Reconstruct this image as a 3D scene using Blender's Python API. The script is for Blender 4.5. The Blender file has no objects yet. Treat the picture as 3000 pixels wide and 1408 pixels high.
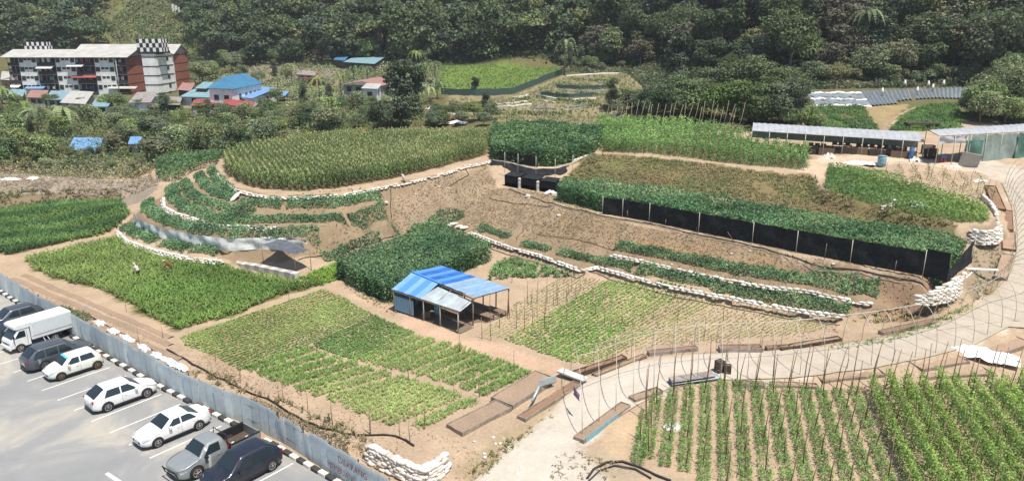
import bpy, bmesh, math, random
import numpy as np
from mathutils import Vector, Matrix
from mathutils.geometry import delaunay_2d_cdt
from mathutils.bvhtree import BVHTree
random.seed(7); rng = np.random.default_rng(7)
R = math.radians
scene = bpy.context.scene
col = scene.collection
# ---------------------------------------------------------------- camera
CAMZ = 24.0; PITCH = R(16.0); FPX = 2150.0
cam_d = bpy.data.cameras.new('camera'); cam = bpy.data.objects.new('camera', cam_d); col.objects.link(cam)
cam_d.sensor_width = 36.0; cam_d.lens = 36.0 * FPX / 3000.0
cam_d.clip_start = 0.5; cam_d.clip_end = 3000
cam.location = (0, 0, CAMZ); cam.rotation_euler = (R(90) - PITCH, 0, 0)
scene.camera = cam
# ---------------------------------------------------------------- sky, sun, exposure
SUN_EL, SUN_AZ = R(69), R(138)          # azimuth measured from +Y towards +X
world = bpy.data.worlds.new('World'); scene.world = world; world.use_nodes = True
nt = world.node_tree; bg = nt.nodes['Background']
sky = nt.nodes.new('ShaderNodeTexSky'); sky.sky_type = 'NISHITA'; sky.sun_disc = False
sky.sun_elevation = SUN_EL; sky.sun_rotation = SUN_AZ; sky.altitude = 1400; sky.dust_density = 2.0
nt.links.new(sky.outputs[0], bg.inputs[0]); bg.inputs[1].default_value = 0.115
sun_d = bpy.data.lights.new('sun', 'SUN'); sun = bpy.data.objects.new('sun', sun_d); col.objects.link(sun)
sun_d.energy = 4.5; sun_d.angle = R(0.6); sun_d.color = (1.0, 0.935, 0.84)
sv = Vector((math.sin(SUN_AZ) * math.cos(SUN_EL), math.cos(SUN_AZ) * math.cos(SUN_EL), math.sin(SUN_EL)))
sun.rotation_euler = sv.to_track_quat('Z', 'Y').to_euler(); sun.location = (0, 0, 120)
scene.view_settings.view_transform = 'Standard'; scene.view_settings.look = 'None'
scene.view_settings.exposure = 0.5; scene.view_settings.gamma = 1.0
scene.view_settings.use_curve_mapping = False
scene.cycles.max_bounces = 6; scene.cycles.transparent_max_bounces = 8
# ---------------------------------------------------------------- helpers: measured sight lines of the survey
CT, ST = math.cos(PITCH), math.sin(PITCH)
def ray(u, v):
    x = u * 1.1646 - 1500; y = 704 - v * 1.1646
    return np.array([x, FPX * CT + y * ST, -FPX * ST + y * CT])
def W(u, v, z=0.0):
    d = ray(u, v); t = (z - CAMZ) / d[2]
    return Vector((d[0] * t, d[1] * t, z))
def proj(x, y, z):
    dz = z - CAMZ; f = y * CT - dz * ST; up = y * ST + dz * CT
    return (1500 + FPX * x / f) / 1.1646, (704 - FPX * up / f) / 1.1646
# ---------------------------------------------------------------- helpers: objects
def tag(o, label=None, cat=None, group=None, kind=None):
    if label: o['label'] = label
    if cat: o['category'] = cat
    if group: o['group'] = group
    if kind: o['kind'] = kind
    return o
def thing(name, label, cat, loc=(0, 0, 0), rz=0.0, group=None):
    o = bpy.data.objects.new(name, None); col.objects.link(o)
    o.location = loc; o.rotation_euler = (0, 0, rz); o.empty_display_size = 0.3
    return tag(o, label, cat, group)
def link(name, mesh, parent=None, loc=None, rz=None, sc=None, label=None):
    o = bpy.data.objects.new(name, mesh); col.objects.link(o)
    if parent is not None: o.parent = parent
    if loc is not None: o.location = loc
    if rz is not None: o.rotation_euler = rz if hasattr(rz, '__len__') else (0, 0, rz)
    if sc is not None: o.scale = sc if hasattr(sc, '__len__') else (sc, sc, sc)
    if label: o['label'] = label
    return o
def copy_tree(o, parent=None):
    c = o.copy(); col.objects.link(c)
    if parent is not None: c.parent = parent
    for ch in list(o.children): copy_tree(ch, c)
    return c
class MB:
    """collects boxes, bars, tubes; builds ONE mesh"""
    def __init__(s): s.v = []; s.f = []; s.m = []; s.sm = []
    def add(s, vs, fs, m=0, smooth=False):
        n = len(s.v); s.v += [tuple(p) for p in vs]
        for f in fs: s.f.append(tuple(i + n for i in f)); s.m.append(m); s.sm.append(smooth)
        return s
    def box(s, x0, x1, y0, y1, z0, z1, m=0):
        vs = [(x, y, z) for z in (z0, z1) for y in (y0, y1) for x in (x0, x1)]
        return s.add(vs, [(0, 2, 3, 1), (4, 5, 7, 6), (0, 1, 5, 4), (2, 6, 7, 3), (0, 4, 6, 2), (1, 3, 7, 5)], m)
    def bar(s, a, b, w, h=None, m=0):
        """box beam from a to b"""
        a = Vector(a); b = Vector(b); h = h or w
        d = (b - a).normalized(); up = Vector((0, 0, 1)) if abs(d.z) < .95 else Vector((0, 1, 0))
        sx = d.cross(up).normalized(); sz = sx.cross(d)
        vs = [p + sx * i * w / 2 + sz * j * h / 2 for p in (a, b) for i, j in ((-1, -1), (1, -1), (1, 1), (-1, 1))]
        return s.add(vs, [(0, 1, 2, 3), (7, 6, 5, 4), (0, 4, 5, 1), (1, 5, 6, 2), (2, 6, 7, 3), (3, 7, 4, 0)], m)
    def tube(s, pts, r, n=6, m=0, cap=True, taper=None):
        pts = [Vector(p) for p in pts]; k = len(pts); rings = []
        for i, p in enumerate(pts):
            d = (pts[min(i + 1, k - 1)] - pts[max(i - 1, 0)]).normalized()
            up = Vector((0, 0, 1)) if abs(d.z) < .9 else Vector((1, 0, 0))
            a = d.cross(up).normalized(); b = a.cross(d)
            rr = r if taper is None else r * (1 + (taper - 1) * i / (k - 1))
            rings.append([p + (a * math.cos(2 * math.pi * j / n) + b * math.sin(2 * math.pi * j / n)) * rr for j in range(n)])
        vs = [q for r_ in rings for q in r_]
        fs = [(i * n + j, i * n + (j + 1) % n, (i + 1) * n + (j + 1) % n, (i + 1) * n + j) for i in range(k - 1) for j in range(n)]
        if cap: fs += [tuple(range(n))[::-1], tuple((k - 1) * n + j for j in range(n))]
        return s.add(vs, fs, m, True)
    def quad(s, a, b, c, d, m=0): return s.add([a, b, c, d], [(0, 1, 2, 3)], m)
    def sheet(s, pts, t, m=0):
        """thin slab of thickness t under polygon pts"""
        pts = [Vector(p) for p in pts]; n = len(pts)
        nn = (pts[1] - pts[0]).cross(pts[-1] - pts[0]).normalized()
        if nn.z < 0: nn = -nn
        vs = pts + [p - nn * t for p in pts]
        fs = [tuple(range(n)), tuple(range(2 * n - 1, n - 1, -1))] + [(i, i + n, (i + 1) % n + n, (i + 1) % n) for i in range(n)]
        return s.add(vs, fs, m)
    def mesh(s, name, mats):
        me = bpy.data.meshes.new(name); me.from_pydata(s.v, [], s.f)
        for m in (mats if isinstance(mats, (list, tuple)) else [mats]): me.materials.append(m)
        me.polygons.foreach_set('material_index', s.m); me.polygons.foreach_set('use_smooth', s.sm)
        me.update(); return me
    def build(s, name, mats, parent=None, **k): return link(name, s.mesh(name, mats), parent, **k)
def np_mesh(name, V, Q, mat, C=None, smooth=False):
    """V (n,3), Q (m,4) quads, C (n,3) colours"""
    me = bpy.data.meshes.new(name); V = np.asarray(V, np.float32); Q = np.asarray(Q, np.int32)
    me.vertices.add(len(V)); me.vertices.foreach_set('co', V.ravel())
    me.loops.add(Q.size); me.loops.foreach_set('vertex_index', Q.ravel())
    me.polygons.add(len(Q)); me.polygons.foreach_set('loop_start', np.arange(len(Q), dtype=np.int32) * 4)
    me.polygons.foreach_set('loop_total', np.full(len(Q), 4, np.int32))
    if smooth: me.polygons.foreach_set('use_smooth', np.ones(len(Q), bool))
    if C is not None:
        a = me.color_attributes.new('Col', 'FLOAT_COLOR', 'POINT')
        a.data.foreach_set('color', np.concatenate([np.asarray(C, np.float32), np.ones((len(V), 1), np.float32)], 1).ravel())
    me.materials.append(mat); me.update(calc_edges=True); me.validate(); return me
# ---------------------------------------------------------------- materials
def new_mat(name):
    m = bpy.data.materials.new(name); m.use_nodes = True
    return m, m.node_tree, m.node_tree.nodes['Principled BSDF']
def mat(name, c, rough=.6, metal=0., var=.18, scale=3., bump=0., bscale=20., spec=.3, stain=None):
    m, t, b = new_mat(name); N, L = t.nodes, t.links
    b.inputs['Roughness'].default_value = rough; b.inputs['Metallic'].default_value = metal
    b.inputs['Specular IOR Level'].default_value = spec
    tc = N.new('ShaderNodeTexCoord'); n = N.new('ShaderNodeTexNoise'); n.inputs['Scale'].default_value = scale
    n.inputs['Detail'].default_value = 5; n.inputs['Roughness'].default_value = .65
    L.new(tc.outputs['Object'], n.inputs['Vector'])
    r = N.new('ShaderNodeValToRGB'); r.color_ramp.elements[0].position = .3; r.color_ramp.elements[1].position = .72
    lo = [x * (1 - var) for x in c]; hi = [min(1, x * (1 + var)) for x in c]
    r.color_ramp.elements[0].color = (*(stain or lo), 1); r.color_ramp.elements[1].color = (*hi, 1)
    L.new(n.outputs['Fac'], r.inputs['Fac']); L.new(r.outputs['Color'], b.inputs['Base Color'])
    if bump:
        n2 = N.new('ShaderNodeTexNoise'); n2.inputs['Scale'].default_value = bscale; n2.inputs['Detail'].default_value = 4
        L.new(tc.outputs['Object'], n2.inputs['Vector'])
        bp = N.new('ShaderNodeBump'); bp.inputs['Strength'].default_value = bump; bp.inputs['Distance'].default_value = .05
        L.new(n2.outputs['Fac'], bp.inputs['Height']); L.new(bp.outputs['Normal'], b.inputs['Normal'])
    return m
def leaf_mat(name, trans=.25, rough=.5, tint=1.0, obj_var=0.0):
    m, t, b = new_mat(name); N, L = t.nodes, t.links
    a = N.new('ShaderNodeVertexColor'); a.layer_name = 'Col'
    g = N.new('ShaderNodeNewGeometry'); n = N.new('ShaderNodeTexNoise'); n.inputs['Scale'].default_value = .22; n.inputs['Detail'].default_value = 3
    L.new(g.outputs['Position'], n.inputs['Vector'])
    mr = N.new('ShaderNodeMapRange'); mr.inputs['From Min'].default_value = .3; mr.inputs['From Max'].default_value = .7
    mr.inputs['To Min'].default_value = .75 * tint; mr.inputs['To Max'].default_value = 1.25 * tint
    L.new(n.outputs['Fac'], mr.inputs['Value'])
    hs = N.new('ShaderNodeHueSaturation'); hs.inputs['Saturation'].default_value = .96; L.new(a.outputs['Color'], hs.inputs['Color']); L.new(mr.outputs['Result'], hs.inputs['Value'])
    if obj_var:
        oi = N.new('ShaderNodeObjectInfo')
        m1 = N.new('ShaderNodeMapRange'); m1.inputs['To Min'].default_value = .5 - .022 * obj_var; m1.inputs['To Max'].default_value = .5 + .025 * obj_var
        L.new(oi.outputs['Random'], m1.inputs['Value']); L.new(m1.outputs['Result'], hs.inputs['Hue'])
        wn = N.new('ShaderNodeTexWhiteNoise'); wn.noise_dimensions = '1D'; L.new(oi.outputs['Random'], wn.inputs['W'])
        m2 = N.new('ShaderNodeMapRange'); m2.inputs['To Min'].default_value = .6; m2.inputs['To Max'].default_value = .95
        L.new(wn.outputs['Value'], m2.inputs['Value']); L.new(m2.outputs['Result'], hs.inputs['Saturation'])
    L.new(hs.outputs['Color'], b.inputs['Base Color'])
    b.inputs['Roughness'].default_value = rough; b.inputs['Specular IOR Level'].default_value = .25
    tr = N.new('ShaderNodeBsdfTranslucent'); L.new(hs.outputs['Color'], tr.inputs['Color'])
    mx = N.new('ShaderNodeMixShader'); mx.inputs[0].default_value = trans
    L.new(b.outputs[0], mx.inputs[1]); L.new(tr.outputs[0], mx.inputs[2]); L.new(mx.outputs[0], N['Material Output'].inputs[0])
    return m
def ground_mat(name, usecol=True, c=(.3, .22, .15), var=.25, s1=.35, s2=4., bump=.6):
    m, t, b = new_mat(name); N, L = t.nodes, t.links
    g = N.new('ShaderNodeNewGeometry')
    def noise(s, d=6):
        n = N.new('ShaderNodeTexNoise'); n.inputs['Scale'].default_value = s; n.inputs['Detail'].default_value = d; n.inputs['Roughness'].default_value = .7
        L.new(g.outputs['Position'], n.inputs['Vector']); return n
    n1, n2, n3 = noise(s1), noise(s2), noise(14, 4)
    ad = N.new('ShaderNodeMath'); ad.operation = 'ADD'; L.new(n1.outputs['Fac'], ad.inputs[0]); L.new(n2.outputs['Fac'], ad.inputs[1])
    mr = N.new('ShaderNodeMapRange'); mr.inputs['From Min'].default_value = .7; mr.inputs['From Max'].default_value = 1.3
    mr.inputs['To Min'].default_value = 1 - var; mr.inputs['To Max'].default_value = 1 + var; L.new(ad.outputs[0], mr.inputs['Value'])
    hs = N.new('ShaderNodeHueSaturation'); L.new(mr.outputs['Result'], hs.inputs['Value'])
    if usecol:
        a = N.new('ShaderNodeVertexColor'); a.layer_name = 'Col'; L.new(a.outputs['Color'], hs.inputs['Color'])
    else: hs.inputs['Color'].default_value = (*c, 1)
    L.new(hs.outputs['Color'], b.inputs['Base Color'])
    bp = N.new('ShaderNodeBump'); bp.inputs['Strength'].default_value = bump; bp.inputs['Distance'].default_value = .12
    a2 = N.new('ShaderNodeMath'); a2.operation = 'ADD'; L.new(n2.outputs['Fac'], a2.inputs[0]); L.new(n3.outputs['Fac'], a2.inputs[1])
    L.new(a2.outputs[0], bp.inputs['Height']); L.new(bp.outputs['Normal'], b.inputs['Normal'])
    b.inputs['Roughness'].default_value = .95; b.inputs['Specular IOR Level'].default_value = .1
    return m
def glass_mat(name, c=(.02, .03, .035)):
    m, t, b = new_mat(name); b.inputs['Base Color'].default_value = (*c, 1); b.inputs['Roughness'].default_value = .08
    b.inputs['Specular IOR Level'].default_value = .6
    N, L = t.nodes, t.links; tc = N.new('ShaderNodeTexCoord'); n = N.new('ShaderNodeTexNoise'); n.inputs['Scale'].default_value = 1.5
    L.new(tc.outputs['Object'], n.inputs['Vector']); mr = N.new('ShaderNodeMapRange'); mr.inputs['To Min'].default_value = .04; mr.inputs['To Max'].default_value = .2
    L.new(n.outputs['Fac'], mr.inputs['Value']); L.new(mr.outputs['Result'], b.inputs['Roughness']); return m
def paint_mat(name, c, metal=.0):
    m, t, b = new_mat(name); N, L = t.nodes, t.links
    tc = N.new('ShaderNodeTexCoord'); n = N.new('ShaderNodeTexNoise'); n.inputs['Scale'].default_value = 2.5; n.inputs['Detail'].default_value = 6
    L.new(tc.outputs['Object'], n.inputs['Vector']); r = N.new('ShaderNodeValToRGB')
    r.color_ramp.elements[0].position = .35; r.color_ramp.elements[1].position = .75
    dirt = [x * .82 + .02 for x in c]; r.color_ramp.elements[0].color = (*c, 1); r.color_ramp.elements[1].color = (*dirt, 1)
    L.new(n.outputs['Fac'], r.inputs['Fac']); L.new(r.outputs['Color'], b.inputs['Base Color'])
    b.inputs['Metallic'].default_value = metal; b.inputs['Roughness'].default_value = .38
    b.inputs['Coat Weight'].default_value = .6; b.inputs['Coat Roughness'].default_value = .1; return m
M = dict(
    leaf=leaf_mat('crop_leaf', .3, .5, 1.4), crown=leaf_mat('tree_leaf', .28, .55, 1.68, 1.0), dry=leaf_mat('dry_leaf', .1, .8, 1.1),
    ground=ground_mat('ground_soil'), road=ground_mat('dirt_road_dust', True, var=.14, s1=.6, bump=.35),
    bark=mat('bark', (.16, .13, .10), .9, var=.3, bump=.5), bamboo=mat('bamboo', (.22, .15, .09), .7, var=.35, scale=4),
    bag2=mat('muddy_sack', (.60, .56, .49), .85, var=.2, scale=4, bump=.6, bscale=9, stain=(.36, .28, .20)), bag=mat('white_sack', (.76, .75, .71), .8, var=.12, scale=5, bump=.6, bscale=9, stain=(.52, .46, .38)),
    white=mat('white_wall', (.80, .80, .78), .8, var=.10, scale=.5, stain=(.62, .61, .57)), conc=mat('concrete', (.36, .34, .31), .9, var=.25, bump=.3),
    pale=mat('pale_concrete', (.55, .52, .47), .9, var=.2, bump=.3), brick=mat('brick_red', (.30, .11, .07), .9, var=.25, scale=4, bump=.4, bscale=12),
    dark=mat('dark_recess', (.035, .035, .04), .8, var=.4), band=mat('dark_band', (.05, .045, .045), .8),
    black=mat('black_paint', (.03, .03, .032), .6), wood=mat('old_timber', (.23, .16, .11), .85, var=.35, scale=6, bump=.3),
    woodd=mat('dark_timber', (.09, .065, .05), .85, var=.4, scale=5), net=mat('black_net', (.022, .024, .026), .85, var=.45, scale=2.2, bump=.6, bscale=5, spec=.12),
    netg=mat('green_net', (.08, .17, .13), .8, var=.4, scale=1.2), netc=mat('grey_net', (.62, .63, .60), .75, var=.22, scale=2, bump=.8, bscale=3),
    hose=mat('black_hose', (.03, .028, .026), .6), palew=mat('pale_pole', (.42, .34, .23), .8, var=.3), steel=mat('pale_pipe', (.50, .455, .37), .55, var=.2, metal=.2),
    fence=mat('painted_zinc', (.50, .56, .565), .55, var=.14, scale=.7, stain=(.42, .47, .475), spec=.35), zinc=mat('zinc_roof', (.46, .54, .55), .42, .2, var=.2, scale=1.2, stain=(.34, .38, .38)),
    zincd=mat('weathered_zinc', (.30, .29, .28), .7, .1, var=.3, scale=1.5, stain=(.2, .15, .12)),
    rblue=mat('blue_roof', (.06, .19, .48), .5, var=.3, scale=1.0, stain=(.09, .26, .6)), rgrey=mat('bluegrey_roof', (.27, .40, .53), .42, .1, var=.18, scale=1.0),
    teal=mat('teal_roof', (.055, .18, .30), .6, var=.2, scale=.5), tblue=mat('strong_blue_roof', (.06, .21, .38), .6, var=.2, scale=.5),
    cyan=mat('pale_cyan_roof', (.20, .32, .35), .6, var=.2, scale=.6), rred=mat('red_roof', (.30, .075, .07), .65, var=.25, scale=.6),
    rpink=mat('pinkish_roof', (.32, .17, .145), .7, var=.25, scale=.6), rgr=mat('old_grey_roof', (.42, .41, .38), .8, var=.15, scale=.4, stain=(.33, .32, .29)),
    tarp=mat('blue_tarp', (.16, .31, .52), .5, var=.3, scale=1.5), poly=mat('greenhouse_film', (.36, .375, .39), .6, var=.16, scale=.9, spec=.25),
    plas=mat('white_plastic', (.74, .75, .76), .45, var=.1, scale=3, bump=1., bscale=4), mulch=mat('silver_mulch', (.22, .25, .265), .35, .1, var=.25, scale=1.5, bump=.6),
    board=mat('weathered_board', (.28, .235, .185), .9, var=.4, scale=2.5, bump=.5), soil=ground_mat('bed_soil', False, (.27, .17, .11), .25), soilr=ground_mat('red_soil', False, (.38, .27, .19), .2), soill=ground_mat('light_soil', False, (.33, .24, .17), .2),
    glass=glass_mat('car_glass'), wing=glass_mat('window_glass', (.03, .04, .045)), tyre=mat('tyre_rubber', (.025, .025, .025), .85), rim=mat('alloy_rim', (.45, .45, .46), .3, .8, var=.1),
    bronze=mat('bronze_rim', (.30, .21, .13), .35, .7, var=.1), redl=mat('tail_lamp', (.45, .02, .03), .2, spec=.5), lampc=mat('head_lamp', (.55, .58, .6), .12, .3, spec=.6),
    trim=mat('black_trim', (.02, .02, .022), .5), pwhite=paint_mat('white_car_paint', (.78, .78, .75)), pcream=paint_mat('offwhite_car_paint', (.74, .75, .66)),
    psilv=paint_mat('silver_car_paint', (.28, .30, .295), .2), pgrey=paint_mat('grey_car_paint', (.075, .085, .095), .3), pnavy=paint_mat('navy_car_paint', (.014, .017, .03), .2),
    pblack=paint_mat('black_car_paint', (.02, .024, .03), .2), yel=mat('plate_white', (.6, .6, .58), .5), line=mat('road_paint', (.66, .65, .60), .8, var=.15, scale=4),
    drum=mat('blue_plastic', (.06, .17, .38), .45), drumg=mat('greyblue_tank', (.20, .36, .42), .5), redp=mat('red_plastic', (.50, .07, .04), .5),
    skin=mat('skin', (.35, .2, .13), .6), straw=mat('straw_hat', (.62, .50, .28), .8), maroon=mat('maroon_cloth', (.20, .035, .035), .9), pinkc=mat('pale_pink_cloth', (.62, .46, .45), .9),
    text=mat('red_brown_paint', (.24, .06, .06), .8), sticker=mat('blue_sun_strip', (.10, .50, .75), .4), kblack=mat('kerb_black', (.05, .05, .05), .85, var=.4), kwhite=mat('kerb_white', (.68, .66, .60), .85, var=.15, scale=6, stain=(.45, .42, .36)))
HAZE = 0.0002
# ================================================================ TERRAIN
ctrl = []
def addp(x, y, z): ctrl.append((x, y, z))
def dens(pts, step=1.6):
    out = []
    for a, b in zip(pts[:-1], pts[1:]):
        n = max(1, int((b - a).length / step))
        out += [a.lerp(b, i / n) for i in range(n)]
    return out + [pts[-1]]
def px(pts, z): return [W(p[0], p[1], p[2] if len(p) > 2 else z) for p in pts]
def line(pts, z=None, step=1.6):
    P = pts if isinstance(pts[0], Vector) else px(pts, z)
    for p in dens(P, step): addp(*p)
    return P
def offset(P, d, z=None):
    """shift polyline to its right-hand side in plan"""
    out = []
    for i, p in enumerate(P):
        a = P[max(i - 1, 0)]; b = P[min(i + 1, len(P) - 1)]; t = (b - a); t.z = 0; t.normalize()
        out.append(Vector((p.x + t.y * d, p.y - t.x * d, p.z if z is None else z)))
    return out
# low ground
for x in range(-120, 121, 20):
    for y in (-60, -20, 10): addp(x, y, 0)
for x, y in ((-30, 28), (-15, 28), (0, 28), (15, 28), (30, 28), (45, 30), (60, 32), (-50, 30), (-70, 40), (-90, 50), (-55, 50), (-60, 60), (-40, 45), (-30, 40), (-18, 35), (90, 30), (110, 40)): addp(x, y, 0)
line([(0, 690), (180, 715), (440, 830), (600, 935), (800, 1010), (1080, 1090), (1200, 1209)], 0)
line([(445, 850), (600, 790), (820, 727), (880, 745), (1000, 775), (1060, 850), (1400, 930)], 0)
line([(1000, 770), (1160, 840), (1278, 780)], 0); line([(1450, 700), (1500, 800), (1500, 895), (1900, 830), (1700, 760)], 0)
line([(1240, 690), (1300, 700), (1440, 695)], .05); line([(868, 720), (1000, 770)], 0); line([(860, 655), (1000, 620), (1160, 556)], .35)
line([(1230, 655), (1180, 590)], .15); line([(20, 645), (110, 622), (290, 585)], .2); line([(0, 535), (140, 508), (300, 508)], .5); line([(100, 660), (300, 640), (500, 690), (700, 700)], .1)
line([(580, 655), (750, 697)], .1)
# left bank and plateau
line([(0, 497), (100, 492), (300, 482)], 1.6); line([(0, 445), (200, 440), (380, 440)], 2.6); line([(0, 400), (200, 402), (380, 400)], 2.8)
# terraces of the mound: outer top edges, then the foot of each
T1 = line([(298, 577), (320, 600), (360, 614), (400, 626), (480, 644), (560, 651)], 1.0); line(offset(T1, .5, .15))
NT = line([(350, 537), (356, 552), (384, 562), (417, 574), (501, 591), (584, 601), (644, 598), (720, 603), (770, 606)], 2.5)
NF = line(offset(NT, .55, 1.15))
T3 = line([(414, 497), (417, 520), (451, 537), (501, 551), (551, 566), (590, 567), (700, 572), (811, 566), (975, 549)], 3.5); line(offset(T3, .9, 2.75))
T4 = line([(470, 468), (480, 492), (530, 520), (600, 532), (700, 532), (800, 527), (961, 512)], 4.4); line(offset(T4, .7, 3.8))
TS = line([(548, 427), (564, 450), (601, 474), (644, 485), (694, 493), (778, 492), (861, 485), (961, 467), (1045, 450), (1111, 434), (1161, 417), (1228, 404)], 5.7); line(offset(TS, .6, 4.9))
line([(300, 575, .8), (330, 545, 1.4), (380, 500, 2.4), (440, 460, 3.6), (500, 432, 4.6), (540, 415, 5.2)]); line([(390, 440), (395, 458), (440, 458)], 3.4); line([(392, 420), (545, 400)], 4.0)
line([(565, 400), (600, 396), (690, 378), (780, 364), (900, 354), (1100, 350), (1235, 352)], 5.8); line([(700, 440), (900, 430), (1100, 390)], 5.75)
# alcove with the three net-lined bays
AL = line([(1240, 404), (1290, 412), (1340, 425), (1400, 424), (1440, 414), (1482, 395)], 5.6); line([(1268, 470), (1330, 476), (1398, 488)], 3.7); line([(1270, 458, 3.7), (1330, 464, 3.7), (1390, 474, 3.7)])
line([(1230, 460, 4.3), (1240, 480, 3.4)])
# slope between hose line and lower fields
line([(804, 645, .4), (900, 622, .5), (988, 600, .6), (1061, 566, .9), (1128, 540, 1.2), (1165, 545, 1.2)])
line([(830, 596, 2.3), (850, 612, 1.3), (900, 590, 1.9), (930, 596, 1.2), (940, 572, 2.4), (985, 545, 2.9)]); line([(1000, 490), (1100, 470), (1200, 440)], 4.4); line([(990, 560, 1.8), (1080, 530, 2.3), (1200, 510, 2.6), (1270, 560, 1.8)])
SB = line([(1288, 474), (1388, 509), (1515, 539), (1632, 557), (1755, 584), (1889, 611), (2066, 651), (2199, 671), (2319, 694), (2379, 708)], 4.0)
SE = [SB[-1], W(2445, 658, 4.0)]; line(SE)
line(offset(SB[2:], -7.8, 4.4)); line(offset(SB[2:], -3.5, 4.1))
UB = line([(1535, 636), (1622, 654), (1739, 681), (1839, 701), (1932, 717), (2032, 727), (2149, 753), (2190, 759)], 1.9); line(offset(UB, .5, 1.25)); line(offset(UB, -2.0, 2.0))
LB = line([(1182, 580), (1288, 620), (1355, 637), (1465, 676), (1502, 668), (1589, 691), (1689, 717), (1822, 741), (1922, 759), (2015, 776), (2116, 789)], .95); line(offset(LB, .45, .12)); line(offset(LB, -1.7, 1.05))
line([(1800, 760), (1950, 790), (2100, 812)], .05)
# upper terrace, right
GU = line([(1490, 384), (1600, 390), (1750, 404), (1900, 424), (2040, 434), (2062, 440)], 7.0)
line([(1240, 345), (1500, 335), (1850, 335), (2030, 385)], 7.0)
GB = line([(2075, 486), (2150, 508), (2300, 545), (2400, 568), (2440, 574), (2495, 566)], 6.0); line(offset(GB, .9, 4.6)); line([(2075, 440), (2200, 425), (2330, 460), (2460, 490), (2500, 545)], 6.4)
line([(2450, 645, 4.0), (2440, 700, 3.6), (2400, 740, 2.6), (2330, 790, 1.3)]); line([(2330, 712, 3.6), (2300, 720, 3.2)]); line([(2240, 760, 1.6), (2290, 790, 1.1), (2200, 810, .6)])
line([(2480, 620, 4.2), (2500, 660, 3.6), (2470, 740, 2.2)])
# road
RI = line([(1290, 1130, .02), (1380, 1040, .03), (1460, 958, .1), (1520, 933, .15), (1600, 908, .2), (1750, 890, .35), (1900, 884, .5), (2080, 872, .7), (2230, 850, .95), (2330, 822, 1.3), (2430, 785, 1.9), (2500, 735, 2.6), (2535, 680, 3.4), (2548, 600, 4.7), (2545, 520, 6.0), (2520, 460, 6.9), (2440, 425, 7.2), (2300, 412, 7.4)])
RO = line([(1460, 1209, 0), (1455, 1115, 0), (1600, 1020, .08), (1680, 978, .12), (1800, 955, .2), (2000, 950, .35), (2200, 925, .6), (2330, 900, .8), (2450, 868, 1.1), (2576, 800, 1.9)])
RO2 = [Vector((x, y, z)) for x, y, z in ((44.5, 52.5, 2.0), (49, 56, 2.9), (53, 61, 3.9), (56.5, 67, 5.0), (59.5, 74, 6.2), (61.5, 82, 7.0), (64, 88, 7.3))]
for p in dens(RO2): addp(*p)
line([(1600, 1209), (1600, 1100), (1650, 1010), (1850, 975), (2200, 985), (2500, 990), (2576, 1000), (2576, 1209)], 0); line([(2250, 940, .5), (2400, 900, .8), (2576, 860, 1.0), (2576, 930, .5)])
line([(2210, 400), (2330, 400), (2440, 408)], 7.4); line([(2060, 400), (2150, 398)], 7.3); line([(2300, 440), (2480, 470)], 6.8)
for x, y, z in ((70, 40, .8), (75, 55, 2.5), (78, 70, 5), (80, 85, 7), (90, 97, 7.5), (110, 97, 8), (105, 60, 4.5), (120, 40, 3), (45, 108, 8), (60, 112, 8.3), (80, 112, 8.5), (110, 118, 9.5), (150, 60, 6), (160, 110, 12), (180, 30, 6)): addp(x, y, z)
# valley and far fields
line([(1250, 310, 6.5), (1450, 318, 6.8), (1650, 318, 7.2)]); line([(1120, 290), (1300, 292), (1560, 295)], 6.8); line([(1120, 245, 8.6), (1290, 240, 9), (1420, 190, 12), (1600, 185, 12.5)]); line([(1300, 262), (1600, 262)], 8.8)
line([(1090, 235), (1290, 237)], 8.8); line([(1110, 166), (1410, 170)], 12); line([(1600, 320), (1800, 330), (1960, 325)], 8.5); line([(1620, 260), (1950, 262)], 10.5)
line([(2010, 268), (2192, 272), (2409, 252)], 10.3); line([(2012, 230), (2166, 229), (2430, 219)], 12.3); line([(2020, 325), (2220, 332), (2400, 330), (2576, 310)], 8.6); line([(2040, 300), (2400, 295)], 9.4)
for x, y, z in ((-100, 140, 3.2), (-70, 140, 3.4), (-40, 140, 3.8), (-20, 140, 4.4), (-140, 140, 3.4), (-160, 180, 3.8), (-120, 180, 3.8), (-80, 175, 4.6), (-45, 170, 5.5), (-15, 165, 6.2), (-200, 200, 4.5), (-170, 240, 4.2), (-130, 240, 4.2), (-100, 230, 4.5), (-70, 215, 6), (-40, 205, 7.5), (-20, 215, 8.5), (-80, 245, 8), (-45, 240, 11.6), (-60, 235, 10.5), (-30, 238, 11.6), (-130, 275, 5), (-180, 280, 6), (-110, 100, 3), (-150, 100, 5), (-100, 70, 1.5), (-140, 60, 4), (-200, 100, 12), (-260, 160, 22)): addp(x, y, z)
foot = [(-420, 360, 30), (-330, 330, 20), (-240, 318, 15), (-170, 310, 12), (-120, 300, 11), (-95, 290, 11), (-60, 276, 12), (-20, 270, 12.3), (20, 262, 12.6), (35, 225, 12.6), (55, 188, 12.4), (75, 168, 12.3), (100, 162, 12.5), (140, 160, 14), (190, 165, 18), (260, 175, 24)]
for x, y, z in foot:
    for dy, dz in ((0, 0), (20, 10), (45, 27), (90, 58), (160, 92), (300, 120), (600, 130)):
        k = .75 if x < -100 else 1.0
        addp(x * (1 + dy * .0012), y + dy, z + dz * k)
pts2 = {}
for x, y, z in ctrl: pts2[(round(x * 2) / 2, round(y * 2) / 2)] = (x, y, z)      # thin out near-duplicates
cp = list(pts2.values())
vo, eo, fo, vi, ei, fi = delaunay_2d_cdt([Vector((p[0], p[1])) for p in cp], [], [], 0, 1e-4)
tv = [Vector((v.x, v.y, cp[o[0]][2])) for v, o in zip(vo, vi)]
tin = BVHTree.FromPolygons(tv, [list(f) for f in fo])
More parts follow.
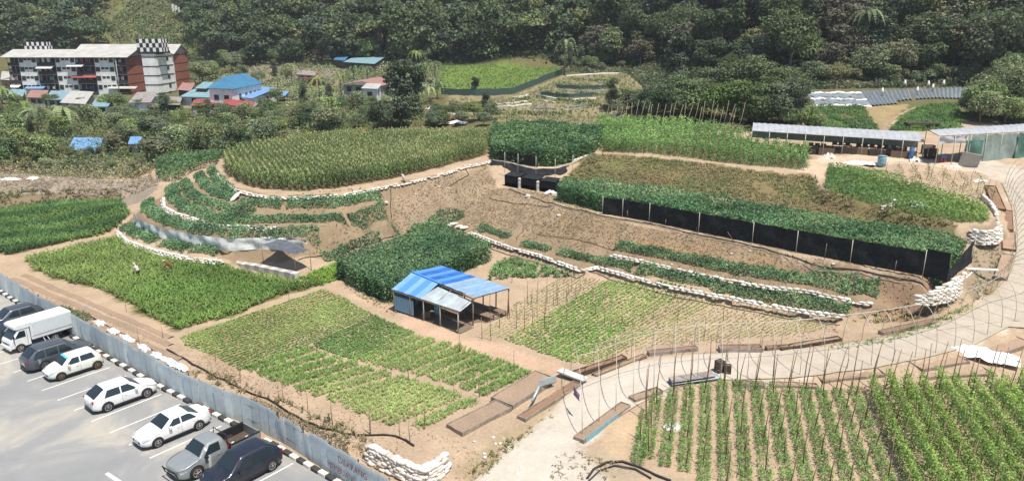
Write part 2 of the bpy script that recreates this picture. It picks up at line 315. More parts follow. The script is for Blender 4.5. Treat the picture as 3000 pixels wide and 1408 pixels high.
def axis(a, segs):
    out = [a]
    for end, st in segs:
        n = max(1, int(round((end - out[-1]) / st))); s = (end - out[-1]) / n; b = out[-1]
        out += [b + s * (i + 1) for i in range(n)]
    return np.array(out)
GX = axis(-420, [(-90, 6), (-52, .8), (60, .42), (90, .8), (260, 5)]); GY = axis(-60, [(20, 8), (96, .42), (118, .6), (165, 1.1), (300, 3), (420, 8), (700, 20)])
GZ = np.zeros((len(GY), len(GX)))
dn = Vector((0, 0, -1))
for j, y in enumerate(GY):
    for i, x in enumerate(GX):
        h = tin.ray_cast(Vector((x, y, 500)), dn)
        GZ[j, i] = h[0].z if h[0] is not None else 0
# nothing hit beyond the hull: extend from the nearest column
def smooth_noise(X, Y, f, seed):
    r = np.random.default_rng(seed); a = np.zeros_like(X)
    for k in range(7):
        th = r.uniform(0, 2 * math.pi); ff = f * r.uniform(.6, 1.6); a += np.sin((X * math.cos(th) + Y * math.sin(th)) * ff + r.uniform(0, 6.28))
    return a / 4
XX, YY = np.meshgrid(GX, GY)
GZ[(GZ == 0) & (YY > 300)] = 90
# light 3x3 blur softens the triangulated facets
def blur(A): 
    P = np.pad(A, 1, 'edge'); return (P[:-2, 1:-1] + P[2:, 1:-1] + P[1:-1, :-2] + P[1:-1, 2:] + 4 * A) / 8
GZ = blur(GZ)
def Hs(x, y):
    x = np.atleast_1d(np.asarray(x, float)); y = np.atleast_1d(np.asarray(y, float))
    i = np.clip(np.searchsorted(GX, x) - 1, 0, len(GX) - 2); j = np.clip(np.searchsorted(GY, y) - 1, 0, len(GY) - 2)
    fx = np.clip((x - GX[i]) / (GX[i + 1] - GX[i]), 0, 1); fy = np.clip((y - GY[j]) / (GY[j + 1] - GY[j]), 0, 1)
    return (GZ[j, i] * (1 - fx) + GZ[j, i + 1] * fx) * (1 - fy) + (GZ[j + 1, i] * (1 - fx) + GZ[j + 1, i + 1] * fx) * fy
def H(x, y): return float(Hs(x, y)[0])
def Gs(uv):
    """where sight lines meet the terrain"""
    uv = np.asarray(uv, float); x = uv[:, 0] * 1.1646 - 1500; y = 704 - uv[:, 1] * 1.1646
    D = np.stack([x, FPX * CT + y * ST, -FPX * ST + y * CT], 1); D /= D[:, 1:2]
    t = np.full(len(D), 25.0); done = np.zeros(len(D), bool); prev = t.copy()
    while t.min() < 420 and not done.all():
        P = D * t[:, None]; below = (CAMZ + P[:, 2]) <= Hs(P[:, 0], P[:, 1])
        done |= below; prev[~done] = t[~done]; t = np.where(done, t, t + .35)
        if t[~done].size == 0 or (t[~done] > 420).all(): break
    lo, hi = prev, np.where(done, t, prev)
    for _ in range(12):
        m = (lo + hi) / 2; P = D * m[:, None]; b = (CAMZ + P[:, 2]) <= Hs(P[:, 0], P[:, 1]); hi = np.where(b, m, hi); lo = np.where(b, lo, m)
    P = D * hi[:, None]; P[:, 2] = Hs(P[:, 0], P[:, 1]); return P
def G(u, v): return Vector(Gs([(u, v)])[0])
def Gp(pts): return [Vector(p) for p in Gs([(p[0], p[1]) for p in pts])]
def poly(pts): return np.array([(p.x, p.y) for p in Gp(pts)])
def pip(P, X, Y):
    c = np.zeros(X.shape, bool); n = len(P)
    for i in range(n):
        x1, y1 = P[i]; x2, y2 = P[(i + 1) % n]
        if y1 == y2: continue
        c ^= ((y1 > Y) != (y2 > Y)) & (X < (x2 - x1) * (Y - y1) / (y2 - y1) + x1)
    return c
def rnd_in(P, n):
    """n random points inside plan polygon P"""
    lo, hi = P.min(0), P.max(0); out = np.zeros((0, 2))
    while len(out) < n:
        q = rng.uniform(lo, hi, (n * 2, 2)); out = np.concatenate([out, q[pip(P, q[:, 0], q[:, 1])]])
    return out[:n]
def area(P):
    x, y = P[:, 0], P[:, 1]; return abs(np.dot(x, np.roll(y, 1)) - np.dot(y, np.roll(x, 1))) / 2
# plots in plan
POLY = dict(
    corn=poly([(560, 418), (575, 442), (612, 463), (660, 475), (720, 480), (790, 479), (861, 472), (955, 455), (1040, 438), (1105, 422), (1158, 407), (1222, 390), (1235, 352), (1100, 350), (900, 354), (780, 364), (690, 378), (600, 396)]),
    maize=poly([(60, 655), (290, 600), (325, 624), (400, 649), (480, 667), (570, 676), (640, 692), (740, 712), (800, 712), (825, 714), (700, 745), (600, 790), (445, 832), (330, 770), (240, 722), (170, 712), (100, 685)]),
    leftstrip=poly([(-40, 545), (0, 532), (140, 508), (300, 508), (326, 540), (290, 578), (110, 622), (20, 640), (-40, 630)]),
    leftbean=poly([(392, 430), (396, 457), (442, 458), (500, 428), (550, 412), (560, 396), (480, 400), (400, 410)]),
    ubeanL=poly([(1240, 402), (1290, 408), (1340, 418), (1400, 418), (1440, 408), (1500, 378), (1520, 350), (1400, 338), (1240, 345)]),
    ubeanR=poly([(1515, 379), (1600, 384), (1750, 398), (1900, 418), (2015, 430), (2034, 400), (2030, 385), (1850, 345), (1650, 338), (1520, 345)]),
    gbean=poly([(2072, 484), (2150, 504), (2300, 540), (2400, 562), (2488, 558), (2480, 530), (2400, 500), (2300, 470), (2200, 440), (2120, 425), (2082, 425)]),
    staked=poly([(2230, 425), (2330, 430), (2440, 450), (2500, 475), (2500, 520), (2420, 505), (2320, 472), (2230, 440)]),
    grassslope=poly([(1430, 445), (1490, 386), (1600, 393), (1750, 408), (1900, 428), (2050, 438), (2065, 485), (2250, 525), (2420, 575), (2300, 600), (1900, 520), (1500, 455)]),
    lawn=poly([(1092, 236), (1112, 166), (1250, 158), (1412, 170), (1400, 190), (1290, 236)]),
    clearing=poly([(590, 205), (620, 160), (700, 150), (830, 175), (860, 215), (700, 225)]),
    strip=poly([(748, 702), (862, 655), (866, 700), (830, 712), (800, 712)]))
bank_cols = dict(soil=(.42, .315, .215), slope=(.275, .205, .13), slope2=(.32, .245, .165), grass=(.10, .14, .04), drygrass=(.20, .165, .085), road=(.62, .56, .47), forest=(.035, .05, .02), orange=(.45, .19, .08), greyb=(.30, .25, .19), field=(.27, .20, .12))
# colour of the ground itself
jx = XX + smooth_noise(XX, YY, 1.3, 1) * .5; jy = YY + smooth_noise(XX, YY, 1.5, 2) * .5
C = np.zeros(XX.shape + (3,)); C[:] = bank_cols['soil']
def paint(P, c, a=1.0):
    m = pip(P, jx, jy); C[m] = C[m] * (1 - a) + np.array(c) * a
far = YY > 125; C[far] = (.13, .12, .055); C[(YY > 160) & (XX > 20)] = bank_cols['forest']; C[(YY > 262)] = bank_cols['forest']
C[(XX < -20) & (YY > 112) & (YY < 262)] = (.10, .11, .045); C[(XX < -62) & (YY > 88)] = (.12, .115, .05)
paint(poly([(-60, 520), (-60, 430), (380, 440), (400, 470), (320, 520), (300, 508), (140, 508), (0, 530)]), bank_cols['greyb'])
paint(poly([(-60, 530), (-60, 490), (100, 488), (300, 482), (300, 505), (140, 508), (0, 530)]), (.16, .12, .06), .7)
paint(poly([(335, 440), (385, 438), (388, 422), (350, 422)]), bank_cols['orange'])
paint(poly([(330, -20), (420, -20), (450, 20), (470, 60), (475, 112), (300, 118), (262, 70)]), (.15, .165, .07)); paint(poly([(290, 118), (480, 118), (495, 185), (285, 185)]), (.13, .15, .06)); paint(poly([(355, 8), (372, 8), (385, 40), (430, 70), (400, 72), (372, 50)]), (.36, .26, .16)); paint(poly([(290, 75), (380, 66), (400, 80), (300, 95)]), (.26, .20, .12), .7)
# mound slopes
paint(poly([(560, 655), (300, 580), (350, 530), (414, 490), (470, 465), (545, 430), (600, 480), (700, 498), (861, 490), (961, 475), (1228, 410), (1250, 470), (1390, 490), (1515, 545), (1755, 590), (2066, 656), (2319, 700), (2300, 780), (2120, 800), (1922, 765), (1589, 697), (1465, 682), (1288, 627), (1182, 588), (1128, 545), (988, 603), (804, 648), (700, 660)]), bank_cols['slope'])
paint(poly([(980, 500), (1228, 415), (1250, 470), (1390, 490), (1430, 530), (1300, 600), (1180, 580), (1128, 545), (1000, 590)]), bank_cols['slope2'], .8)
paint(poly([(1560, 615), (2100, 715), (2230, 735), (2230, 720), (2066, 690), (1755, 625), (1600, 600)]), (.36, .23, .13), .7)
paint(POLY['grassslope'], (.19, .155, .075)); paint(poly([(1430, 445), (1560, 395), (1640, 400), (1700, 445), (1560, 455)]), (.13, .15, .045), .7)
paint(poly([(1395, 488), (1400, 470), (1515, 500), (1515, 541), (1388, 512)]), (.42, .33, .22))
paint(POLY['lawn'], (.13, .19, .045)); paint(POLY['clearing'], (.27, .20, .15)); paint(poly([(500, 222), (500, 198), (600, 188), (700, 210), (850, 212), (850, 240), (600, 235)]), (.17, .20, .07), .7)
paint(poly([(1118, 302), (1125, 240), (1290, 240), (1420, 190), (1570, 182), (1650, 250), (1640, 315), (1400, 312)]), (.24, .21, .115))
paint(poly([(1050, 265), (1075, 262), (1160, 310), (1110, 312)]), bank_cols['orange']); paint(poly([(905, 328), (975, 312), (985, 325)]), bank_cols['orange'])
paint(poly([(2010, 262), (2050, 262), (2200, 330), (2040, 328)]), (.09, .16, .035)); paint(poly([(2230, 330), (2290, 268), (2410, 262), (2420, 330)]), (.09, .16, .035)); paint(poly([(2150, 265), (2290, 262), (2225, 330), (2195, 330)]), (.30, .23, .12))
paint(poly([(870, 710), (880, 745), (1000, 790), (1060, 850), (1150, 880), (1400, 940), (1440, 930), (1200, 850), (1160, 845), (1000, 775), (868, 725)]), (.50, .35, .24))
for k, a in (('corn', (.20, .16, .09)), ('maize', (.18, .17, .07)), ('leftstrip', (.14, .14, .06)), ('gbean', (.12, .15, .05)), ('ubeanL', (.12, .13, .05)), ('ubeanR', (.2, .18, .09)), ('strip', (.13, .2, .04))): paint(POLY[k], a)
paint(poly([(445, 850), (820, 727), (900, 770), (600, 935), (540, 900)]), (.33, .25, .15)); paint(poly([(2240, 700), (2380, 712), (2440, 680), (2450, 700), (2330, 800), (2200, 805)]), (.30, .20, .13))
paint(poly([(2450, 580), (2520, 560), (2540, 700), (2440, 760), (2420, 720), (2450, 680)]), (.30, .235, .16)); paint(poly([(2490, 600), (2515, 590), (2515, 612), (2496, 614)]), (.30, .08, .03))
paint(poly([(1150, 1180), (1300, 1060), (1460, 965), (1455, 990), (1330, 1090), (1230, 1209), (1150, 1209)]), (.36, .28, .17), .8)
paint(poly([(1470, 1209), (1470, 1115), (1600, 1040), (1590, 1160), (1640, 1209)]), (.46, .34, .22)); paint(poly([(1330, 1209), (1400, 1120), (1500, 1130), (1700, 1209)]), (.38, .31, .22), .8)
ROADP = np.array([(p.x, p.y) for p in RI] + [(64, 96), (64, 88)] + [(p.x, p.y) for p in reversed(RO2)] + [(p.x, p.y) for p in reversed(RO)])
YARD = poly([(2035, 412), (2060, 392), (2330, 400), (2576, 425), (2576, 470), (2500, 440), (2330, 415), (2200, 412)])
paint(YARD, (.52, .42, .31)); paint(poly([(2010, 430), (2050, 405), (2085, 420), (2070, 480), (2045, 450)]), (.50, .38, .27))
paint(ROADP, (.50, .43, .34))
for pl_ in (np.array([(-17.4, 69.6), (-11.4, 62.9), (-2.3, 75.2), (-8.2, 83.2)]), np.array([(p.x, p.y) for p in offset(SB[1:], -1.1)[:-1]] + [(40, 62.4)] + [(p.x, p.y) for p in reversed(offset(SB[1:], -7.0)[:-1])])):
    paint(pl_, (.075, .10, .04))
# grit and small unevenness, none where crops or road lie
rough = np.clip(1 - np.abs(smooth_noise(XX, YY, .9, 5)), 0, 1) * 0 + .05
onroad = pip(ROADP, XX, YY); rough[pip(poly([(990, 500), (1228, 418), (1250, 478), (1388, 512), (1515, 547), (1755, 594), (2066, 660), (2319, 704), (2270, 725), (2060, 690), (1700, 650), (1540, 632), (1500, 660), (1288, 600), (1180, 575), (1128, 538), (1000, 585)]), XX, YY)] = .13; rough[pip(POLY['grassslope'], XX, YY)] = .10; rough[onroad] = .0; rough[(YY > 125)] = .12
GZ = GZ + (smooth_noise(XX, YY, 2.1, 3) + smooth_noise(XX, YY, 5.0, 4) * .5) * rough
KERB = [W(u, v, .15) for u, v in [(-120, 655), (0, 731), (79, 782), (175, 840), (264, 892), (346, 939), (438, 988), (541, 1039), (692, 1117), (827, 1196), (900, 1240)]]
park = np.array([(p.x, p.y) for p in KERB] + [(10, 10), (-120, 10), (-120, 110)])
inpark = pip(park, XX, YY); GZ[inpark] = -.25
GZ[onroad] -= .04
nx, ny = len(GX), len(GY); idx = np.arange(nx * ny).reshape(ny, nx)
Q = np.stack([idx[:-1, :-1], idx[:-1, 1:], idx[1:, 1:], idx[1:, :-1]], -1).reshape(-1, 4)
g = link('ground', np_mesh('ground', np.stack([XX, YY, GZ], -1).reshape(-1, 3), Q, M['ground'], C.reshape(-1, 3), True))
tag(g, 'terraced farm ground of tan soil and dry grass running up to the wooded hill', kind='structure')
# dirt road: ribbon between its two edges
def resample(P, n):
    P = [Vector(p) for p in P]; L = [0]
    for a, b in zip(P[:-1], P[1:]): L.append(L[-1] + (b - a).length)
    out = []
    for k in range(n):
        s = L[-1] * k / (n - 1); i = max(0, min(len(P) - 2, next((j for j in range(len(L) - 1) if L[j + 1] >= s - 1e-6), len(P) - 2)))
        out.append(P[i].lerp(P[i + 1], (s - L[i]) / max(1e-6, L[i + 1] - L[i])))
    return out
def plen(P): return sum((Vector(b) - Vector(a)).length for a, b in zip(P[:-1], P[1:]))
NR, NC = 150, 14
eI = resample([Vector((-9, 24, 0)), Vector((-3.5, 33, 0))] + RI[1:-2] , NR); eO = resample([Vector((6, 24, 0)), Vector((7, 31, 0)), RO[1]] + RO[2:] + RO2, NR)
rv = []; rc = []
for a, b in zip(eI, eO):
    for k in range(NC + 1):
        p = a.lerp(b, k / NC); rv.append((p.x, p.y, 0)); s = k / NC
        tr = .42 * math.exp(-((s - .5) / .10) ** 2) * min(1, max(0, (p.x - 2) / 14)) * (.7 + .3 * math.sin(p.y * .9 + p.x * .7)) + .18 * (math.exp(-((s - .22) / .05) ** 2) + math.exp(-((s - .80) / .05) ** 2)) + .75 * (abs(s - .5) * 2) ** 7 + random.uniform(-.06, .06)
        w = max(0, min(1, (p.x - 14) / 8))
        base = np.array((.50, .45, .375)) * (1 - w) + np.array((.43, .38, .305)) * w
        rc.append(base * (1 - tr) + np.array((.38, .31, .22)) * tr)
rv = np.array(rv); rv[:, 2] = Hs(rv[:, 0], rv[:, 1]) + .07 + smooth_noise(rv[:, 0], rv[:, 1], 1.2, 9) * .012
ri = np.arange(len(rv)).reshape(NR, NC + 1); rq = np.stack([ri[:-1, :-1], ri[:-1, 1:], ri[1:, 1:], ri[1:, :-1]], -1).reshape(-1, 4)
tag(link('dirt_road', np_mesh('dirt_road', rv, rq, M['road'], np.array(rc), True)), 'pale dusty dirt road curving up past the fields', kind='structure')
# ================================================================ CAR PARK, KERB, FENCE
PK = [p.copy() for p in KERB]
mb = MB(); vs = [(p.x, p.y, 0) for p in PK] + [(10, 10, 0), (-140, 10, 0), (-140, 110, 0)]
mb.add(vs, [tuple(range(len(vs)))[::-1]])
am, at_, ab = new_mat('asphalt'); N, L = at_.nodes, at_.links
g_ = N.new('ShaderNodeNewGeometry'); n1 = N.new('ShaderNodeTexNoise'); n1.inputs['Scale'].default_value = .16; n1.inputs['Detail'].default_value = 7; n1.inputs['Roughness'].default_value = .62; n1.inputs['Distortion'].default_value = .6
L.new(g_.outputs['Position'], n1.inputs['Vector']); rp = N.new('ShaderNodeValToRGB'); e = rp.color_ramp.elements
e[0].position = .38; e[0].color = (.27, .275, .27, 1); e[1].position = .62; e[1].color = (.46, .43, .36, 1); q = e.new(.5); q.color = (.31, .31, .30, 1)
n2 = N.new('ShaderNodeTexNoise'); n2.inputs['Scale'].default_value = 18; n2.inputs['Detail'].default_value = 3; L.new(g_.outputs['Position'], n2.inputs['Vector'])
mx = N.new('ShaderNodeMix'); mx.data_type = 'RGBA'; mx.blend_type = 'MULTIPLY'; mx.inputs[0].default_value = .35
L.new(n1.outputs['Fac'], rp.inputs['Fac']); L.new(rp.outputs['Color'], mx.inputs[6]); L.new(n2.outputs['Color'], mx.inputs[7]); L.new(mx.outputs[2], ab.inputs['Base Color'])
ab.inputs['Roughness'].default_value = .9
tag(mb.build('car_park', am), 'grey asphalt car park with pale dusty patches', kind='structure')
def flat_strip(a, b, w, name, m, z=.006, **k):
    a = Vector((a[0], a[1], z)); b = Vector((b[0], b[1], z)); d = (b - a).normalized(); s = Vector((-d.y, d.x, 0)) * w / 2
    return MB().quad(a - s, b - s, b + s, a + s).build(name, m, **k)
marks = thing('parking_markings', 'thin white bay lines painted across the asphalt between the parked cars', 'road marking', tuple(W(360, 1050)))
marks['kind'] = 'structure'; del marks['category']
la, lb = W(275.6, 1088), W(450.8, 1016.7); ld = (lb - la).normalized(); ln = Vector((-ld.y, ld.x, 0)); 
def mk(name, m, parent, a, b, w):
    o = flat_strip(a, b, w, name, m); o.parent = parent; o.matrix_parent_inverse = Matrix.Translation(parent.location).inverted(); return o
kd = (KERB[7] - KERB[5]).normalized(); kd.z = 0
for k in range(-5, 9):
    a = la + kd * (-2.36) * k; b = a + ld * 4.6
    # ends meet the kerb line
    mk('bay_line', M['line'], marks, a, b, .11)
mk('dash_line', M['line'], marks, W(268, 1189), W(318, 1222), .22)
# kerb of black and white blocks
kerb = thing('kerb', 'kerb of alternating black and white painted blocks along the foot of the grey fence', 'kerb', tuple(KERB[5])); del kerb['category']; kerb['kind'] = 'structure'
bm_ = bmesh.new(); bmesh.ops.create_cube(bm_, size=1)
for v in bm_.verts: v.co = Vector((v.co.x * .62, v.co.y * .34, v.co.z * .30))
bmesh.ops.bevel(bm_, geom=[e_ for e_ in bm_.edges], offset=.035, segments=1, affect='EDGES')
kmesh = []
for m_ in ('kwhite', 'kblack'):
    me = bpy.data.meshes.new('kerb_block'); bm_.to_mesh(me); me.materials.append(M[m_]); kmesh.append(me)
kp = resample(KERB, int(plen(KERB) / .66))
for i in range(len(kp) - 1):
    a, b = kp[i], kp[i + 1]; c = (a + b) / 2; ang = math.atan2(b.y - a.y, b.x - a.x)
    if random.random() < .03: continue
    o = link('kerb_block', kmesh[i % 2], kerb, Vector((c.x, c.y, .07)) - kerb.location + Vector((random.uniform(-.02, .02), random.uniform(-.02, .02), random.uniform(-.02, .01))), ang + random.uniform(-.03, .03))
# corrugated fence
FB = [W(u, v, 1.95) for u, v in [(-130, 608), (0, 687), (83, 737), (165, 784), (232, 814), (303, 854), (429, 919), (477, 949), (543, 973), (619, 997), (729, 1047), (764, 1082), (806, 1096), (858, 1131), (916, 1168), (986, 1208), (1060, 1256)]]
for p in FB: p.z = 0
# straighten slightly
FBs = [FB[0]] + [(FB[i - 1] + FB[i] * 2 + FB[i + 1]) / 4 for i in range(1, len(FB) - 1)] + [FB[-1]]
fence = thing('zinc_fence', 'long blue-grey corrugated zinc fence with torn top edge between car park and fields', 'fence', tuple(FBs[6]))
npan = int(plen(FBs) / .86); fp = resample(FBs, npan + 1); random.seed(3)
def panel_mesh(w, h, torn, m):
    mb = MB(); n = 16; vs = []; hs = 3
    for j in range(hs + 1):
        for i in range(n + 1):
            x = -w / 2 + w * i / n; tz = 0
            if torn and j == hs: tz = -random.random() * torn
            vs.append((x, .018 * (1 if i % 2 else -1) + (.03 * torn * math.sin(j + i * .3)), h * j / hs + tz))
    fs = [(j * (n + 1) + i, j * (n + 1) + i + 1, (j + 1) * (n + 1) + i + 1, (j + 1) * (n + 1) + i) for j in range(hs) for i in range(n)]
    mb.add(vs, fs, 0, False); mb.add([(x, y + .004, z) for x, y, z in vs], [f[::-1] for f in fs]); return mb.mesh('fence_panel', m)
fm2 = mat('painted_zinc_faded', (.57, .63, .635), .5, var=.14, scale=.9, stain=(.46, .51, .51), spec=.35)
pm = [panel_mesh(.9, 2.0, 0, M['fence']), panel_mesh(.9, 2.04, .03, M['fence']), panel_mesh(.9, 1.96, 0, fm2), panel_mesh(.9, 2.0, .04, fm2)]
pt = [panel_mesh(.9, 2.0, .3, fm2), panel_mesh(.9, 1.95, .4, fm2)]
for i in range(npan):
    a, b = fp[i], fp[i + 1]; c = (a + b) / 2; u, v = proj(c.x, c.y, 2)
    torn = 690 < u < 800 and random.random() < .75; late = u > 640
    me = random.choice(pt) if torn else (random.choice(pm[2:]) if late else random.choice(pm[:3] if random.random() < .8 else pm))
    tilt = random.uniform(-.015, .015) * (4 if torn else 1)
    link('fence_panel', me, fence, c - fence.location + Vector((random.uniform(-.012, .012), random.uniform(-.02, .02), random.uniform(-.05, .02))), (random.uniform(-.02, .03), tilt, math.atan2(b.y - a.y, b.x - a.x)))
    if i % 3 == 0:
        MB().bar((0, 0, -.1), (0, 0, 1.95), .07).build('fence_post', M['woodd'], fence, loc=a - fence.location + Vector((.05, .07, 0)))
for zz in (.5, 1.5):
    rl = [p - fence.location + Vector((.045, .05, zz)) for p in fp[::4]]
    mbx = MB(); [mbx.bar(a, b, .05) for a, b in zip(rl[:-1], rl[1:])]; mbx.build('fence_rail', M['wood'], fence)
# painted warning on the fence
def fence_hit(u, v):
    d = Vector(ray(u, v)).normalized(); o = Vector((0, 0, CAMZ)); best = None
    for a, b in zip(fp[:-1], fp[1:]):
        t = b - a; n = Vector((t.y, -t.x, 0)); den = d.dot(n)
        if abs(den) < 1e-6: continue
        s = (a - o).dot(n) / den; p = o + d * s; k = (p - a).dot(t) / t.dot(t)
        if 0 <= k <= 1: return p, t.normalized()
    return None
def lettering(txt, u0, v0, u1, v1, size):
    p, t = fence_hit(u0, v0); q, _ = fence_hit(u1, v1)
    c = bpy.data.curves.new('lettering', 'FONT'); c.body = txt; c.size = size; c.extrude = .003; c.offset = -.006
    tmp = bpy.data.objects.new('t', c); col.objects.link(tmp); bpy.context.view_layer.update()
    me = bpy.data.meshes.new_from_object(tmp.evaluated_get(bpy.context.evaluated_depsgraph_get())); bpy.data.objects.remove(tmp)
    xs = [v.co.x for v in me.vertices]; wid = max(xs) - min(xs); me.materials.clear(); me.materials.append(M['text'])
    sx = (q - p).length / wid; d = (q - p).normalized(); out = Vector((d.y, -d.x, 0)).normalized()
    for v in me.vertices:            # brush wobble
        v.co.y += .02 * math.sin(v.co.x * 9); v.co.x += .012 * math.sin(v.co.y * 14 + v.co.x * 4)
    o = link('lettering', me, fence, p - fence.location + out * .11)
    zz = Vector((0, 0, 1)); mtx = Matrix((d * sx, zz, out)).transposed().to_4x4(); o.matrix_basis = Matrix.Translation(o.location) @ mtx; return o
lettering('DILARANG', 855, 1159, 928, 1201, .60); lettering('MEMBUANG  S', 828, 1168, 914, 1224, .54)
# ================================================================ CROPS AND PLANTS
def rot_z(a): c, s = np.cos(a), np.sin(a); return c, s
def leaf_cloud(P, size, colr, up=.35, cvar=.25, aspect=.6, outward=None):
    """P (n,3) centres -> leaf quads with random tilt"""
    n = len(P); s = size * rng.uniform(.6, 1.35, n)[:, None]
    N_ = rng.normal(size=(n, 3)); N_[:, 2] = np.abs(N_[:, 2]) * .7 + up
    if outward is not None: N_ += outward * 1.2
    N_ /= np.linalg.norm(N_, axis=1)[:, None]
    T = np.cross(N_, rng.normal(size=(n, 3))); T /= np.linalg.norm(T, axis=1)[:, None]; B = np.cross(N_, T)
    T = T * s * .5; B = B * s * .5 * aspect
    V = np.stack([P - T, P - B * 1.0 + T * .1 - N_ * s * .08, P + T, P + B + T * .1 - N_ * s * .08], 1).reshape(-1, 3)
    c = np.asarray(colr); c = c if c.ndim == 2 else np.repeat(c[None], n, 0)
    c = c * rng.uniform(1 - cvar, 1 + cvar, (n, 1)) * rng.uniform(.9, 1.1, (n, 3)); c = np.repeat(c, 4, 0)
    return V, np.arange(4 * n).reshape(-1, 4), c
def cat(parts):
    V, Q, C_ = [], [], []; k = 0
    for v, q, c in parts: V.append(v); Q.append(q + k); C_.append(c); k += len(v)
    return np.concatenate(V), np.concatenate(Q), np.concatenate(C_)
def blades(n, h, l, w, droop=.6, seed=0, stem=0.0, spread=1.0):
    """template: n arching blades; returns V,Q,F(colour factor)"""
    r = np.random.default_rng(seed); V = []; Q = []; F = []
    for i in range(n):
        a = r.uniform(0, 6.28); z0 = stem * r.uniform(.1, 1); ll = l * r.uniform(.7, 1.2); hh = h * r.uniform(.6, 1.1)
        d = np.array([math.cos(a), math.sin(a), 0]) * spread; s = np.array([-math.sin(a), math.cos(a), 0]) * w / 2
        p0 = np.array([0, 0, z0]); p1 = p0 + d * ll * .5 + [0, 0, hh * .8]; p2 = p0 + d * ll + [0, 0, hh * (1 - droop)]
        b = len(V); V += [p0 - s * .5, p0 + s * .5, p1 + s, p1 - s, p2 + s * .3, p2 - s * .3]; Q += [[b, b + 1, b + 2, b + 3], [b + 3, b + 2, b + 4, b + 5]]
        f = r.uniform(.7, 1.3); F += [f * .85, f * .85, f, f, f * 1.1, f * 1.1]
    return np.array(V), np.array(Q), np.array(F)
def scatter(tpls, P, scale, colr, cvar=.2, svar=.25, zs=1.0, tip=None):
    """copy plant templates onto points P (n,3); returns V,Q,C"""
    n = len(P); which = rng.integers(0, len(tpls), n); parts = []
    colr = np.asarray(colr); 
    for k, (V, Q, F) in enumerate(tpls):
        m = which == k; p = P[m]; nn = len(p)
        if nn == 0: continue
        a = rng.uniform(0, 6.28, nn); sc = scale * rng.uniform(1 - svar, 1 + svar, nn)
        c, s = np.cos(a), np.sin(a)
        X = (V[None, :, 0] * c[:, None] - V[None, :, 1] * s[:, None]) * sc[:, None] + p[:, 0:1]
        Y = (V[None, :, 0] * s[:, None] + V[None, :, 1] * c[:, None]) * sc[:, None] + p[:, 1:2]
        Z = V[None, :, 2] * sc[:, None] * zs + p[:, 2:3]
        VV = np.stack([X, Y, Z], -1).reshape(-1, 3); QQ = (Q[None] + (np.arange(nn) * len(V))[:, None, None]).reshape(-1, 4)
        cc = (colr[m] if colr.ndim == 2 else np.repeat(colr[None], nn, 0)) * rng.uniform(1 - cvar, 1 + cvar, (nn, 1))
        CC = (cc[:, None, :] * F[None, :, None]).reshape(-1, 3); parts.append((VV, QQ, CC))
    return cat(parts)
def onground(P2, dz=0.0):
    return np.concatenate([P2, (Hs(P2[:, 0], P2[:, 1]) + dz)[:, None]], 1)
def patchy(P2, f, seed, a, b):
    """blend of two colours that varies over the plot"""
    t = np.clip(.5 + smooth_noise(P2[:, 0], P2[:, 1], f, seed) * .9 + rng.normal(0, .15, len(P2)), 0, 1)[:, None]
    return np.array(a) * (1 - t) + np.array(b) * t
def field_points(P, dens_, spacing=None, ang=0):
    if spacing is None: return rnd_in(P, int(area(P) * dens_))
    c, s = math.cos(ang), math.sin(ang); lo = P.min(0); hi = P.max(0); r = np.hypot(*(hi - lo)); m = (lo + hi) / 2
    a = np.arange(-r, r, spacing[0]); b = np.arange(-r, r, spacing[1]); A, B = np.meshgrid(a, b); A = A.ravel() + rng.normal(0, .05, A.size); B = B.ravel() + rng.normal(0, .04, B.size)
    X = m[0] + A * c - B * s; Y = m[1] + A * s + B * c; k = pip(P, X, Y); return np.stack([X[k], Y[k]], 1)
def veg(name, data, label, cat_=None, group=None, kind=None, mt='leaf'):
    o = link(name, np_mesh(name, data[0], data[1], M[mt], data[2])); return tag(o, label, cat_, group, kind)
# --- tall maize on the mound
corn_t = [blades(10, .42, .48, .115, .8, s, 1.5) for s in range(4)]
P2 = field_points(POLY['corn'], 0, (.72, .36), R(25)); P3 = onground(P2)
tas = []
for s in range(2):
    v, q, f = blades(4, .28, .14, .05, .1, 50 + s); v = v + [0, 0, 1.62]; tas.append((v, q, f))
veg('maize_field', cat([scatter(corn_t, P3, 1.0, patchy(P2, .25, 11, (.085, .125, .042), (.12, .155, .055)), .25, .15, 1.12), scatter(tas, P3, 1.0, np.array((.36, .35, .15)), .2, .12, 1.12)]),
    'dense field of tall tasselled maize covering the round top of the mound', kind='stuff')
# --- waist-high leafy plot by the fence
mz = [blades(11, .38, .40, .085, .6, 20 + s, .55) for s in range(4)]
P2 = field_points(POLY['maize'], 0, (.46, .38), R(52)); P3 = onground(P2)
yl = np.clip((-(P2[:, 0]) - 33) / 6, 0, 1)[:, None]
cc = patchy(P2, .35, 12, (.075, .145, .028), (.125, .205, .045)) * (1 - yl) + np.array((.16, .23, .06)) * yl
hgt = 1 - .45 * yl[:, 0]
veg('leafy_maize_plot', scatter(mz, P3, 1.0, cc, .25, .2, .85), 'bright green waist-high plot of young maize where two people work', kind='stuff')
P2 = field_points(POLY['leftstrip'], 0, (.5, .34), R(25)); P3 = onground(P2)
t = (np.sin((P2[:, 0] * -.42 + P2[:, 1] * .9) * 1.15) > 0)[:, None]
veg('leafy_strips', scatter(mz, P3, 1.1, np.where(t, np.array((.055, .115, .04)), np.array((.105, .18, .045))), .22, .2, .8), 'banded dark and light green leafy strips at the far left below the bare bank', kind='stuff')
P2 = rnd_in(POLY['strip'], int(area(POLY['strip']) * 14))
gr = [blades(7, .35, .22, .05, .3, 70 + s) for s in range(3)]
veg('grass_patch', scatter(gr, onground(P2), 1.0, np.array((.16, .27, .04)), .25, .3), 'bright green grass patch between concrete channel and bean block', kind='stuff')
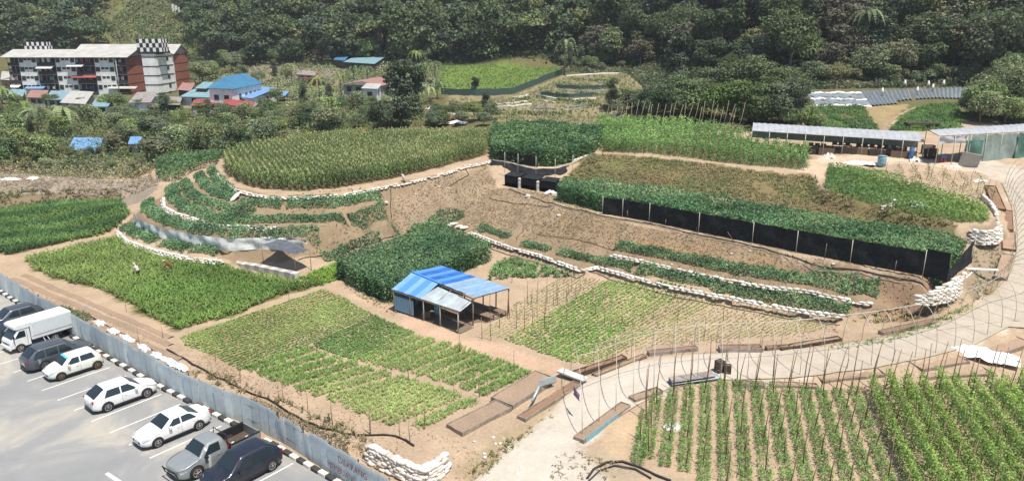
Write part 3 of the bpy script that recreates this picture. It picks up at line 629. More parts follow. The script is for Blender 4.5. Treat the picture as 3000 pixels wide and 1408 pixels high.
# --- leafy masses on trellises
def leaf_mass(P, h, size, ca, cb, dtop, dside, seed, und=.12, inner=.5, zt=None):
    A = area(P); q = rnd_in(P, int(A * dtop)); hh = h * (1 + und * smooth_noise(q[:, 0], q[:, 1], 1.3, seed) + und * .5 * smooth_noise(q[:, 0], q[:, 1], 3.5, seed + 1))
    z = Hs(q[:, 0], q[:, 1]) + hh - np.abs(rng.normal(0, .16, len(q))); parts = [np.concatenate([q, z[:, None]], 1)]
    n = len(P); 
    for i in range(n):
        a, b = P[i], P[(i + 1) % n]; l = np.hypot(*(b - a)); k = int(l * h * dside)
        if k == 0: continue
        t = rng.random(k)[:, None]; pp = a * (1 - t) + b * t; nn = np.array([(b - a)[1], -(b - a)[0]]) / l; pp = pp + nn * (rng.normal(0, .13, (k, 1)) + .12 * np.sin(t * l * 3.1 + i))
        z = Hs(pp[:, 0], pp[:, 1]) + rng.random(k) ** .8 * h; parts.append(np.concatenate([pp, z[:, None]], 1))
    q = rnd_in(P, int(A * dtop * inner)); inner_ = np.concatenate([q, (Hs(q[:, 0], q[:, 1]) + rng.random(len(q)) * h * .8)[:, None]], 1)
    Pt = np.concatenate(parts); return cat([leaf_cloud(Pt, size, patchy(Pt[:, :2], .6, seed + 2, ca, cb), cvar=.3), leaf_cloud(inner_, size * 1.9, patchy(inner_[:, :2], .6, seed + 2, ca, cb), cvar=.3)])
blockP = np.array([(-17.4, 69.6), (-11.4, 62.9), (-2.3, 75.2), (-8.2, 83.2)])
veg('bean_block', leaf_mass(blockP, 2.05, .24, (.065, .135, .06), (.12, .20, .09), 80, 85, 30, .05, .5), 'dense dark green block of climbing beans behind the blue-roofed shed', 'bean plot')
fr = offset(SB[1:], -.85); bk = offset(SB[1:], -7.0)
bs = [(p.x, p.y) for p in fr[1:]] + [(fr[-1].x + 0.0, fr[-1].y)] + [(p.x, p.y) for p in reversed(bk[1:])]
rowP = np.array([(p.x, p.y) for p in [W(1405, 505, 4.0), W(1512, 532, 4.0)]] + [(p.x, p.y) for p in fr[2:-1]] + [(35.6, 57.9), (40.0, 62.4)] + [(p.x, p.y) for p in reversed(bk[2:-1])] + [(p.x, p.y) for p in [W(1490, 495, 4.1), W(1420, 480, 4.0)]])
veg('long_bean_trellis', leaf_mass(rowP, 2.15, .24, (.075, .155, .065), (.125, .21, .09), 66, 70, 40, .10, .9), 'long band of climbing beans on trellis behind the black net wall', 'bean plot')
veg('upper_bean_block', leaf_mass(POLY['ubeanL'], 2.3, .36, (.06, .125, .05), (.125, .205, .08), 42, 42, 50, .18, .3), 'dark green climbing bean block above the three black net bays', 'bean plot')
ORD = 'first second third fourth fifth sixth seventh eighth ninth tenth eleventh twelfth thirteenth fourteenth fifteenth sixteenth seventeenth eighteenth nineteenth twentieth twenty-first twenty-second twenty-third twenty-fourth twenty-fifth twenty-sixth twenty-seventh'.split()
# trellis rows of the upper terrace: each row a thing
fl = Gp([(1518, 380), (1600, 385), (1750, 399), (1900, 419), (2018, 430)]); fl = resample(fl, 27)
for i, p in enumerate(fl):
    a = Vector((p.x, p.y, 0)); d = Vector((.10 + .012 * i, 1, 0)).normalized(); Lr = 25 - i * .5 if i < 20 else 13.5 - (i - 20) * .8
    n = int(Lr * 80); s = rng.random(n) * Lr; hh = 2.25 + .2 * math.sin(i * 1.7); lat = rng.normal(0, .3, n); z = rng.random(n) ** .75 * hh
    X = a.x + d.x * s + lat; Y = a.y + s * d.y; PP = np.stack([X, Y, Hs(X, Y) + z], 1); up_ = (z / hh)[:, None]
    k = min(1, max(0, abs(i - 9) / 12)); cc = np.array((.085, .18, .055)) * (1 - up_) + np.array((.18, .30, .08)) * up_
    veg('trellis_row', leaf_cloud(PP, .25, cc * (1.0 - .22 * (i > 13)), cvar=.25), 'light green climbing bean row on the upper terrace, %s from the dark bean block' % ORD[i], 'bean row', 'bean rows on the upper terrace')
P2 = rnd_in(POLY['gbean'], int(area(POLY['gbean']) * 45)); hh = .9 + .12 * smooth_noise(P2[:, 0], P2[:, 1], 2, 3)
P3 = onground(P2); P3[:, 2] += hh * rng.random(len(P2)) ** .5; tt = np.clip((P2[:, 0:1] - 38) / 8, 0, 1)
veg('low_bean_bed', leaf_cloud(P3, .26, np.array((.085, .165, .05)) * (1 - tt) + np.array((.15, .23, .055)) * tt), 'bright green low bean bed on the terrace edged with white sacks at the right', 'bean bed')
P2 = rnd_in(POLY['leftbean'], int(area(POLY['leftbean']) * 32)); P3 = onground(P2); P3[:, 2] += 1.5 * rng.random(len(P2)) ** .5
veg('small_bean_plot', leaf_cloud(P3, .38, patchy(P2, .5, 8, (.065, .125, .05), (.10, .17, .065))), 'green bean plot left of the maize mound, below the trees', 'bean bed')
# staked young plants: cone-shaped
P2 = field_points(POLY['staked'], 0, (1.5, .9), R(-20)); P3 = onground(P2); parts = []
for p in P3:
    k = 26; z = rng.random(k) * 1.15; r = (1.25 - z) * .22; a = rng.uniform(0, 6.28, k); parts.append(leaf_cloud(np.stack([p[0] + r * np.cos(a), p[1] + r * np.sin(a), p[2] + z], 1), .16, (.13, .16, .055)))
veg('staked_seedlings', cat(parts), 'rows of small cone-shaped staked plants beside the dirt road at the upper right', kind='stuff')
# --- bushy beds on the terraces
def bed(pts, width, h, label, ca=(.07, .15, .065), cb=(.15, .25, .12), den=150, size=.22, z=None, grp=None, name='vegetable_bed', gap=True):
    P = Gp(pts) if z is None else [W(p[0], p[1], z) for p in pts]
    h *= 1.1
    P = resample(P, max(2, int(plen(P) / .5))); P = np.array([(p.x, p.y) for p in P]); L_ = np.concatenate([[0], np.cumsum(np.hypot(*(np.diff(P, axis=0).T)))])
    n = int(L_[-1] * width * den); s = rng.random(n) * L_[-1]; x = np.interp(s, L_, P[:, 0]); y = np.interp(s, L_, P[:, 1])
    tx = np.gradient(P[:, 0]); ty = np.gradient(P[:, 1]); ll = np.hypot(tx, ty); nx_ = np.interp(s, L_, -ty / ll); ny_ = np.interp(s, L_, tx / ll)
    w_ = width * .5 * (1 + .25 * np.sin(s * 1.9) * np.sin(s * .7)); o = rng.uniform(-1, 1, n); x = x + nx_ * w_ * o; y = y + ny_ * w_ * o
    clump = .62 + .38 * np.abs(np.sin(s * 2.6 + np.round(o * 1.2) * 1.3)); zz = Hs(x, y) + h * clump * np.sqrt(np.maximum(0, 1 - .75 * o * o)) * rng.random(n) ** .45
    if gap:
        keep = (smooth_noise(s, s * 0, 1.1, int(L_[-1] * 10)) > -.75); x, y, zz = x[keep], y[keep], zz[keep]
    PP = np.stack([x, y, zz], 1)
    return veg(name, leaf_cloud(PP, size, patchy(PP[:, :2], 1.2, 5, ca, cb), cvar=.3), label, 'vegetable bed', grp)
TG = 'leafy beds on the mound terraces'
bed([(318, 572), (345, 590), (400, 610), (470, 628), (548, 642)], 1.7, .65, 'leafy bed on the lowest terrace, just above the lowest white sack edging', grp=TG)
bed([(372, 508), (372, 530), (400, 550), (450, 568), (520, 578), (600, 588), (640, 590)], 1.6, .6, 'curved leafy bed directly above the grey netting wall', grp=TG)
bed([(644, 590), (700, 592), (804, 591)], 1.3, .6, 'short leafy bed above the dark shade sheet on the mound', grp=TG)
bed([(432, 472), (438, 500), (470, 526), (530, 548), (600, 556), (644, 556), (811, 555), (973, 540)], 1.7, .65, 'longest curved leafy bed, middle terrace of the mound', grp=TG)
bed([(462, 458), (478, 488), (520, 512), (590, 530), (640, 538)], 1.3, .6, 'curved leafy bed on the left bend of the mound between longest and inner beds', grp=TG)
bed([(500, 440), (515, 468), (550, 492), (588, 503)], 1.4, .6, 'inner curved leafy bed at the upper left of the mound', grp=TG)
bed([(530, 425), (545, 455), (575, 482), (590, 492)], 1.1, .55, 'innermost short leafy bed beside the white sack rim at the upper left', grp=TG)
bed([(604, 512), (700, 518), (794, 516), (880, 510), (961, 500)], 1.5, .65, 'straight leafy bed just below the white sack rim of the maize', grp=TG)
bed([(1000, 600), (1060, 575), (1110, 552), (1165, 542)], 1.5, .6, 'narrow leafy bed climbing from the bean block towards the slope', grp=TG)
bed([(810, 650), (880, 632), (960, 612)], 1.3, .6, 'narrow leafy bed along the back edge of the bean block', grp=TG)
RG = 'leafy beds with white sack edging on the right slope'
bed([(1205, 573), (1240, 585), (1280, 599)], 1.0, .55, 'short leafy bed at the left end of the lower sack edging', grp=RG)
bed([(1315, 616), (1400, 636), (1480, 655), (1560, 668), (1592, 677)], 1.2, .65, 'leafy bed along the left half of the lower white sack edging', grp=RG)
bed([(1605, 680), (1700, 703), (1800, 724), (1900, 745), (2000, 763), (2140, 779)], 1.3, .7, 'leafy bed along the right half of the lower white sack edging', grp=RG)
bed([(1552, 622), (1622, 637), (1740, 660), (1850, 682), (1950, 700), (2050, 712), (2150, 728), (2212, 738)], 1.5, .75, 'leafy bed above the upper white sack edging on the right slope', grp=RG)
# --- tidy rows of seedlings in the low fields
sprout = [blades(6, .16, .16, .055, .35, 90 + s) for s in range(4)]; lett = [blades(6, .13, .17, .10, .4, 110 + s) for s in range(4)]
tuft = [blades(6, .30, .17, .042, .3, 130 + s) for s in range(3)]
def crop_row(a, b, tpl, step, ca, cb, scale, label, grp, width=0, rows=1, name='seedling_row', seed=0, jit=.03, miss=.0, sv=.2):
    Lr = math.hypot(b[0] - a[0], b[1] - a[1]); n = max(2, int(Lr / step)); s = (np.arange(n) + .5) / n; pts = []
    d = np.array([b[0] - a[0], b[1] - a[1]]) / Lr; nn = np.array([-d[1], d[0]])
    for r in range(rows):
        off = 0 if rows == 1 else (r / (rows - 1) - .5) * width
        pp = np.array([a[0], a[1]]) + d * Lr * s[:, None] + nn * off + rng.normal(0, jit, (n, 2)); pts.append(pp)
    P2 = np.concatenate(pts)
    if miss: P2 = P2[rng.random(len(P2)) > miss * (1 + .9 * smooth_noise(P2[:, 0], P2[:, 1], .5, 77))]
    return veg(name, scatter(tpl, onground(P2, .01), scale, patchy(P2, .4, 21, ca, cb), .2, sv), label, 'crop row', grp)
def interp_rows(keys, spacing):
    """keys: list of (start uv, end uv) -> evenly spaced rows between them"""
    K = [(W(*a), W(*b)) for a, b in keys]; out = []
    for (a0, b0), (a1, b1) in zip(K[:-1], K[1:]):
        w = ((a1 - a0).length + (b1 - b0).length) / 2; d = ((b0 - a0).normalized()); m = (a1 + b1 - a0 - b0) / 2; perp = abs(m.x * -d.y + m.y * d.x)
        n = max(1, int(round(perp / spacing)))
        out += [(a0.lerp(a1, i / n), b0.lerp(b1, i / n)) for i in range(n)]
    return out
for i, (a, b) in enumerate(interp_rows([((455, 850), (812, 729)), ((470, 870), (868, 750)), ((545, 898), (900, 772)), ((600, 930), (940, 792)), ((604, 936), (786, 868))], .36)):
    t = abs(math.sin(i * .37)); crop_row(a, b, lett, .21, (.12, .19, .045), (.22, .28, .08), 1.05, 'thin row of small green seedlings in the plot beside the maize path', 'seedling rows in the left low field')
for i, (a, b) in enumerate(interp_rows([((788, 868), (946, 794)), ((840, 890), (1000, 818)), ((902, 908), (1048, 838))], .36)):
    crop_row(a, b, lett, .19, (.085, .16, .04), (.14, .21, .055), 1.25, 'darker green close-set seedling row left of the path corner', 'dark seedling rows by the path')
n_ = 0
for keys, lab, grp in (([((905, 911), (1060, 843)), ((1000, 935), (1170, 872)), ((1120, 968), (1270, 905)), ((1245, 1006), (1362, 945))], 'grassy green bed in the upper row of broad beds beside the sandy path', 'broad beds along the path'),
                       ([((618, 935), (792, 874)), ((700, 968), (905, 912)), ((820, 1008), (1030, 948)), ((960, 1070), (1160, 988)), ((1120, 1080), (1240, 1018))], 'grassy green bed in the lower row of broad beds nearest the fence', 'broad beds by the fence')):
    for i, (a, b) in enumerate(interp_rows(keys, 1.28)):
        a = a.lerp(b, .03); b = b.lerp(a, .04)
        crop_row(a, b, tuft, .145, (.12, .22, .045), (.24, .31, .10), .85, lab, grp, width=.92, rows=8, name='grassy_bed', jit=.07, miss=.10, sv=.35)
for i, (a, b) in enumerate(interp_rows([((1292, 768), (1425, 693)), ((1212, 838), (1470, 700)), ((1330, 874), (1590, 716)), ((1420, 908), (1700, 738)), ((1475, 918), (1790, 758)), ((1660, 868), (1860, 756)), ((1845, 856), (1990, 780)), ((2050, 849), (2120, 812))], .40)):
    m_ = a.lerp(b, .4); u_, v_ = proj(m_.x, m_.y, 0); g_ = (.10, .22, .03) if (1380 < u_ < 1560) else (.17, .23, .06); sc_ = 1.15 if 1380 < u_ < 1560 else (.6 if u_ < 1400 or u_ > 1650 else .85)
    crop_row(a, b, lett, .22, g_, (.26, .30, .10), sc_, 'thin row of seedlings in the field between the shed and the curving road', 'seedling rows in the right low field', miss=.05 if sc_ > .7 else .2)
# sparse plants by the bean block
P2 = rnd_in(poly([(1245, 668), (1300, 655), (1440, 690), (1400, 700), (1320, 700), (1230, 705)]), 260); veg('young_bean_patch', scatter([blades(9, .3, .3, .10, .5, 140 + s, .35) for s in range(3)], onground(P2), 1.0, np.array((.10, .17, .06)), .3), 'scattered young bean plants right of the bean block', kind='stuff')
# --- rows of climbing beans, lower right
far_v = {-1: 1038, 0: 1001, 1: 989, 2: 978, 3: 970, 4: 966, 5: 966, 6: 971, 7: 976, 8: 981, 9: 980}
ORD = 'first second third fourth fifth sixth seventh eighth ninth tenth eleventh twelfth thirteenth fourteenth fifteenth sixteenth seventeenth eighteenth nineteenth twentieth twenty-first twenty-second twenty-third twenty-fourth twenty-fifth twenty-sixth twenty-seventh'.split()
rowdir = Vector((math.cos(R(-104.8)), math.sin(R(-104.8)), 0)); RROWS = []
for k in range(-1, 30):
    p = W(1652 + 41.2 * k if k >= 0 else 1626, far_v.get(k, 982), 0); Lr = 17.0
    if k == -1: Lr = 6.2
    if k == 0: Lr = 7.6
    if k == 1: Lr = 9.2
    if k == 2: Lr = 10.4
    if k < 10 and k > 2: Lr = 11.5 + k * .3
    tall = k >= 13; q = p + rowdir * Lr; RROWS.append((k, p, q, tall))
    dn_ = 400 if tall else 260; n = int(Lr * dn_); s = rng.random(n); h = (1.65 + .25 * math.sin(k * 2.3)) if tall else .58
    if tall:
        z = rng.random(n) ** .8 * h; wd = .20 * (1 - .4 * z / h); lat = rng.normal(0, 1, n) * wd
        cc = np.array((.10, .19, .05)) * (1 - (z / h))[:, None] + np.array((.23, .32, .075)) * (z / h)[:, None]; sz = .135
    else:
        lat = np.where(rng.random(n) < .5, -.2, .2) + rng.normal(0, .10, n); z = rng.random(n) ** .7 * h * (.75 + .25 * np.sin(s * Lr * 4 + k)); cc = np.repeat(np.array([(.155, .245, .075)]), n, 0); sz = .12
    c2 = .5 + .5 * smooth_noise(s * Lr, s * 0 + k * 3, .7, 33); cc = cc * (1 - .35 * np.clip(c2, 0, 1)[:, None]) + np.array((.16, .26, .05)) * .35 * np.clip(c2, 0, 1)[:, None]
    X = p.x + (q.x - p.x) * s - rowdir.y * lat; Y = p.y + (q.y - p.y) * s + rowdir.x * lat
    gapn = smooth_noise(X, Y, 1.4, 60); kp_ = rng.random(n) < np.clip(1.1 + gapn * .5, .35, 1); X, Y, z, cc = X[kp_], Y[kp_], z[kp_], cc[kp_]
    PP = np.stack([X, Y, Hs(X, Y) + z], 1)
    on_ = ORD[(k - 13) if tall else k + 1]
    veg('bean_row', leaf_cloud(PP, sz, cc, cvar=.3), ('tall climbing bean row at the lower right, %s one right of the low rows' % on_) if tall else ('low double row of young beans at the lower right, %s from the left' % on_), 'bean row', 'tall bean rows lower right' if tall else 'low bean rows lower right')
# soil ridges between the bean rows are in the ground; faint raised beds under them
for i, (a, b) in enumerate((((-20, 700), (455, 905)), ((-20, 716), (440, 912)), ((-20, 732), (420, 916)), ((-20, 748), (400, 915)), ((30, 700), (430, 868)), ((60, 692), (430, 850)))):
    a, b = W(*a), W(*b); n = int((b - a).length / .35); d = (b - a).normalized(); sd = Vector((-d.y, d.x, 0)); vs = []
    for k in range(n + 1):
        p = a.lerp(b, k / n)
        for o_, hh in ((-.34, -.02), (-.16, .10), (.16, .11), (.34, -.02)): q = p + sd * (o_ + random.uniform(-.04, .04)); vs.append((q.x, q.y, H(q.x, q.y) + hh + random.uniform(-.02, .03)))
    tag(MB().add(vs, [(k * 4 + j, k * 4 + j + 1, k * 4 + j + 5, k * 4 + j + 4) for k in range(n) for j in range(3)], 0, True).build('soil_ridge', M['soill']), 'long bare soil ridge', kind='structure')
# --- clods and gravel
cube = (np.array([(x, y, z) for z in (-.3, .5) for y in (-.5, .5) for x in (-.5, .5)]), np.array([(0, 2, 3, 1), (4, 5, 7, 6), (0, 1, 5, 4), (2, 6, 7, 3), (0, 4, 6, 2), (1, 3, 7, 5)]), np.ones(8))
lump = [(cube[0] * np.random.default_rng(s).uniform(.6, 1.2, (8, 3)), cube[1], cube[2]) for s in range(4)]
def clods(P, n, sc, c, label, name='soil_clods'):
    q = rnd_in(P, n); q = q[smooth_noise(q[:, 0], q[:, 1], .7, 44) + rng.normal(0, .4, len(q)) > -.1]; return veg(name, scatter(lump, onground(q, .01), sc, np.array(c), .3, .6), label, kind='stuff')
clods(poly([(0, 690), (440, 860), (600, 935), (1080, 1090), (1160, 1110), (1300, 1209), (1000, 1209), (560, 960), (0, 760)]), 6000, .055, (.33, .25, .17), 'crumbs and clods of soil on the bare margin behind the fence')
clods(poly([(980, 500), (1228, 415), (1250, 470), (1388, 500), (1515, 545), (1755, 592), (2066, 658), (2319, 702), (2280, 780), (2120, 790), (1502, 640), (1182, 578), (1000, 592)]), 8000, .085, (.27, .19, .115), 'clods and stones on the cut slopes')
clods(np.array([(p.x, p.y) for p in RI[:-2]] + [(p.x, p.y) for p in reversed(RO2)] + [(p.x, p.y) for p in reversed(RO)]), 5000, .07, (.34, .30, .24), 'gravel on the dirt road', 'road_gravel')
clods(poly([(1210, 838), (1290, 768), (1425, 690), (2120, 800), (2100, 850), (1700, 870), (1470, 915)]), 4000, .07, (.26, .19, .12), 'soil crumbs in the right low field')
clods(poly([(0, 480), (0, 440), (380, 440), (400, 465), (300, 500)]), 3000, .22, (.28, .23, .17), 'rubble and clods on the left plateau')
# --- dry grass and weeds on slopes, one loose cover each
wd_ = [blades(6, .26, .24, .045, .45, 150 + s) for s in range(4)]
def weeds(pts, dens_, ca, cb, sc, name, label, w=None):
    P = poly(pts) if w is None else w; q = rnd_in(P, int(area(P) * dens_)); f = smooth_noise(q[:, 0], q[:, 1], .8, 66) + rng.normal(0, .3, len(q)); q = q[f > -.65]
    return veg(name, scatter(wd_, onground(q), sc, patchy(q, .5, 71, ca, cb), .3, .4), label, kind='stuff', mt='dry')
weeds([(985, 500), (1228, 415), (1255, 475), (1390, 492), (1515, 545), (1755, 592), (2066, 658), (2319, 702), (2270, 720), (2060, 690), (1700, 645), (1540, 630), (1500, 665), (1288, 605), (1180, 578), (1128, 542), (1000, 592)], 13, (.30, .22, .13), (.20, .16, .08), .6, 'dry_grass', 'dry straw-coloured grass on the cut slopes of the mound')
weeds([(590, 470), (700, 500), (970, 480), (980, 600), (800, 645), (690, 640), (820, 600)], 4, (.27, .20, .12), (.15, .15, .06), .8, 'dry_grass', 'thin dry grass between the mound terraces')
weeds([(1430, 445), (1490, 388), (1600, 395), (1750, 410), (1900, 430), (2050, 440), (2068, 485), (2250, 525), (2420, 572), (1900, 520), (1500, 455)], 17, (.22, .18, .09), (.13, .155, .055), 1.1, 'slope_grass', 'rough green and brown grass on the upper right slope')
weeds([(-60, 530), (-60, 485), (100, 480), (300, 478), (310, 503), (140, 508), (0, 530)], 7, (.14, .11, .05), (.10, .12, .04), 1.5, 'bank_grass', 'dark weedy grass on the left bank')
weeds([(-60, 478), (-60, 440), (380, 440), (400, 465), (320, 500)], 2.5, (.25, .19, .12), (.15, .13, .06), 1.0, 'bank_grass', 'sparse dry weeds on the bare plateau at the left')
weeds([(2250, 770), (2330, 740), (2380, 720), (2440, 760), (2330, 800), (2240, 812), (2140, 812)], 8, (.24, .20, .10), (.13, .15, .05), 1.2, 'bank_grass', 'weeds on the bank below the white sack wall')
weeds([(2080, 872), (2230, 846), (2330, 812), (2440, 765), (2455, 775), (2350, 826), (2240, 862), (2100, 882)], 16, (.13, .22, .05), (.17, .24, .06), .8, 'verge_grass', 'green grass verge along the inner side of the road')
weeds([(1150, 1209), (1330, 1070), (1400, 1010), (1390, 1050), (1250, 1170), (1210, 1209)], 8, (.28, .22, .11), (.14, .15, .05), .9, 'verge_grass', 'dry weeds beside the lower end of the road')
weeds([(440, 935), (600, 985), (750, 1030), (860, 1110), (960, 1170), (1000, 1150), (880, 1075), (700, 1000), (560, 940)], 9, (.20, .15, .08), (.11, .12, .05), 1.1, 'fence_weeds', 'brown weeds growing along the back of the grey fence')
weeds([(1380, 1209), (1400, 1150), (1480, 1130), (1560, 1170), (1600, 1209)], 7, (.28, .24, .15), (.20, .18, .10), .8, 'verge_grass', 'pale dusty weeds at the lower edge of the road')
weeds([(2460, 600), (2520, 570), (2540, 690), (2450, 760), (2440, 700)], 6, (.28, .23, .14), (.16, .17, .07), 1.0, 'verge_grass', 'weeds between the black net wall and the right bend of the road')
weeds([(868, 725), (890, 712), (1000, 780), (995, 795), (930, 765)], 8, (.20, .20, .08), (.12, .17, .05), .8, 'path_grass', 'short grass along the foot of the bean block')
weeds([(1118, 300), (1125, 245), (1290, 245), (1420, 195), (1570, 186), (1650, 255), (1640, 312), (1400, 310)], 2.6, (.22, .20, .10), (.11, .145, .05), 1.5, 'terrace_weeds', 'dry weeds over the far brown terraces')
weeds([(1092, 236), (1112, 168), (1250, 160), (1412, 172), (1400, 190), (1290, 236)], .9, (.11, .18, .04), (.15, .22, .05), 2.2, 'lawn_grass', 'bright green grass of the far meadow')
weeds([(2030, 325), (2020, 280), (2070, 262), (2170, 268), (2215, 330)], 8, (.055, .12, .035), (.09, .16, .045), 1.8, 'creeper_patch', 'green leafy patch left of the earth path below the silver strips')
weeds([(2235, 330), (2285, 285), (2330, 265), (2410, 262), (2420, 330)], 8, (.055, .12, .035), (.09, .16, .045), 1.8, 'creeper_patch', 'green leafy patch right of the earth path below the silver strips')
# ================================================================ WHITE SACK WALLS
def sack_mesh(seed):
    r = random.Random(seed); mb = MB(); n, k = 6, 4; vs = []
    for i in range(k + 1):
        t = -1 + 2 * i / k; rr = max(.16, (1 - abs(t) ** 3.5) ** .5)
        for j in range(n):
            a = 2 * math.pi * j / n + .3; vs.append((t * .33, math.copysign(abs(math.cos(a)) ** .8, math.cos(a)) * .20 * rr * r.uniform(.85, 1.15), math.sin(a) * .105 * rr * r.uniform(.8, 1.2)))
    fs = [(i * n + j, i * n + (j + 1) % n, (i + 1) * n + (j + 1) % n, (i + 1) * n + j) for i in range(k) for j in range(n)] + [tuple(range(n))[::-1], tuple(k * n + j for j in range(n))]
    mb.add(vs, fs, 0, True); return mb.mesh('sandbag', M['bag2'] if seed % 3 == 2 else M['bag'])
SK = [sack_mesh(i) for i in range(6)]
def sack_wall(P, label, layers=2, zb=None, cat_='sandbag wall', lean=.1, drop=0.0, miss=.05, ln=.6, top=None, S=1.0):
    """P plan polyline at base; layers may be a function of position 0..1"""
    P = [Vector(p) for p in P]; t = thing('sandbag_wall', label, cat_, tuple(P[0])); base = P[0]
    LL = plen(P); n = max(1, int(LL / ln)); pp = resample(P, n + 1)
    for i in range(n):
        a, b = pp[i], pp[i + 1]; c = (a + b) / 2; ang = math.atan2(b.y - a.y, b.x - a.x); nrm = Vector((-(b - a).y, (b - a).x, 0)).normalized()
        nl = layers(i / n) if callable(layers) else layers
        for l in range(int(round(nl))):
            if random.random() < miss: continue
            z = (c.z if zb is None else zb) + .10 + l * .165 
            off = (.5 if l % 2 else 0) * (b - a) + nrm * lean * l
            link('sandbag', random.choice(SK), t, Vector((c.x, c.y, z)) + off - base + Vector((random.uniform(-.04, .04), random.uniform(-.05, .05), random.uniform(-.02, .02))), (random.uniform(-.15, .15), random.uniform(-.1, .1), ang + random.uniform(-.2, .2) + (math.pi if random.random() < .5 else 0)), (S * random.uniform(.9, 1.12), S * random.uniform(.9, 1.15), S * random.uniform(.85, 1.2)))
    return t
def foot_of(P, d): return [Vector((p.x, p.y, 0)) for p in offset(P, d)]
def onz(P): return [Vector((p.x, p.y, H(p.x, p.y))) for p in P]
random.seed(5)
sack_wall([Vector((p.x, p.y, .42)) for p in offset(T1, .30)], 'curved white sack edging along the lowest terrace, beside the leafy maize plot', 3, miss=.04)
sack_wall([Vector((p.x, p.y, 3.1)) for p in offset(T3[:7], .35)], 'white sack edging on the middle terrace at the left bend of the mound', 3)
sack_wall([Vector((p.x, p.y, 5.3)) for p in offset(TS, .35)], 'long white sack rim around the foot of the tall maize on top of the mound', 2, miss=.10, ln=.66)
sack_wall([Vector((p.x, p.y, 1.58)) for p in offset(UB, .28)], 'double white sack edging under the upper leafy bed on the right slope', 2)
sack_wall([Vector((p.x, p.y, .62)) for p in offset(LB, .25)], 'longest white sack edging between the seedling field and the lower leafy bed on the right', 2)
sack_wall([Vector((p.x, p.y, 5.65)) for p in px([(1440, 410), (1462, 402), (1482, 394)], 5.6)] , 'short white sack edging right of the black net bays', 2)
# high wall at the right corner, facing the viewer
w1 = px([(2300, 716), (2335, 718), (2385, 708), (2420, 688), (2447, 668)], 3.9)
sack_wall([Vector((p.x, p.y, 2.35)) for p in offset(w1, .6)], 'high stacked white sack wall under the right corner of the black net', lambda s: 5 + 5 * math.sin(min(1, s * 1.3) * 2.4), lean=.055, miss=.03)
w1b = px([(2335, 775), (2365, 780), (2400, 772), (2420, 778)], 1.4)
sack_wall([Vector((p.x, p.y, 1.25)) for p in w1b], 'loose heap of white sacks at the foot of the high sack wall', 4, miss=.25, lean=.2)
w2 = px([(2440, 574), (2470, 580), (2500, 578), (2512, 566)], 6.0)
sack_wall([Vector((p.x, p.y, 4.7)) for p in offset(w2, .45)], 'stacked white sack wall at the near end of the low bean bed', 8, lean=.05, miss=.03)
w3 = px([(2512, 566), (2506, 545), (2490, 522), (2468, 506)], 6.1)
sack_wall([Vector((p.x, p.y, H(p.x, p.y) + .0)) for p in w3], 'white sack edging on the right end of the low bean bed', 3, lean=0)
sack_wall(onz(px([(2215, 541), (2250, 532), (2330, 548), (2320, 538), (2245, 527)], 5.3)), 'collapsed white sacks above the long bean trellis', 2, miss=.2)
FC = [fence_hit(1, 700)[0]]
w4 = px([(915, 1136), (945, 1150), (985, 1172), (1040, 1196), (1060, 1202), (1090, 1190), (1125, 1162)], .5)
sack_wall([Vector((p.x, p.y, .0)) for p in w4], 'white sack wall behind the fence at the bottom edge of the photo', 6, lean=.05, miss=.01, ln=.5, S=1.2)
sack_wall([Vector((p.x, p.y, .02)) for p in px([(930, 1152), (1010, 1200), (1060, 1225)], .0)], 'outer run of white sacks close to the warning fence', 3, lean=.04, miss=.05, ln=.5, S=1.2)
tag(link('rice_sack', SK[2], None, G(1016, 458) + Vector((0, 0, .55)), (.2, 1.2, .4), (1.8, 1.6, 1.8)), 'white sack standing up on the maize rim', 'sack')
tag(link('rice_sack', SK[1], None, G(592, 503) + Vector((0, 0, .4)), (.0, -.6, .9), (2.6, 2.2, 1.6)), 'grey-white sack lying among the inner beds of the mound', 'sack')
for i, (u, v) in enumerate([(1130, 572), (1142, 567), (1155, 574), (1168, 577)]):
    tag(link('rice_sack', SK[i], None, G(u, v) + Vector((0, 0, .25)), (0, .1, .9), (2.4, 1.8, 1.7)), 'grey sack in the pile at the corner above the bean block', 'sack', 'grey sacks above the bean block')
# ================================================================ NETS
def cloth(P, zt, zb, m, name, wav=.08, nz=5, thick=.01, seed=1, parent=None, lean=0.0, sag=.1):
    P = [Vector(p) for p in P]; n = max(2, int(plen(P) / .4)); pp = resample(P, n + 1); r = random.Random(seed); mb = MB(); vs = []
    for j in range(nz + 1):
        for i, p in enumerate(pp):
            a = pp[max(i - 1, 0)]; b = pp[min(i + 1, n)]; nr = Vector(((b - a).y, -(b - a).x, 0)).normalized(); f = j / nz
            ztt = zt(i / n) if callable(zt) else zt; zbb = zb(i / n) if callable(zb) else zb
            w = wav * (math.sin(i * 1.3 + seed) + .6 * math.sin(i * .47 + j * .9 + seed)) * math.sin(math.pi * min(1, f * .9 + .05)) + lean * (1 - f)
            vs.append(p * 1 + nr * (w + r.uniform(-.02, .02)) + Vector((0, 0, zbb + (ztt - zbb) * f - p.z - (sag * abs(math.sin(i * .6)) if j == nz else 0))))
    fs = [(j * (n + 1) + i, j * (n + 1) + i + 1, (j + 1) * (n + 1) + i + 1, (j + 1) * (n + 1) + i) for j in range(nz) for i in range(n)]
    mb.add(vs, fs, 0, True); me = mb.mesh(name, m); o = link(name, me, parent)
    return o
tag(cloth(offset(NT, .55), 2.72, lambda s: 1.2 + .9 * max(0, s - .6), M['netc'], 'netting_wall', .14, 6, seed=2, sag=.06), 'crumpled grey netting wall curving round the mound terrace', 'netting')
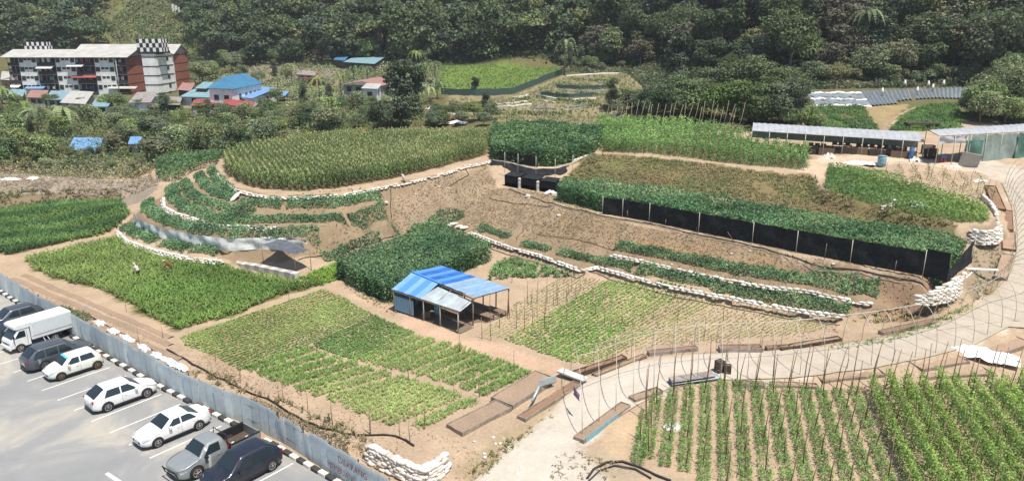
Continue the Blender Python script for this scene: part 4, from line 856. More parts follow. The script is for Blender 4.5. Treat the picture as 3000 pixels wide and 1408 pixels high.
tag(cloth([Vector((p.x, p.y, 2.4)) for p in px([(640, 600), (700, 603), (770, 608)], 2.4)], 2.75, 2.2, M['plas'], 'plastic_sheet', .2, 3, seed=4), 'white plastic sheet under the dark shade sheet on the mound', 'plastic sheet')
# black net wall round the long bean trellis
nw = thing('shade_net_wall', 'long black shade net wall with pale posts in front of the bean trellis', 'net wall', tuple(SB[2])); b0 = nw.location.copy()
def npost(p, h, parent, m='steel', w=.07, tilt=0): MB().tube([(0, 0, -.2), (tilt, 0, h)], w / 2, 6).build('net_post', M[m], parent, loc=Vector(p) - parent.location)
posts_uv = [(1516, 538), (1566, 545), (1633, 558), (1757, 584), (1892, 611), (2002, 634), (2138, 660), (2320, 694), (2381, 708)]
pw = [W(u, v, 4.0) for u, v in posts_uv]
for i, (a, b) in enumerate(zip(pw[:-1], pw[1:])):
    o = cloth([Vector((p.x, p.y, 4)) for p in (a, b)], 5.95 + .04 * i + .25 * (i > 6), 4.02, M['net'], 'net_panel', .07, 6, seed=i, parent=nw, sag=.05); o.location = -b0
for p in pw[:-1]: npost(p + (Vector((-.04, -.12, 0))), 2.15 if p is not pw[7] else 2.4, nw)
side = [pw[-1], W(2444, 660, 4.0)]; o = cloth([Vector((p.x, p.y, 4)) for p in side], lambda s: 5.0 + 1.3 * s, 4.0, M['net'], 'net_panel', .1, 6, seed=31, parent=nw); o.location = -b0
npost(side[1], 2.6, nw)
for u, v, h in ((1576, 548, .9), (1672, 566, .7), (1755, 583, .9), (1750, 582, .6), (2071, 650, 1.5), (2246, 683, 1.1), (1842, 603, .9)):
    p = W(u, v, 4.0); MB().tube([(0, 0, 0), (.05 if v != 603 else -.6, 0, h)], .03, 5).build('net_stake', M['wood'], nw, loc=p + Vector((0, -.25, 0)) - b0)
def hose(P, label, r=.035, m='hose', name='irrigation_hose', cat_='hose', dz=.06):
    P = [Vector((p.x, p.y, H(p.x, p.y) + dz)) for p in resample(P, max(3, int(plen(P) / .8)))]
    P = [p + Vector((random.uniform(-.06, .06), random.uniform(-.06, .06), random.uniform(0, .04))) for p in P]
    return tag(MB().tube(P, r, 5).build(name, M[m]), label, cat_)
hose(offset(SB, .35), 'black hose running along the foot of the long black net wall', .05)
hose(offset(SB[1:], .55), 'second thin hose just below the black net wall', .03, 'steel')
hose(Gp([(750, 655), (804, 646), (900, 622), (988, 602), (1061, 568), (1100, 548), (1128, 536)]), 'black hose along the top edge of the bean block', .045)
hose(Gp([(1130, 470), (1180, 440), (1165, 418)]), 'black hose hanging over the bare slope left of the net bays', .05); hose(Gp([(982, 470), (984, 530), (988, 598)]), 'black hose running straight down the bare slope', .045)
hose(Gp([(1400, 470), (1340, 540), (1300, 600)]), 'old pipe lying down the slope below the net bays', .07, 'wood'); hose(Gp([(1230, 500), (1388, 520)]), 'black hose crossing above the slope path', .04)
hose(Gp([(1350, 590), (1440, 602), (1540, 630)]), 'thin black hose crossing the right slope above the leafy bed', .03)
hose(Gp([(420, 880), (520, 935), (600, 975), (680, 1008), (730, 1040), (800, 1075), (850, 1085), (870, 1094), (960, 1093), (1010, 1100), (1040, 1122)]), 'long black hose curving behind the fence towards the path corner', .06)
hose(Gp([(232, 800), (300, 838), (380, 880), (470, 930)]), 'black hose over the white plastic behind the fence', .06)
hose(Gp([(1475, 1205), (1500, 1175), (1540, 1160), (1580, 1165), (1640, 1190), (1690, 1212)]), 'pair of black hoses arching at the bottom of the photo, outer one', .07); hose(Gp([(1480, 1212), (1510, 1183), (1545, 1172), (1590, 1180), (1640, 1205)]), 'pair of black hoses arching at the bottom of the photo, inner one', .05)
hose(offset(LB, .8), 'hose lying along the outside of the longest sack edging', .035)
# net-lined bays under the upper bean block
bay = thing('net_bays', 'three black net-lined bays set into the slope under the upper bean block', 'storage bays', tuple(W(1335, 470, 3.7))); c0 = bay.location.copy()
bx = [W(1268, 468, 3.7), W(1312, 474, 3.7), W(1358, 482, 3.7), W(1402, 488, 3.7)]
for i in range(3):
    a, b = bx[i], bx[i + 1]; d = (b - a); sidev = Vector((-d.y, d.x, 0)).normalized(); mb = MB()
    a2 = a + d * .04 - c0; b2 = a + d * .90 - c0; hh = 1.55
    mb.add([a2, b2, b2 + sidev * 1.4, a2 + sidev * 1.4], [(0, 1, 2, 3)]); up = Vector((0, 0, hh))
    mb.add([a2 + sidev * 1.3, b2 + sidev * 1.3, b2 + sidev * 1.3 + up, a2 + sidev * 1.3 + up], [(0, 1, 2, 3)]); mb.add([a2, a2 + sidev * 1.3, a2 + sidev * 1.3 + up, a2 + up], [(0, 1, 2, 3)]); mb.add([b2, b2 + sidev * 1.3, b2 + sidev * 1.3 + up, b2 + up], [(0, 1, 2, 3)])
    mb.build('bay_lining', M['net'], bay)
    o = cloth([a2 - sidev * .02, b2 - sidev * .02], 1.5 + a2.z, .45 + a2.z + .1, M['net'], 'bay_curtain', .04, 4, seed=i, parent=bay)
    for l in range(7):
        if i < 2: link('sandbag', SK[l % 6], bay, b - c0 + Vector((-.28, .0, .12 + l * .2)), random.uniform(.9, 1.3), (.85, 1, 1.1))
    MB().sheet([a2 + up * 1.0 - sidev * .15, b2 + up - sidev * .15, b2 + sidev * 1.5 + up * 1.15, a2 + sidev * 1.5 + up * 1.15], .03).build('bay_cover', M['net'], bay)
tp = [Vector((p.x, p.y, 5.6)) for p in AL[:5]]
o = tag(cloth(offset(tp, .3), 5.75, lambda s: 5.3 - .35 * math.sin(s * 3.1), M['net'], 'black_net_drape', .22, 6, seed=9, lean=.9), 'crumpled black net drape over the edge above the three bays', 'net'); 
hose([Vector((p.x, p.y, 0)) for p in offset(AL, .1)], 'pale pipe along the edge above the net bays', .09, 'steel', 'edge_pipe', 'pipe', .2)
o = tag(cloth([Vector((p.x, p.y, 5.7)) for p in offset(AL[:3], -.8)], 7.1, 5.75, M['net'], 'black_net_screen', .08, 5, seed=19), 'black net screen at the left corner of the upper bean block', 'net')
for i, (u, v) in enumerate([(1270, 436), (1303, 440), (1348, 448), (1396, 455), (1440, 445)]):
    p = W(u, v, 4.7); tag(MB().tube([(0, 0, 0), (0, 0, 3.0)], .035, 5).build('net_pole', M['steel'], loc=p), 'thin pale pole standing in front of the net bays and upper bean block', 'pole', 'poles at the net bays')
# concrete channel
cc0 = W(740, 694, .3); ch = thing('concrete_channel', 'pale concrete block channel at the right end of the lowest terrace', 'channel', tuple(cc0)); cw = px([(575, 652), (600, 657), (640, 667), (690, 678), (748, 690)], .55)
cw2 = resample(cw, 15)
for i, (a, b) in enumerate(zip(cw2[:-1], cw2[1:])):
    ang = math.atan2(b.y - a.y, b.x - a.x); c = (a + b) / 2; l = (b - a).length; hh = .35 + .35 * min(1, i / 6)
    MB().box(-l / 2 + .01, l / 2 - .01, -.35, .35, -.7, 0).build('concrete_block', M['pale'] if i % 2 else M['conc'], ch, loc=Vector((c.x, c.y, hh + random.uniform(-.02, .02))) - cc0, rz=ang)
# dark shade sheet on poles
ss = thing('shade_sheet', 'flat dark grey shade sheet on thin poles over the concrete channel', 'shade sheet', tuple(W(740, 660, .4))); s0 = ss.location.copy()
cor = [W(658, 615, 2.6), W(706, 601, 2.7), W(779, 628, 2.5), W(740, 640, 2.4)]
ns = 6; vs = []
for j in range(ns + 1):
    for i in range(ns + 1):
        p = cor[0].lerp(cor[1], i / ns).lerp(cor[3].lerp(cor[2], i / ns), j / ns); vs.append(p - s0 + Vector((0, 0, -.12 * math.sin(math.pi * i / ns) * math.sin(math.pi * j / ns) + random.uniform(-.02, .02))))
MB().add(vs, [(j * 7 + i, j * 7 + i + 1, j * 7 + i + 8, j * 7 + i + 7) for j in range(ns) for i in range(ns)], 0, True).build('net_cover', mat('grey_shade_cloth', (.10, .11, .125), .7, var=.3, scale=2), ss)
for p in cor: MB().tube([(0, 0, H(p.x, p.y) - p.z), (0, 0, .05)], .035, 5).build('shade_pole', M['bamboo'], ss, loc=p - s0)
# ================================================================ FARM SHED
sx0 = Vector((-10.5, 61.6, 0)); ex = Vector((.758, -.652, 0)).normalized(); ey = Vector((.583, .812, 0)).normalized()
shed = thing('farm_shed', 'open farm shed with patched blue and grey corrugated roof on thin posts', 'shed', tuple(Vector((-5.5, 60, 0)))); sh0 = shed.location.copy()
def corr(A, B, C_, D_, m, name, parent, org, n=None, amp=.022, lab=None):
    """corrugated sheet; ridges run A->D (and B->C)"""
    A, B, C_, D_ = [Vector(q) for q in (A, B, C_, D_)]; n = n or max(6, int((B - A).length / .13)); nn = (B - A).cross(D_ - A).normalized(); nn = -nn if nn.z < 0 else nn
    mb = MB(); vs = []
    for j in range(3):
        for i in range(n + 1): p = A.lerp(B, i / n).lerp(D_.lerp(C_, i / n), j / 2); vs.append(p - org + nn * (amp if i % 2 else 0) - Vector((0, 0, .03 if j == 1 else 0)))
    fs = [(j * (n + 1) + i, j * (n + 1) + i + 1, (j + 1) * (n + 1) + i + 1, (j + 1) * (n + 1) + i) for j in range(2) for i in range(n)]
    mb.add(vs, fs); mb.add([v - nn * .012 for v in vs], [f[::-1] for f in fs]); return mb.build(name, m, parent, label=lab)
r0, r1 = W(1036, 684, 3.0), W(1194, 750, 2.55); e0, e1 = W(985, 726.5, 2.05), W(1157, 782.5, 1.95); b0_, b1 = W(1110, 668.5, 2.55), W(1284.5, 726, 2.35)
fr_ = lambda p, q, t: p.lerp(q, t)
k1 = .50
def strips(pa, pb, qa, qb, t0, t1, ns_, m_list, name, dz=0):
    for i in range(ns_):
        ta = t0 + (t1 - t0) * i / ns_; tb = t0 + (t1 - t0) * (i + 1.06) / ns_; dzv = Vector((0, 0, dz + (i % 2) * .018 + random.uniform(-.008, .008)))
        m_ = m_list[i % len(m_list)]; corr(fr_(qa, qb, ta) + dzv, fr_(qa, qb, tb) + dzv, fr_(pa, pb, tb) + dzv, fr_(pa, pb, ta) + dzv, m_, name, shed, sh0)
rb2 = mat('blue_roof_pale', (.10, .235, .52), .5, var=.35, scale=1.4, stain=(.22, .38, .66))
strips(r0, r1, e0, e1, 0, .44, 5, [rb2, M['rblue']], 'front_blue_sheet')
r1l = fr_(r0, r1, .46); dd = Vector((0, 0, -.16)); 
e_mid = fr_(e0, e1, .40); lowA = fr_(fr_(r0, r1, .47), fr_(e0, e1, .47), .12); lowB = fr_(r1, e1, .22)
for i in range(7):
    ta, tb = i / 7, (i + 1.05) / 7; z = Vector((0, 0, -.10 + (i % 2) * .015)); m_ = M['zinc'] if i not in (0, 5) else M['poly']
    corr(fr_(e_mid, e1, ta) + z * .2, fr_(e_mid, e1, min(1, tb)) + z * .2, fr_(lowA, lowB, min(1, tb)) + z, fr_(lowA, lowB, ta) + z, m_, 'front_grey_sheet', shed, sh0)
strips(r0, r1, b0_, b1, 0, .52, 6, [M['rblue'], mat('blue_roof_deep', (.035, .13, .42), .5, var=.3, scale=1.2)], 'back_blue_sheet', .03)
strips(r0, r1, b0_, b1, .52, .985, 6, [M['rgrey'], mat('bluegrey_roof_b', (.23, .36, .50), .42, .1, var=.2, scale=1.3)], 'back_grey_sheet', .045)
MB().bar(r0 - sh0 + Vector((0, 0, .07)), fr_(r0, r1, .5) - sh0 + Vector((0, 0, .07)), .16, .03).build('ridge_cap', M['rblue'], shed)
MB().bar(r0 - sh0 + Vector((0, 0, -.1)), r1 - sh0 + Vector((0, 0, -.1)), .09).build('ridge_beam', M['wood'], shed)
for a, b in ((e0, e1), (b0_, b1)): MB().bar(a.lerp(b, .01) - sh0 + Vector((0, 0, -.12)), a.lerp(b, .985) - sh0 + Vector((0, 0, -.12)), .08).build('eave_beam', M['wood'], shed)
for t in (0.05, .35, .65, .97):
    for pa, pb in ((e0, e1), (b0_, b1)):
        MB().bar(fr_(r0, r1, t) - sh0 + Vector((0, 0, -.12)), fr_(pa, pb, t) - sh0 + Vector((0, 0, -.07)), .06).build('rafter', M['wood'], shed)
for a, b, ts in ((e0, e1, (.03, .28, .48, .72, .97)), (r0, r1, (.03, .5, .97)), (b0_, b1, (.03, .35, .62, .8, .97))):
    for t in ts:
        p = fr_(a, b, t); MB().tube([(0, 0, -.1), (.03, 0, p.z - .1)], .06, 7).build('roof_post', M['wood'] if a is not e0 or t < .4 else mat('grey_post', (.33, .31, .27), .85), shed, loc=Vector((p.x, p.y, 0)) - sh0)
# zinc wall sheets of the closed end
wa, wb = fr_(e0, e1, .03), fr_(e0, e1, .33); wa = Vector((wa.x, wa.y, .2)); wb = Vector((wb.x, wb.y, .2)); zz = Vector((0, 0, 1.35)); wallz = mat('shed_wall_zinc', (.12, .22, .32), .6, var=.3, scale=2, stain=(.18, .30, .38))
for i in range(3): corr(wa.lerp(wb, i / 3) - Vector((0, 0, .0)), wa.lerp(wb, (i + 1) / 3), wa.lerp(wb, (i + 1) / 3) + zz, wa.lerp(wb, i / 3) + zz, wallz, 'wall_sheet', shed, sh0)
wc = fr_(b0_, b1, .03); wc = Vector((wc.x, wc.y, .2)); corr(wa, wc, wc + zz, wa + zz, wallz, 'wall_sheet', shed, sh0)
wd2 = fr_(b0_, b1, .33); wd2 = Vector((wd2.x, wd2.y, .2)); corr(wc, wd2, wd2 + zz, wc + zz, wallz, 'wall_sheet', shed, sh0)
# things in the shed
def on(p, z=0): return Vector((p.x, p.y, z))
fl_ = [fr_(e0, e1, 0), fr_(e0, e1, 1), fr_(b0_, b1, 1), fr_(b0_, b1, 0)]
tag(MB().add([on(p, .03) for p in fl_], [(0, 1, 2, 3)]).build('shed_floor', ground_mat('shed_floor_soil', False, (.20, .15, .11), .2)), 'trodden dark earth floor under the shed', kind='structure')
def bench(p, rz, l, w, h, label, m='woodd'):
    t = thing('work_bench', label, 'bench', tuple(p), rz)
    for k in range(4): MB().box(-l / 2, l / 2, -w / 2 + k * w / 4 + .01, -w / 2 + (k + 1) * w / 4 - .01, h - .04, h).build('plank', M['wood'], t)
    for sx in (-1, 1):
        for sy in (-1, 1): MB().box(sx * (l / 2 - .1) - .03, sx * (l / 2 - .1) + .03, sy * (w / 2 - .08) - .03, sy * (w / 2 - .08) + .03, 0, h - .04).build('leg', M[m], t)
    return t
bench(on(fr_(fr_(e0, e1, .62), fr_(b0_, b1, .62), .35)), -.7, 2.2, .8, .7, 'timber work bench in the middle of the shed'); bench(on(fr_(fr_(e0, e1, .85), fr_(b0_, b1, .85), .6)), -.7, 2.6, .9, .55, 'low timber bench at the open right side of the shed'); bench(on(fr_(fr_(e0, e1, .9), fr_(b0_, b1, .9), .85)), -.7, 2.0, .7, .5, 'low timber bench at the back right corner of the shed')
def drum(p, r, h, m, label, name='plastic_drum', cat_='drum'):
    t = thing(name, label, cat_, tuple(p)); MB().tube([(0, 0, 0), (0, 0, h * .33), (0, 0, h * .36), (0, 0, h * .66), (0, 0, h * .69), (0, 0, h)], r, 14).build('barrel', M[m], t)
    MB().tube([(0, 0, h), (0, 0, h + .05)], r * 1.05, 14).build('lid', M[m], t); return t
drum(on(fr_(fr_(e0, e1, .45), fr_(b0_, b1, .45), .3)), .28, .9, 'drumg', 'grey-green drum in the shade of the shed behind the zinc wall')
def crate(p, rz, l, w, h, label, m='wood', grp=None, openb=True):
    t = thing('wooden_crate', label, 'crate', tuple(p), rz, grp)
    for z in np.arange(.03, h - .08, .13):
        MB().box(-l / 2, l / 2, -w / 2, -w / 2 + .02, z, z + .1).build('slat', M[m], t); MB().box(-l / 2, l / 2, w / 2 - .02, w / 2, z, z + .1).build('slat', M[m], t)
        MB().box(-l / 2, -l / 2 + .02, -w / 2 + .02, w / 2 - .02, z, z + .1).build('slat', M[m], t); MB().box(l / 2 - .02, l / 2, -w / 2 + .02, w / 2 - .02, z, z + .1).build('slat', M[m], t)
    MB().box(-l / 2, l / 2, -w / 2, w / 2, 0, .02).build('bottom', M[m], t); return t
crate(on(fr_(fr_(e0, e1, .42), fr_(b0_, b1, .42), .12)), .4, .7, .5, .6, 'small slatted crate at the end of the shed wall'); crate(on(W(1808, 943)) + Vector((0, 0, .25)), .5, .55, .5, 1.0, 'taller wooden crate on the road verge, left of a smaller one', 'woodd'); crate(on(W(1829, 946)) + Vector((0, 0, .25)), -.3, .5, .45, .75, 'smaller wooden crate on the road verge, right of a taller one', 'woodd')
# ================================================================ POLES
def pole(p, h, lx=0.0, ly=0.0, r=.028, label='', grp='', name='bamboo_pole', m='bamboo'):
    b = Vector((lx * .5 + random.uniform(-.03, .03) * h, ly * .5, h * .5)); o = MB().tube([(0, 0, -.1), b, (lx, ly, h)], r, 5, taper=.6).build(name, M[m], loc=p); return tag(o, label, 'pole', grp)
L1, G1 = 'thin bamboo pole standing among the seedling rows right of the shed', 'bamboo poles in the right low field'
for x, y, h in [(130, 850, 1.9), (237, 870, 2.4), (340, 720, 1.7), (430, 600, 1.8), (455, 620, 1.2), (535, 730, 2.3), (625, 780, 3.2), (660, 440, 2.2), (710, 450, 1.5), (720, 720, 1.9), (780, 600, 1.4), (870, 720, 2.6), (900, 440, 2.8), (1005, 400, 2.1), (1020, 460, 2.8), (1130, 420, 2.6), (1150, 330, 1.5), (1180, 300, 1.5), (1285, 290, 1.6), (1465, 580, 2.4), (1575, 680, 1.5), (1590, 390, 1.4), (1775, 690, 1.1), (2150, 630, 1.8), (970, 460, 1.5), (880, 560, 2.0), (1130, 620, 1.9), (480, 200, 2.0), (1210, 130, 1.6), (1110, 160, 1.8), (780, 440, 2.3), (1240, 380, 1.6), (2440, 640, 1.8), (230, 620, 2.4)]:
    pole(W(1185 + x * .213, 669.8 + y * .213), h, random.uniform(-.05, .08), 0, .03, L1, G1)
for u, v, h in ((1771, 850, 2.0), (1872, 772, 1.4), (2009, 800, 1.0), (1820, 805, 1.9)): pole(W(u, v), h, 0, 0, .03, L1, G1)
for u, v, du in ((1745, 730, 45), (1800, 745, 35), (1690, 715, 30)): pole(W(u - 10, v + 10), 2.2, 1.3, .5, .03, 'leaning pale stick propped by the sack edging above the seedling rows', 'leaning sticks at the sack edging', 'leaning_stick', 'wood')
L2, G2 = 'short thin stake in the sandy margin of the left low field', 'stakes round the left low field'
for x, y in [(670, 210), (1010, 530), (1845, 700), (2000, 570), (1415, 630), (745, 400), (15, 80), (430, 270), (480, 290), (1740, 680)]: pole(W(601 + x * .2333, 944.5 + y * .2333), 1.5, 0, 0, .025, L2, G2)
for x, y in [(97, 215), (960, 515), (1440, 240), (1625, 650), (1950, 425), (1110, 940), (595, 1000), (240, 900)]: pole(W(772.8 + x * .2667, 824.3 + y * .2667), 1.8, 0, 0, .028, L2, G2)
for u, v in [(50, 745), (122, 775), (318, 785), (410, 851), (350, 862), (798, 720), (728, 755), (543, 908), (1142, 1010), (797, 890)]: pole(W(u, v), 1.3, 0, 0, .022, L2, G2)
L3, G3 = 'slanting bamboo pole rising out of the upper bean rows', 'poles of the upper bean trellis'
for i in range(46):
    u = 1262 + i * 13.2 + random.uniform(-5, 5); p = G(u, 338 + random.uniform(-6, 5)); pole(p, 4.7 + random.uniform(-.6, .7), .9 + random.uniform(-.5, .4), .4, .04, L3, G3, m='palew')
for i in range(22):
    u = 1530 + i * 22; p = G(u, 383 + i * 1.9); pole(p, 2.6, .2, .3, .03, L3, G3, m='wood')
for u, v in [(2225, 444), (2300, 455), (2370, 462), (2395, 470), (2420, 480), (2455, 486), (2480, 494), (2495, 500), (2440, 465), (2340, 450), (2330, 452), (2465, 505)]: pole(G(u, v), 2.0, .2, 0, .03, 'thin stake standing among the small staked plants at the upper right', 'stakes at the upper right bed')
L4, G4 = 'tall bamboo pole standing in the low bean rows at the lower right', 'bamboo poles of the low bean rows'
L5, G5 = 'bamboo pole rising from the tall climbing bean rows at the lower right', 'bamboo poles of the tall bean rows'
for k, p, q, tall in RROWS:
    d = (q - p).normalized(); Lr = (q - p).length; s = -.2 + random.uniform(-.1, .1); n = 0
    while s < Lr and n < 7:
        if k < 25:
            h = (2.9 if n < 2 else 2.3) + random.uniform(-.5, .4); h *= 1.1 if k < 13 else 1.15
            pp = p + d * s + Vector((random.uniform(-.12, .12), 0, 0)); pole(Vector((pp.x, pp.y, H(pp.x, pp.y))), h, random.uniform(-.12, .28) + .012 * k, random.uniform(-.1, .2), .040, L5 if tall else L4, G5 if tall else G4)
        s += (1.1 if n == 0 else random.uniform(2.0, 3.4)); n += 1
# ================================================================ HOOP TUNNEL OVER THE ROAD
hl = px([(1436, 930, .1), (1500, 926, .12), (1580, 904, .2), (1700, 888, .3), (1900, 882, .5), (2050, 870, .7), (2230, 846, 1.0), (2320, 824, 1.3), (2400, 798, 1.6), (2462, 765, 2.1), (2500, 728, 2.7), (2536, 680, 3.4), (2552, 600, 4.7), (2550, 520, 6.0), (2528, 465, 6.8)], 0)
hr_ = px([(1465, 1099, 0), (1530, 1050, 0), (1600, 1008, .05), (1690, 975, .1), (1800, 952, .2), (2000, 945, .35), (2200, 918, .6), (2330, 895, .8), (2450, 862, 1.1), (2576, 795, 1.9)], 0) + [Vector((46, 54.5, 2.4)), Vector((50.5, 59, 3.5)), Vector((54.5, 66, 4.9)), Vector((57.5, 74, 6.1)), Vector((59.5, 82, 6.9))]
NH = 42; A_ = resample(hl, NH); B_ = resample(hr_, NH)
hoop = thing('hoop_tunnel', 'bare pale pipe hoops of a growing tunnel arching over the dirt road', 'tunnel frame', tuple(A_[10])); h0 = hoop.location.copy(); ridge = []; pur1 = []; pur2 = []
for i, (a, b) in enumerate(zip(A_, B_)):
    pts = []; hh = 3.3
    for k in range(15):
        t = k / 14; x = .5 - .5 * math.cos(math.pi * t); c = a.lerp(b, x); zz_ = a.z * (1 - x) + b.z * x + hh * math.sin(math.pi * t) ** .8; pts.append(Vector((c.x, c.y, zz_)) - h0 + Vector((random.uniform(-.02, .02), 0, 0)))
    MB().tube(pts, .024, 5).build('hoop', M['steel'], hoop); ridge.append(pts[7]); pur1.append(pts[4]); 
MB().tube([p - Vector((0, 0, .05)) for p in ridge], .024, 5).build('ridge_pipe', M['steel'], hoop); MB().tube([p - Vector((0, 0, .05)) for p in pur1], .016, 5).build('side_pipe', M['steel'], hoop)
# ================================================================ RAISED BEDS AND BOXES ALONG THE ROAD
def planter(P, w, h, label, m='board', soil='soil', z=None, name='raised_bed', cat_='raised bed', t=.07, side=1):
    """open box along P (two points on the near edge); w to the far side"""
    h *= .68; t = .05
    a, b = [Vector(p) for p in P]; c = a.copy(); ang = math.atan2(b.y - a.y, b.x - a.x); l = (b - a).to_2d().length; slope = math.atan2(b.z - a.z, l)
    th = thing(name, label, cat_, tuple(c), ang); th.rotation_euler = (0, -slope, ang)
    MB().box(0, l, 0, t, -.2, h).build('side_board', M[m], th); MB().box(0, l, w - t, w, -.2, h).build('side_board', M[m], th)
    MB().box(0, t, t, w - t, -.2, h).build('end_board', M[m], th); MB().box(l - t, l, t, w - t, -.2, h).build('end_board', M[m], th)
    n = max(3, int(l / .5)); mb = MB(); vs = []
    for j in range(4):
        for i in range(n + 1): vs.append((t + (l - 2 * t) * i / n, t + (w - 2 * t) * j / 3, h - .08 + random.uniform(-.04, .05)))
    mb.add(vs, [(j * (n + 1) + i, j * (n + 1) + i + 1, (j + 1) * (n + 1) + i + 1, (j + 1) * (n + 1) + i) for j in range(3) for i in range(n)], 0, True); mb.build('soil_fill', M[soil], th); return th
def g2(u1, v1, u2, v2): return [G(u1, v1), G(u2, v2)]
planter(g2(1163, 1098, 1288, 1033), 1.5, .45, 'long soil-filled raised bed beside the broad beds at the lower road end', 'board', 'soill')
planter(g2(1290, 1030, 1400, 960), 1.9, .5, 'raised bed holding a rolled net and metal scraps', 'board', 'soill'); planter(g2(1322, 1062, 1462, 972), .7, .4, 'narrow raised trough along the road edge next to the bed with metal scraps', 'board', 'soil')
planter(g2(1452, 950, 1578, 908), .6, .5, 'narrow trough at the road bend below the first hoops', 'woodd', 'soil'); planter(g2(1500, 950, 1628, 900), .5, .3, 'thin brown trough closest to the road bend', 'wood', 'soill')
planter(g2(1634, 896, 1758, 884), .6, .45, 'long weathered trough at the left of the metal box by the road', 'zincd', 'soil'); mb_ = planter(g2(1812, 888, 1920, 888), .9, .55, 'grey metal box trough with dark open end beside the road', 'zincd', 'soil')
planter(g2(1930, 884, 1990, 880), .5, .45, 'short plank trough right of the metal box', 'wood', 'soil'); planter(g2(1966, 884, 2118, 858), .55, .4, 'long plank trough with grass growing at its foot', 'woodd', 'soill'); planter(g2(2222, 843, 2362, 812), .6, .35, 'brown trough on the grass verge near the white sack wall', 'board', 'soil')
planter(g2(2530, 534, 2504, 474), .0 + 1.1, .5, 'farthest brown trough at the right road bend', 'woodd', 'soil'); planter(g2(2549, 585, 2546, 536), 1.0, .5, 'second trough from the far end at the right road bend', 'wood', 'soil')
planter(g2(2556, 636, 2553, 590), 1.1, .5, 'orange soil trough at the right road bend', 'wood', 'soilr'); planter(g2(2534, 708, 2552, 648), 1.0, .5, 'nearest trough with reddish soil at the right road bend', 'board', 'soilr')
pl_ = planter(g2(1468, 1116, 1586, 1026), .75, .4, 'trough with blue-green side sheet on the outer road edge', 'board', 'soill'); MB().box(.2, 3.9, -.03, -.005, -.1, .36).build('side_sheet', M['drumg'], pl_); planter(g2(1598, 1014, 1668, 990), .7, .4, 'short soil trough on the outer road edge, right of the blue-sided trough', 'board', 'soill')
planter(g2(1846, 972, 1925, 978), .6, .45, 'grey box trough at the head of the low bean rows', 'zincd', 'soil'); planter(g2(1940, 975, 2060, 980), .6, .35, 'long low trough at the head of the bean rows', 'board', 'soill')
planter(g2(2070, 965, 2230, 948), 1.2, .35, 'wide grassy trough between road and tall bean rows', 'board', 'soill'); planter(g2(2320, 935, 2440, 915), 2.2, .35, 'wide red-brown soil bed left of the white plastic heap', 'board', 'soilr'); planter(g2(2330, 955, 2500, 945), 1.3, .3, 'reddish soil bed just above the tall bean rows', 'board', 'soilr')
planter(g2(2505, 900, 2600, 868), 3.0, .35, 'reddish soil bed at the right edge of the photo', 'board', 'soilr')
# slab bridge, sheets, scraps
tag(MB().box(-1.15, 1.15, -.35, .35, -.06, .06).build('concrete_slab', M['pale'], loc=W(1440, 942, .45), rz=-.72), 'pale concrete slab laid as a bridge to the sandy path', 'slab')
tag(MB().box(-1.3, 1.3, -.16, .16, -.05, .05).build('white_beam', M['white'], loc=W(2470, 677, 3.9), rz=-.12), 'white beam sticking out from the high sack wall', 'beam')
cs = thing('zinc_sheet_stack', 'stack of old corrugated zinc sheets lying at the head of the low bean rows', 'metal sheets', tuple(W(1745, 965))); cso = cs.location.copy()
for i in range(6):
    z = .12 + i * .08; a = W(1690, 978 + random.uniform(-2, 2), 0) + Vector((0, 0, z)); b = W(1806, 962, 0) + Vector((random.uniform(-.2, .3), 0, z)); up2 = Vector((-.12, .75, .06)); corr(a, b, b + up2, a + up2, M['zincd'] if i % 3 else M['zinc'], 'zinc_sheet', cs, cso, n=30)
def heap(p, sx, sy, h, label, m='plas', name='plastic_heap', cat_='plastic sheet', seed=0, rz=0):
    n = 16; r = random.Random(seed); vs = []
    for j in range(n + 1):
        for i in range(n + 1):
            x, y = -1 + 2 * i / n, -1 + 2 * j / n; d = max(0, 1 - (x * x + y * y) ** .8 * (1 + .3 * math.sin(5 * math.atan2(y, x) + seed)))
            vs.append((x * sx, y * sy, h * (d * (.6 + .4 * math.sin(i * 1.1 + j * .7) * math.cos(j * 1.3)) + r.uniform(0, .22) * (d > 0)) - .05))
    fs = [(j * (n + 1) + i, j * (n + 1) + i + 1, (j + 1) * (n + 1) + i + 1, (j + 1) * (n + 1) + i) for j in range(n) for i in range(n)]
    fs = [f for f in fs if any(vs[k][2] > -.04 for k in f)]
    return tag(MB().add(vs, fs, 0, False).build(name, M[m], loc=p, rz=rz), label, cat_)
heap(W(2478, 892, .9), 2.2, 1.2, .55, 'crumpled heap of white plastic sheeting on the reddish beds at the right', seed=1, rz=-.6); heap(G(2430, 875), 1.0, .5, .35, 'small tail of white plastic left of the big plastic heap', seed=2)
heap(G(2465, 455), .8, .5, .3, 'scrap of white plastic beside the staked plants', seed=12); heap(G(1692, 1075), .6, .4, .5, 'pale boulder-like bundle standing in the left bean rows', 'bag', 'cloth_bundle', 'bundle', 3)
heap(G(1385, 487) + Vector((0, 0, .1)), .8, .4, .5, 'crumpled clear plastic beside the right net bay', seed=6); heap(G(1153, 310), 3.2, 1.2, .7, 'white plastic sheet spread behind the far edge of the maize', seed=7); heap(G(1075, 274), 2.4, .8, .6, 'white sacks heaped on orange soil beyond the maize', seed=8)
for u, v, s_, sd in ((25, 452, 1.6, 21), (84, 450, 1.1, 22)): heap(G(u, v), s_, .6, .5, 'larger pale rubble heap on the left plateau' if s_ > 1.5 else 'small white rubble heap on the left plateau', 'bag', 'rubble_heap', 'rubble', sd)
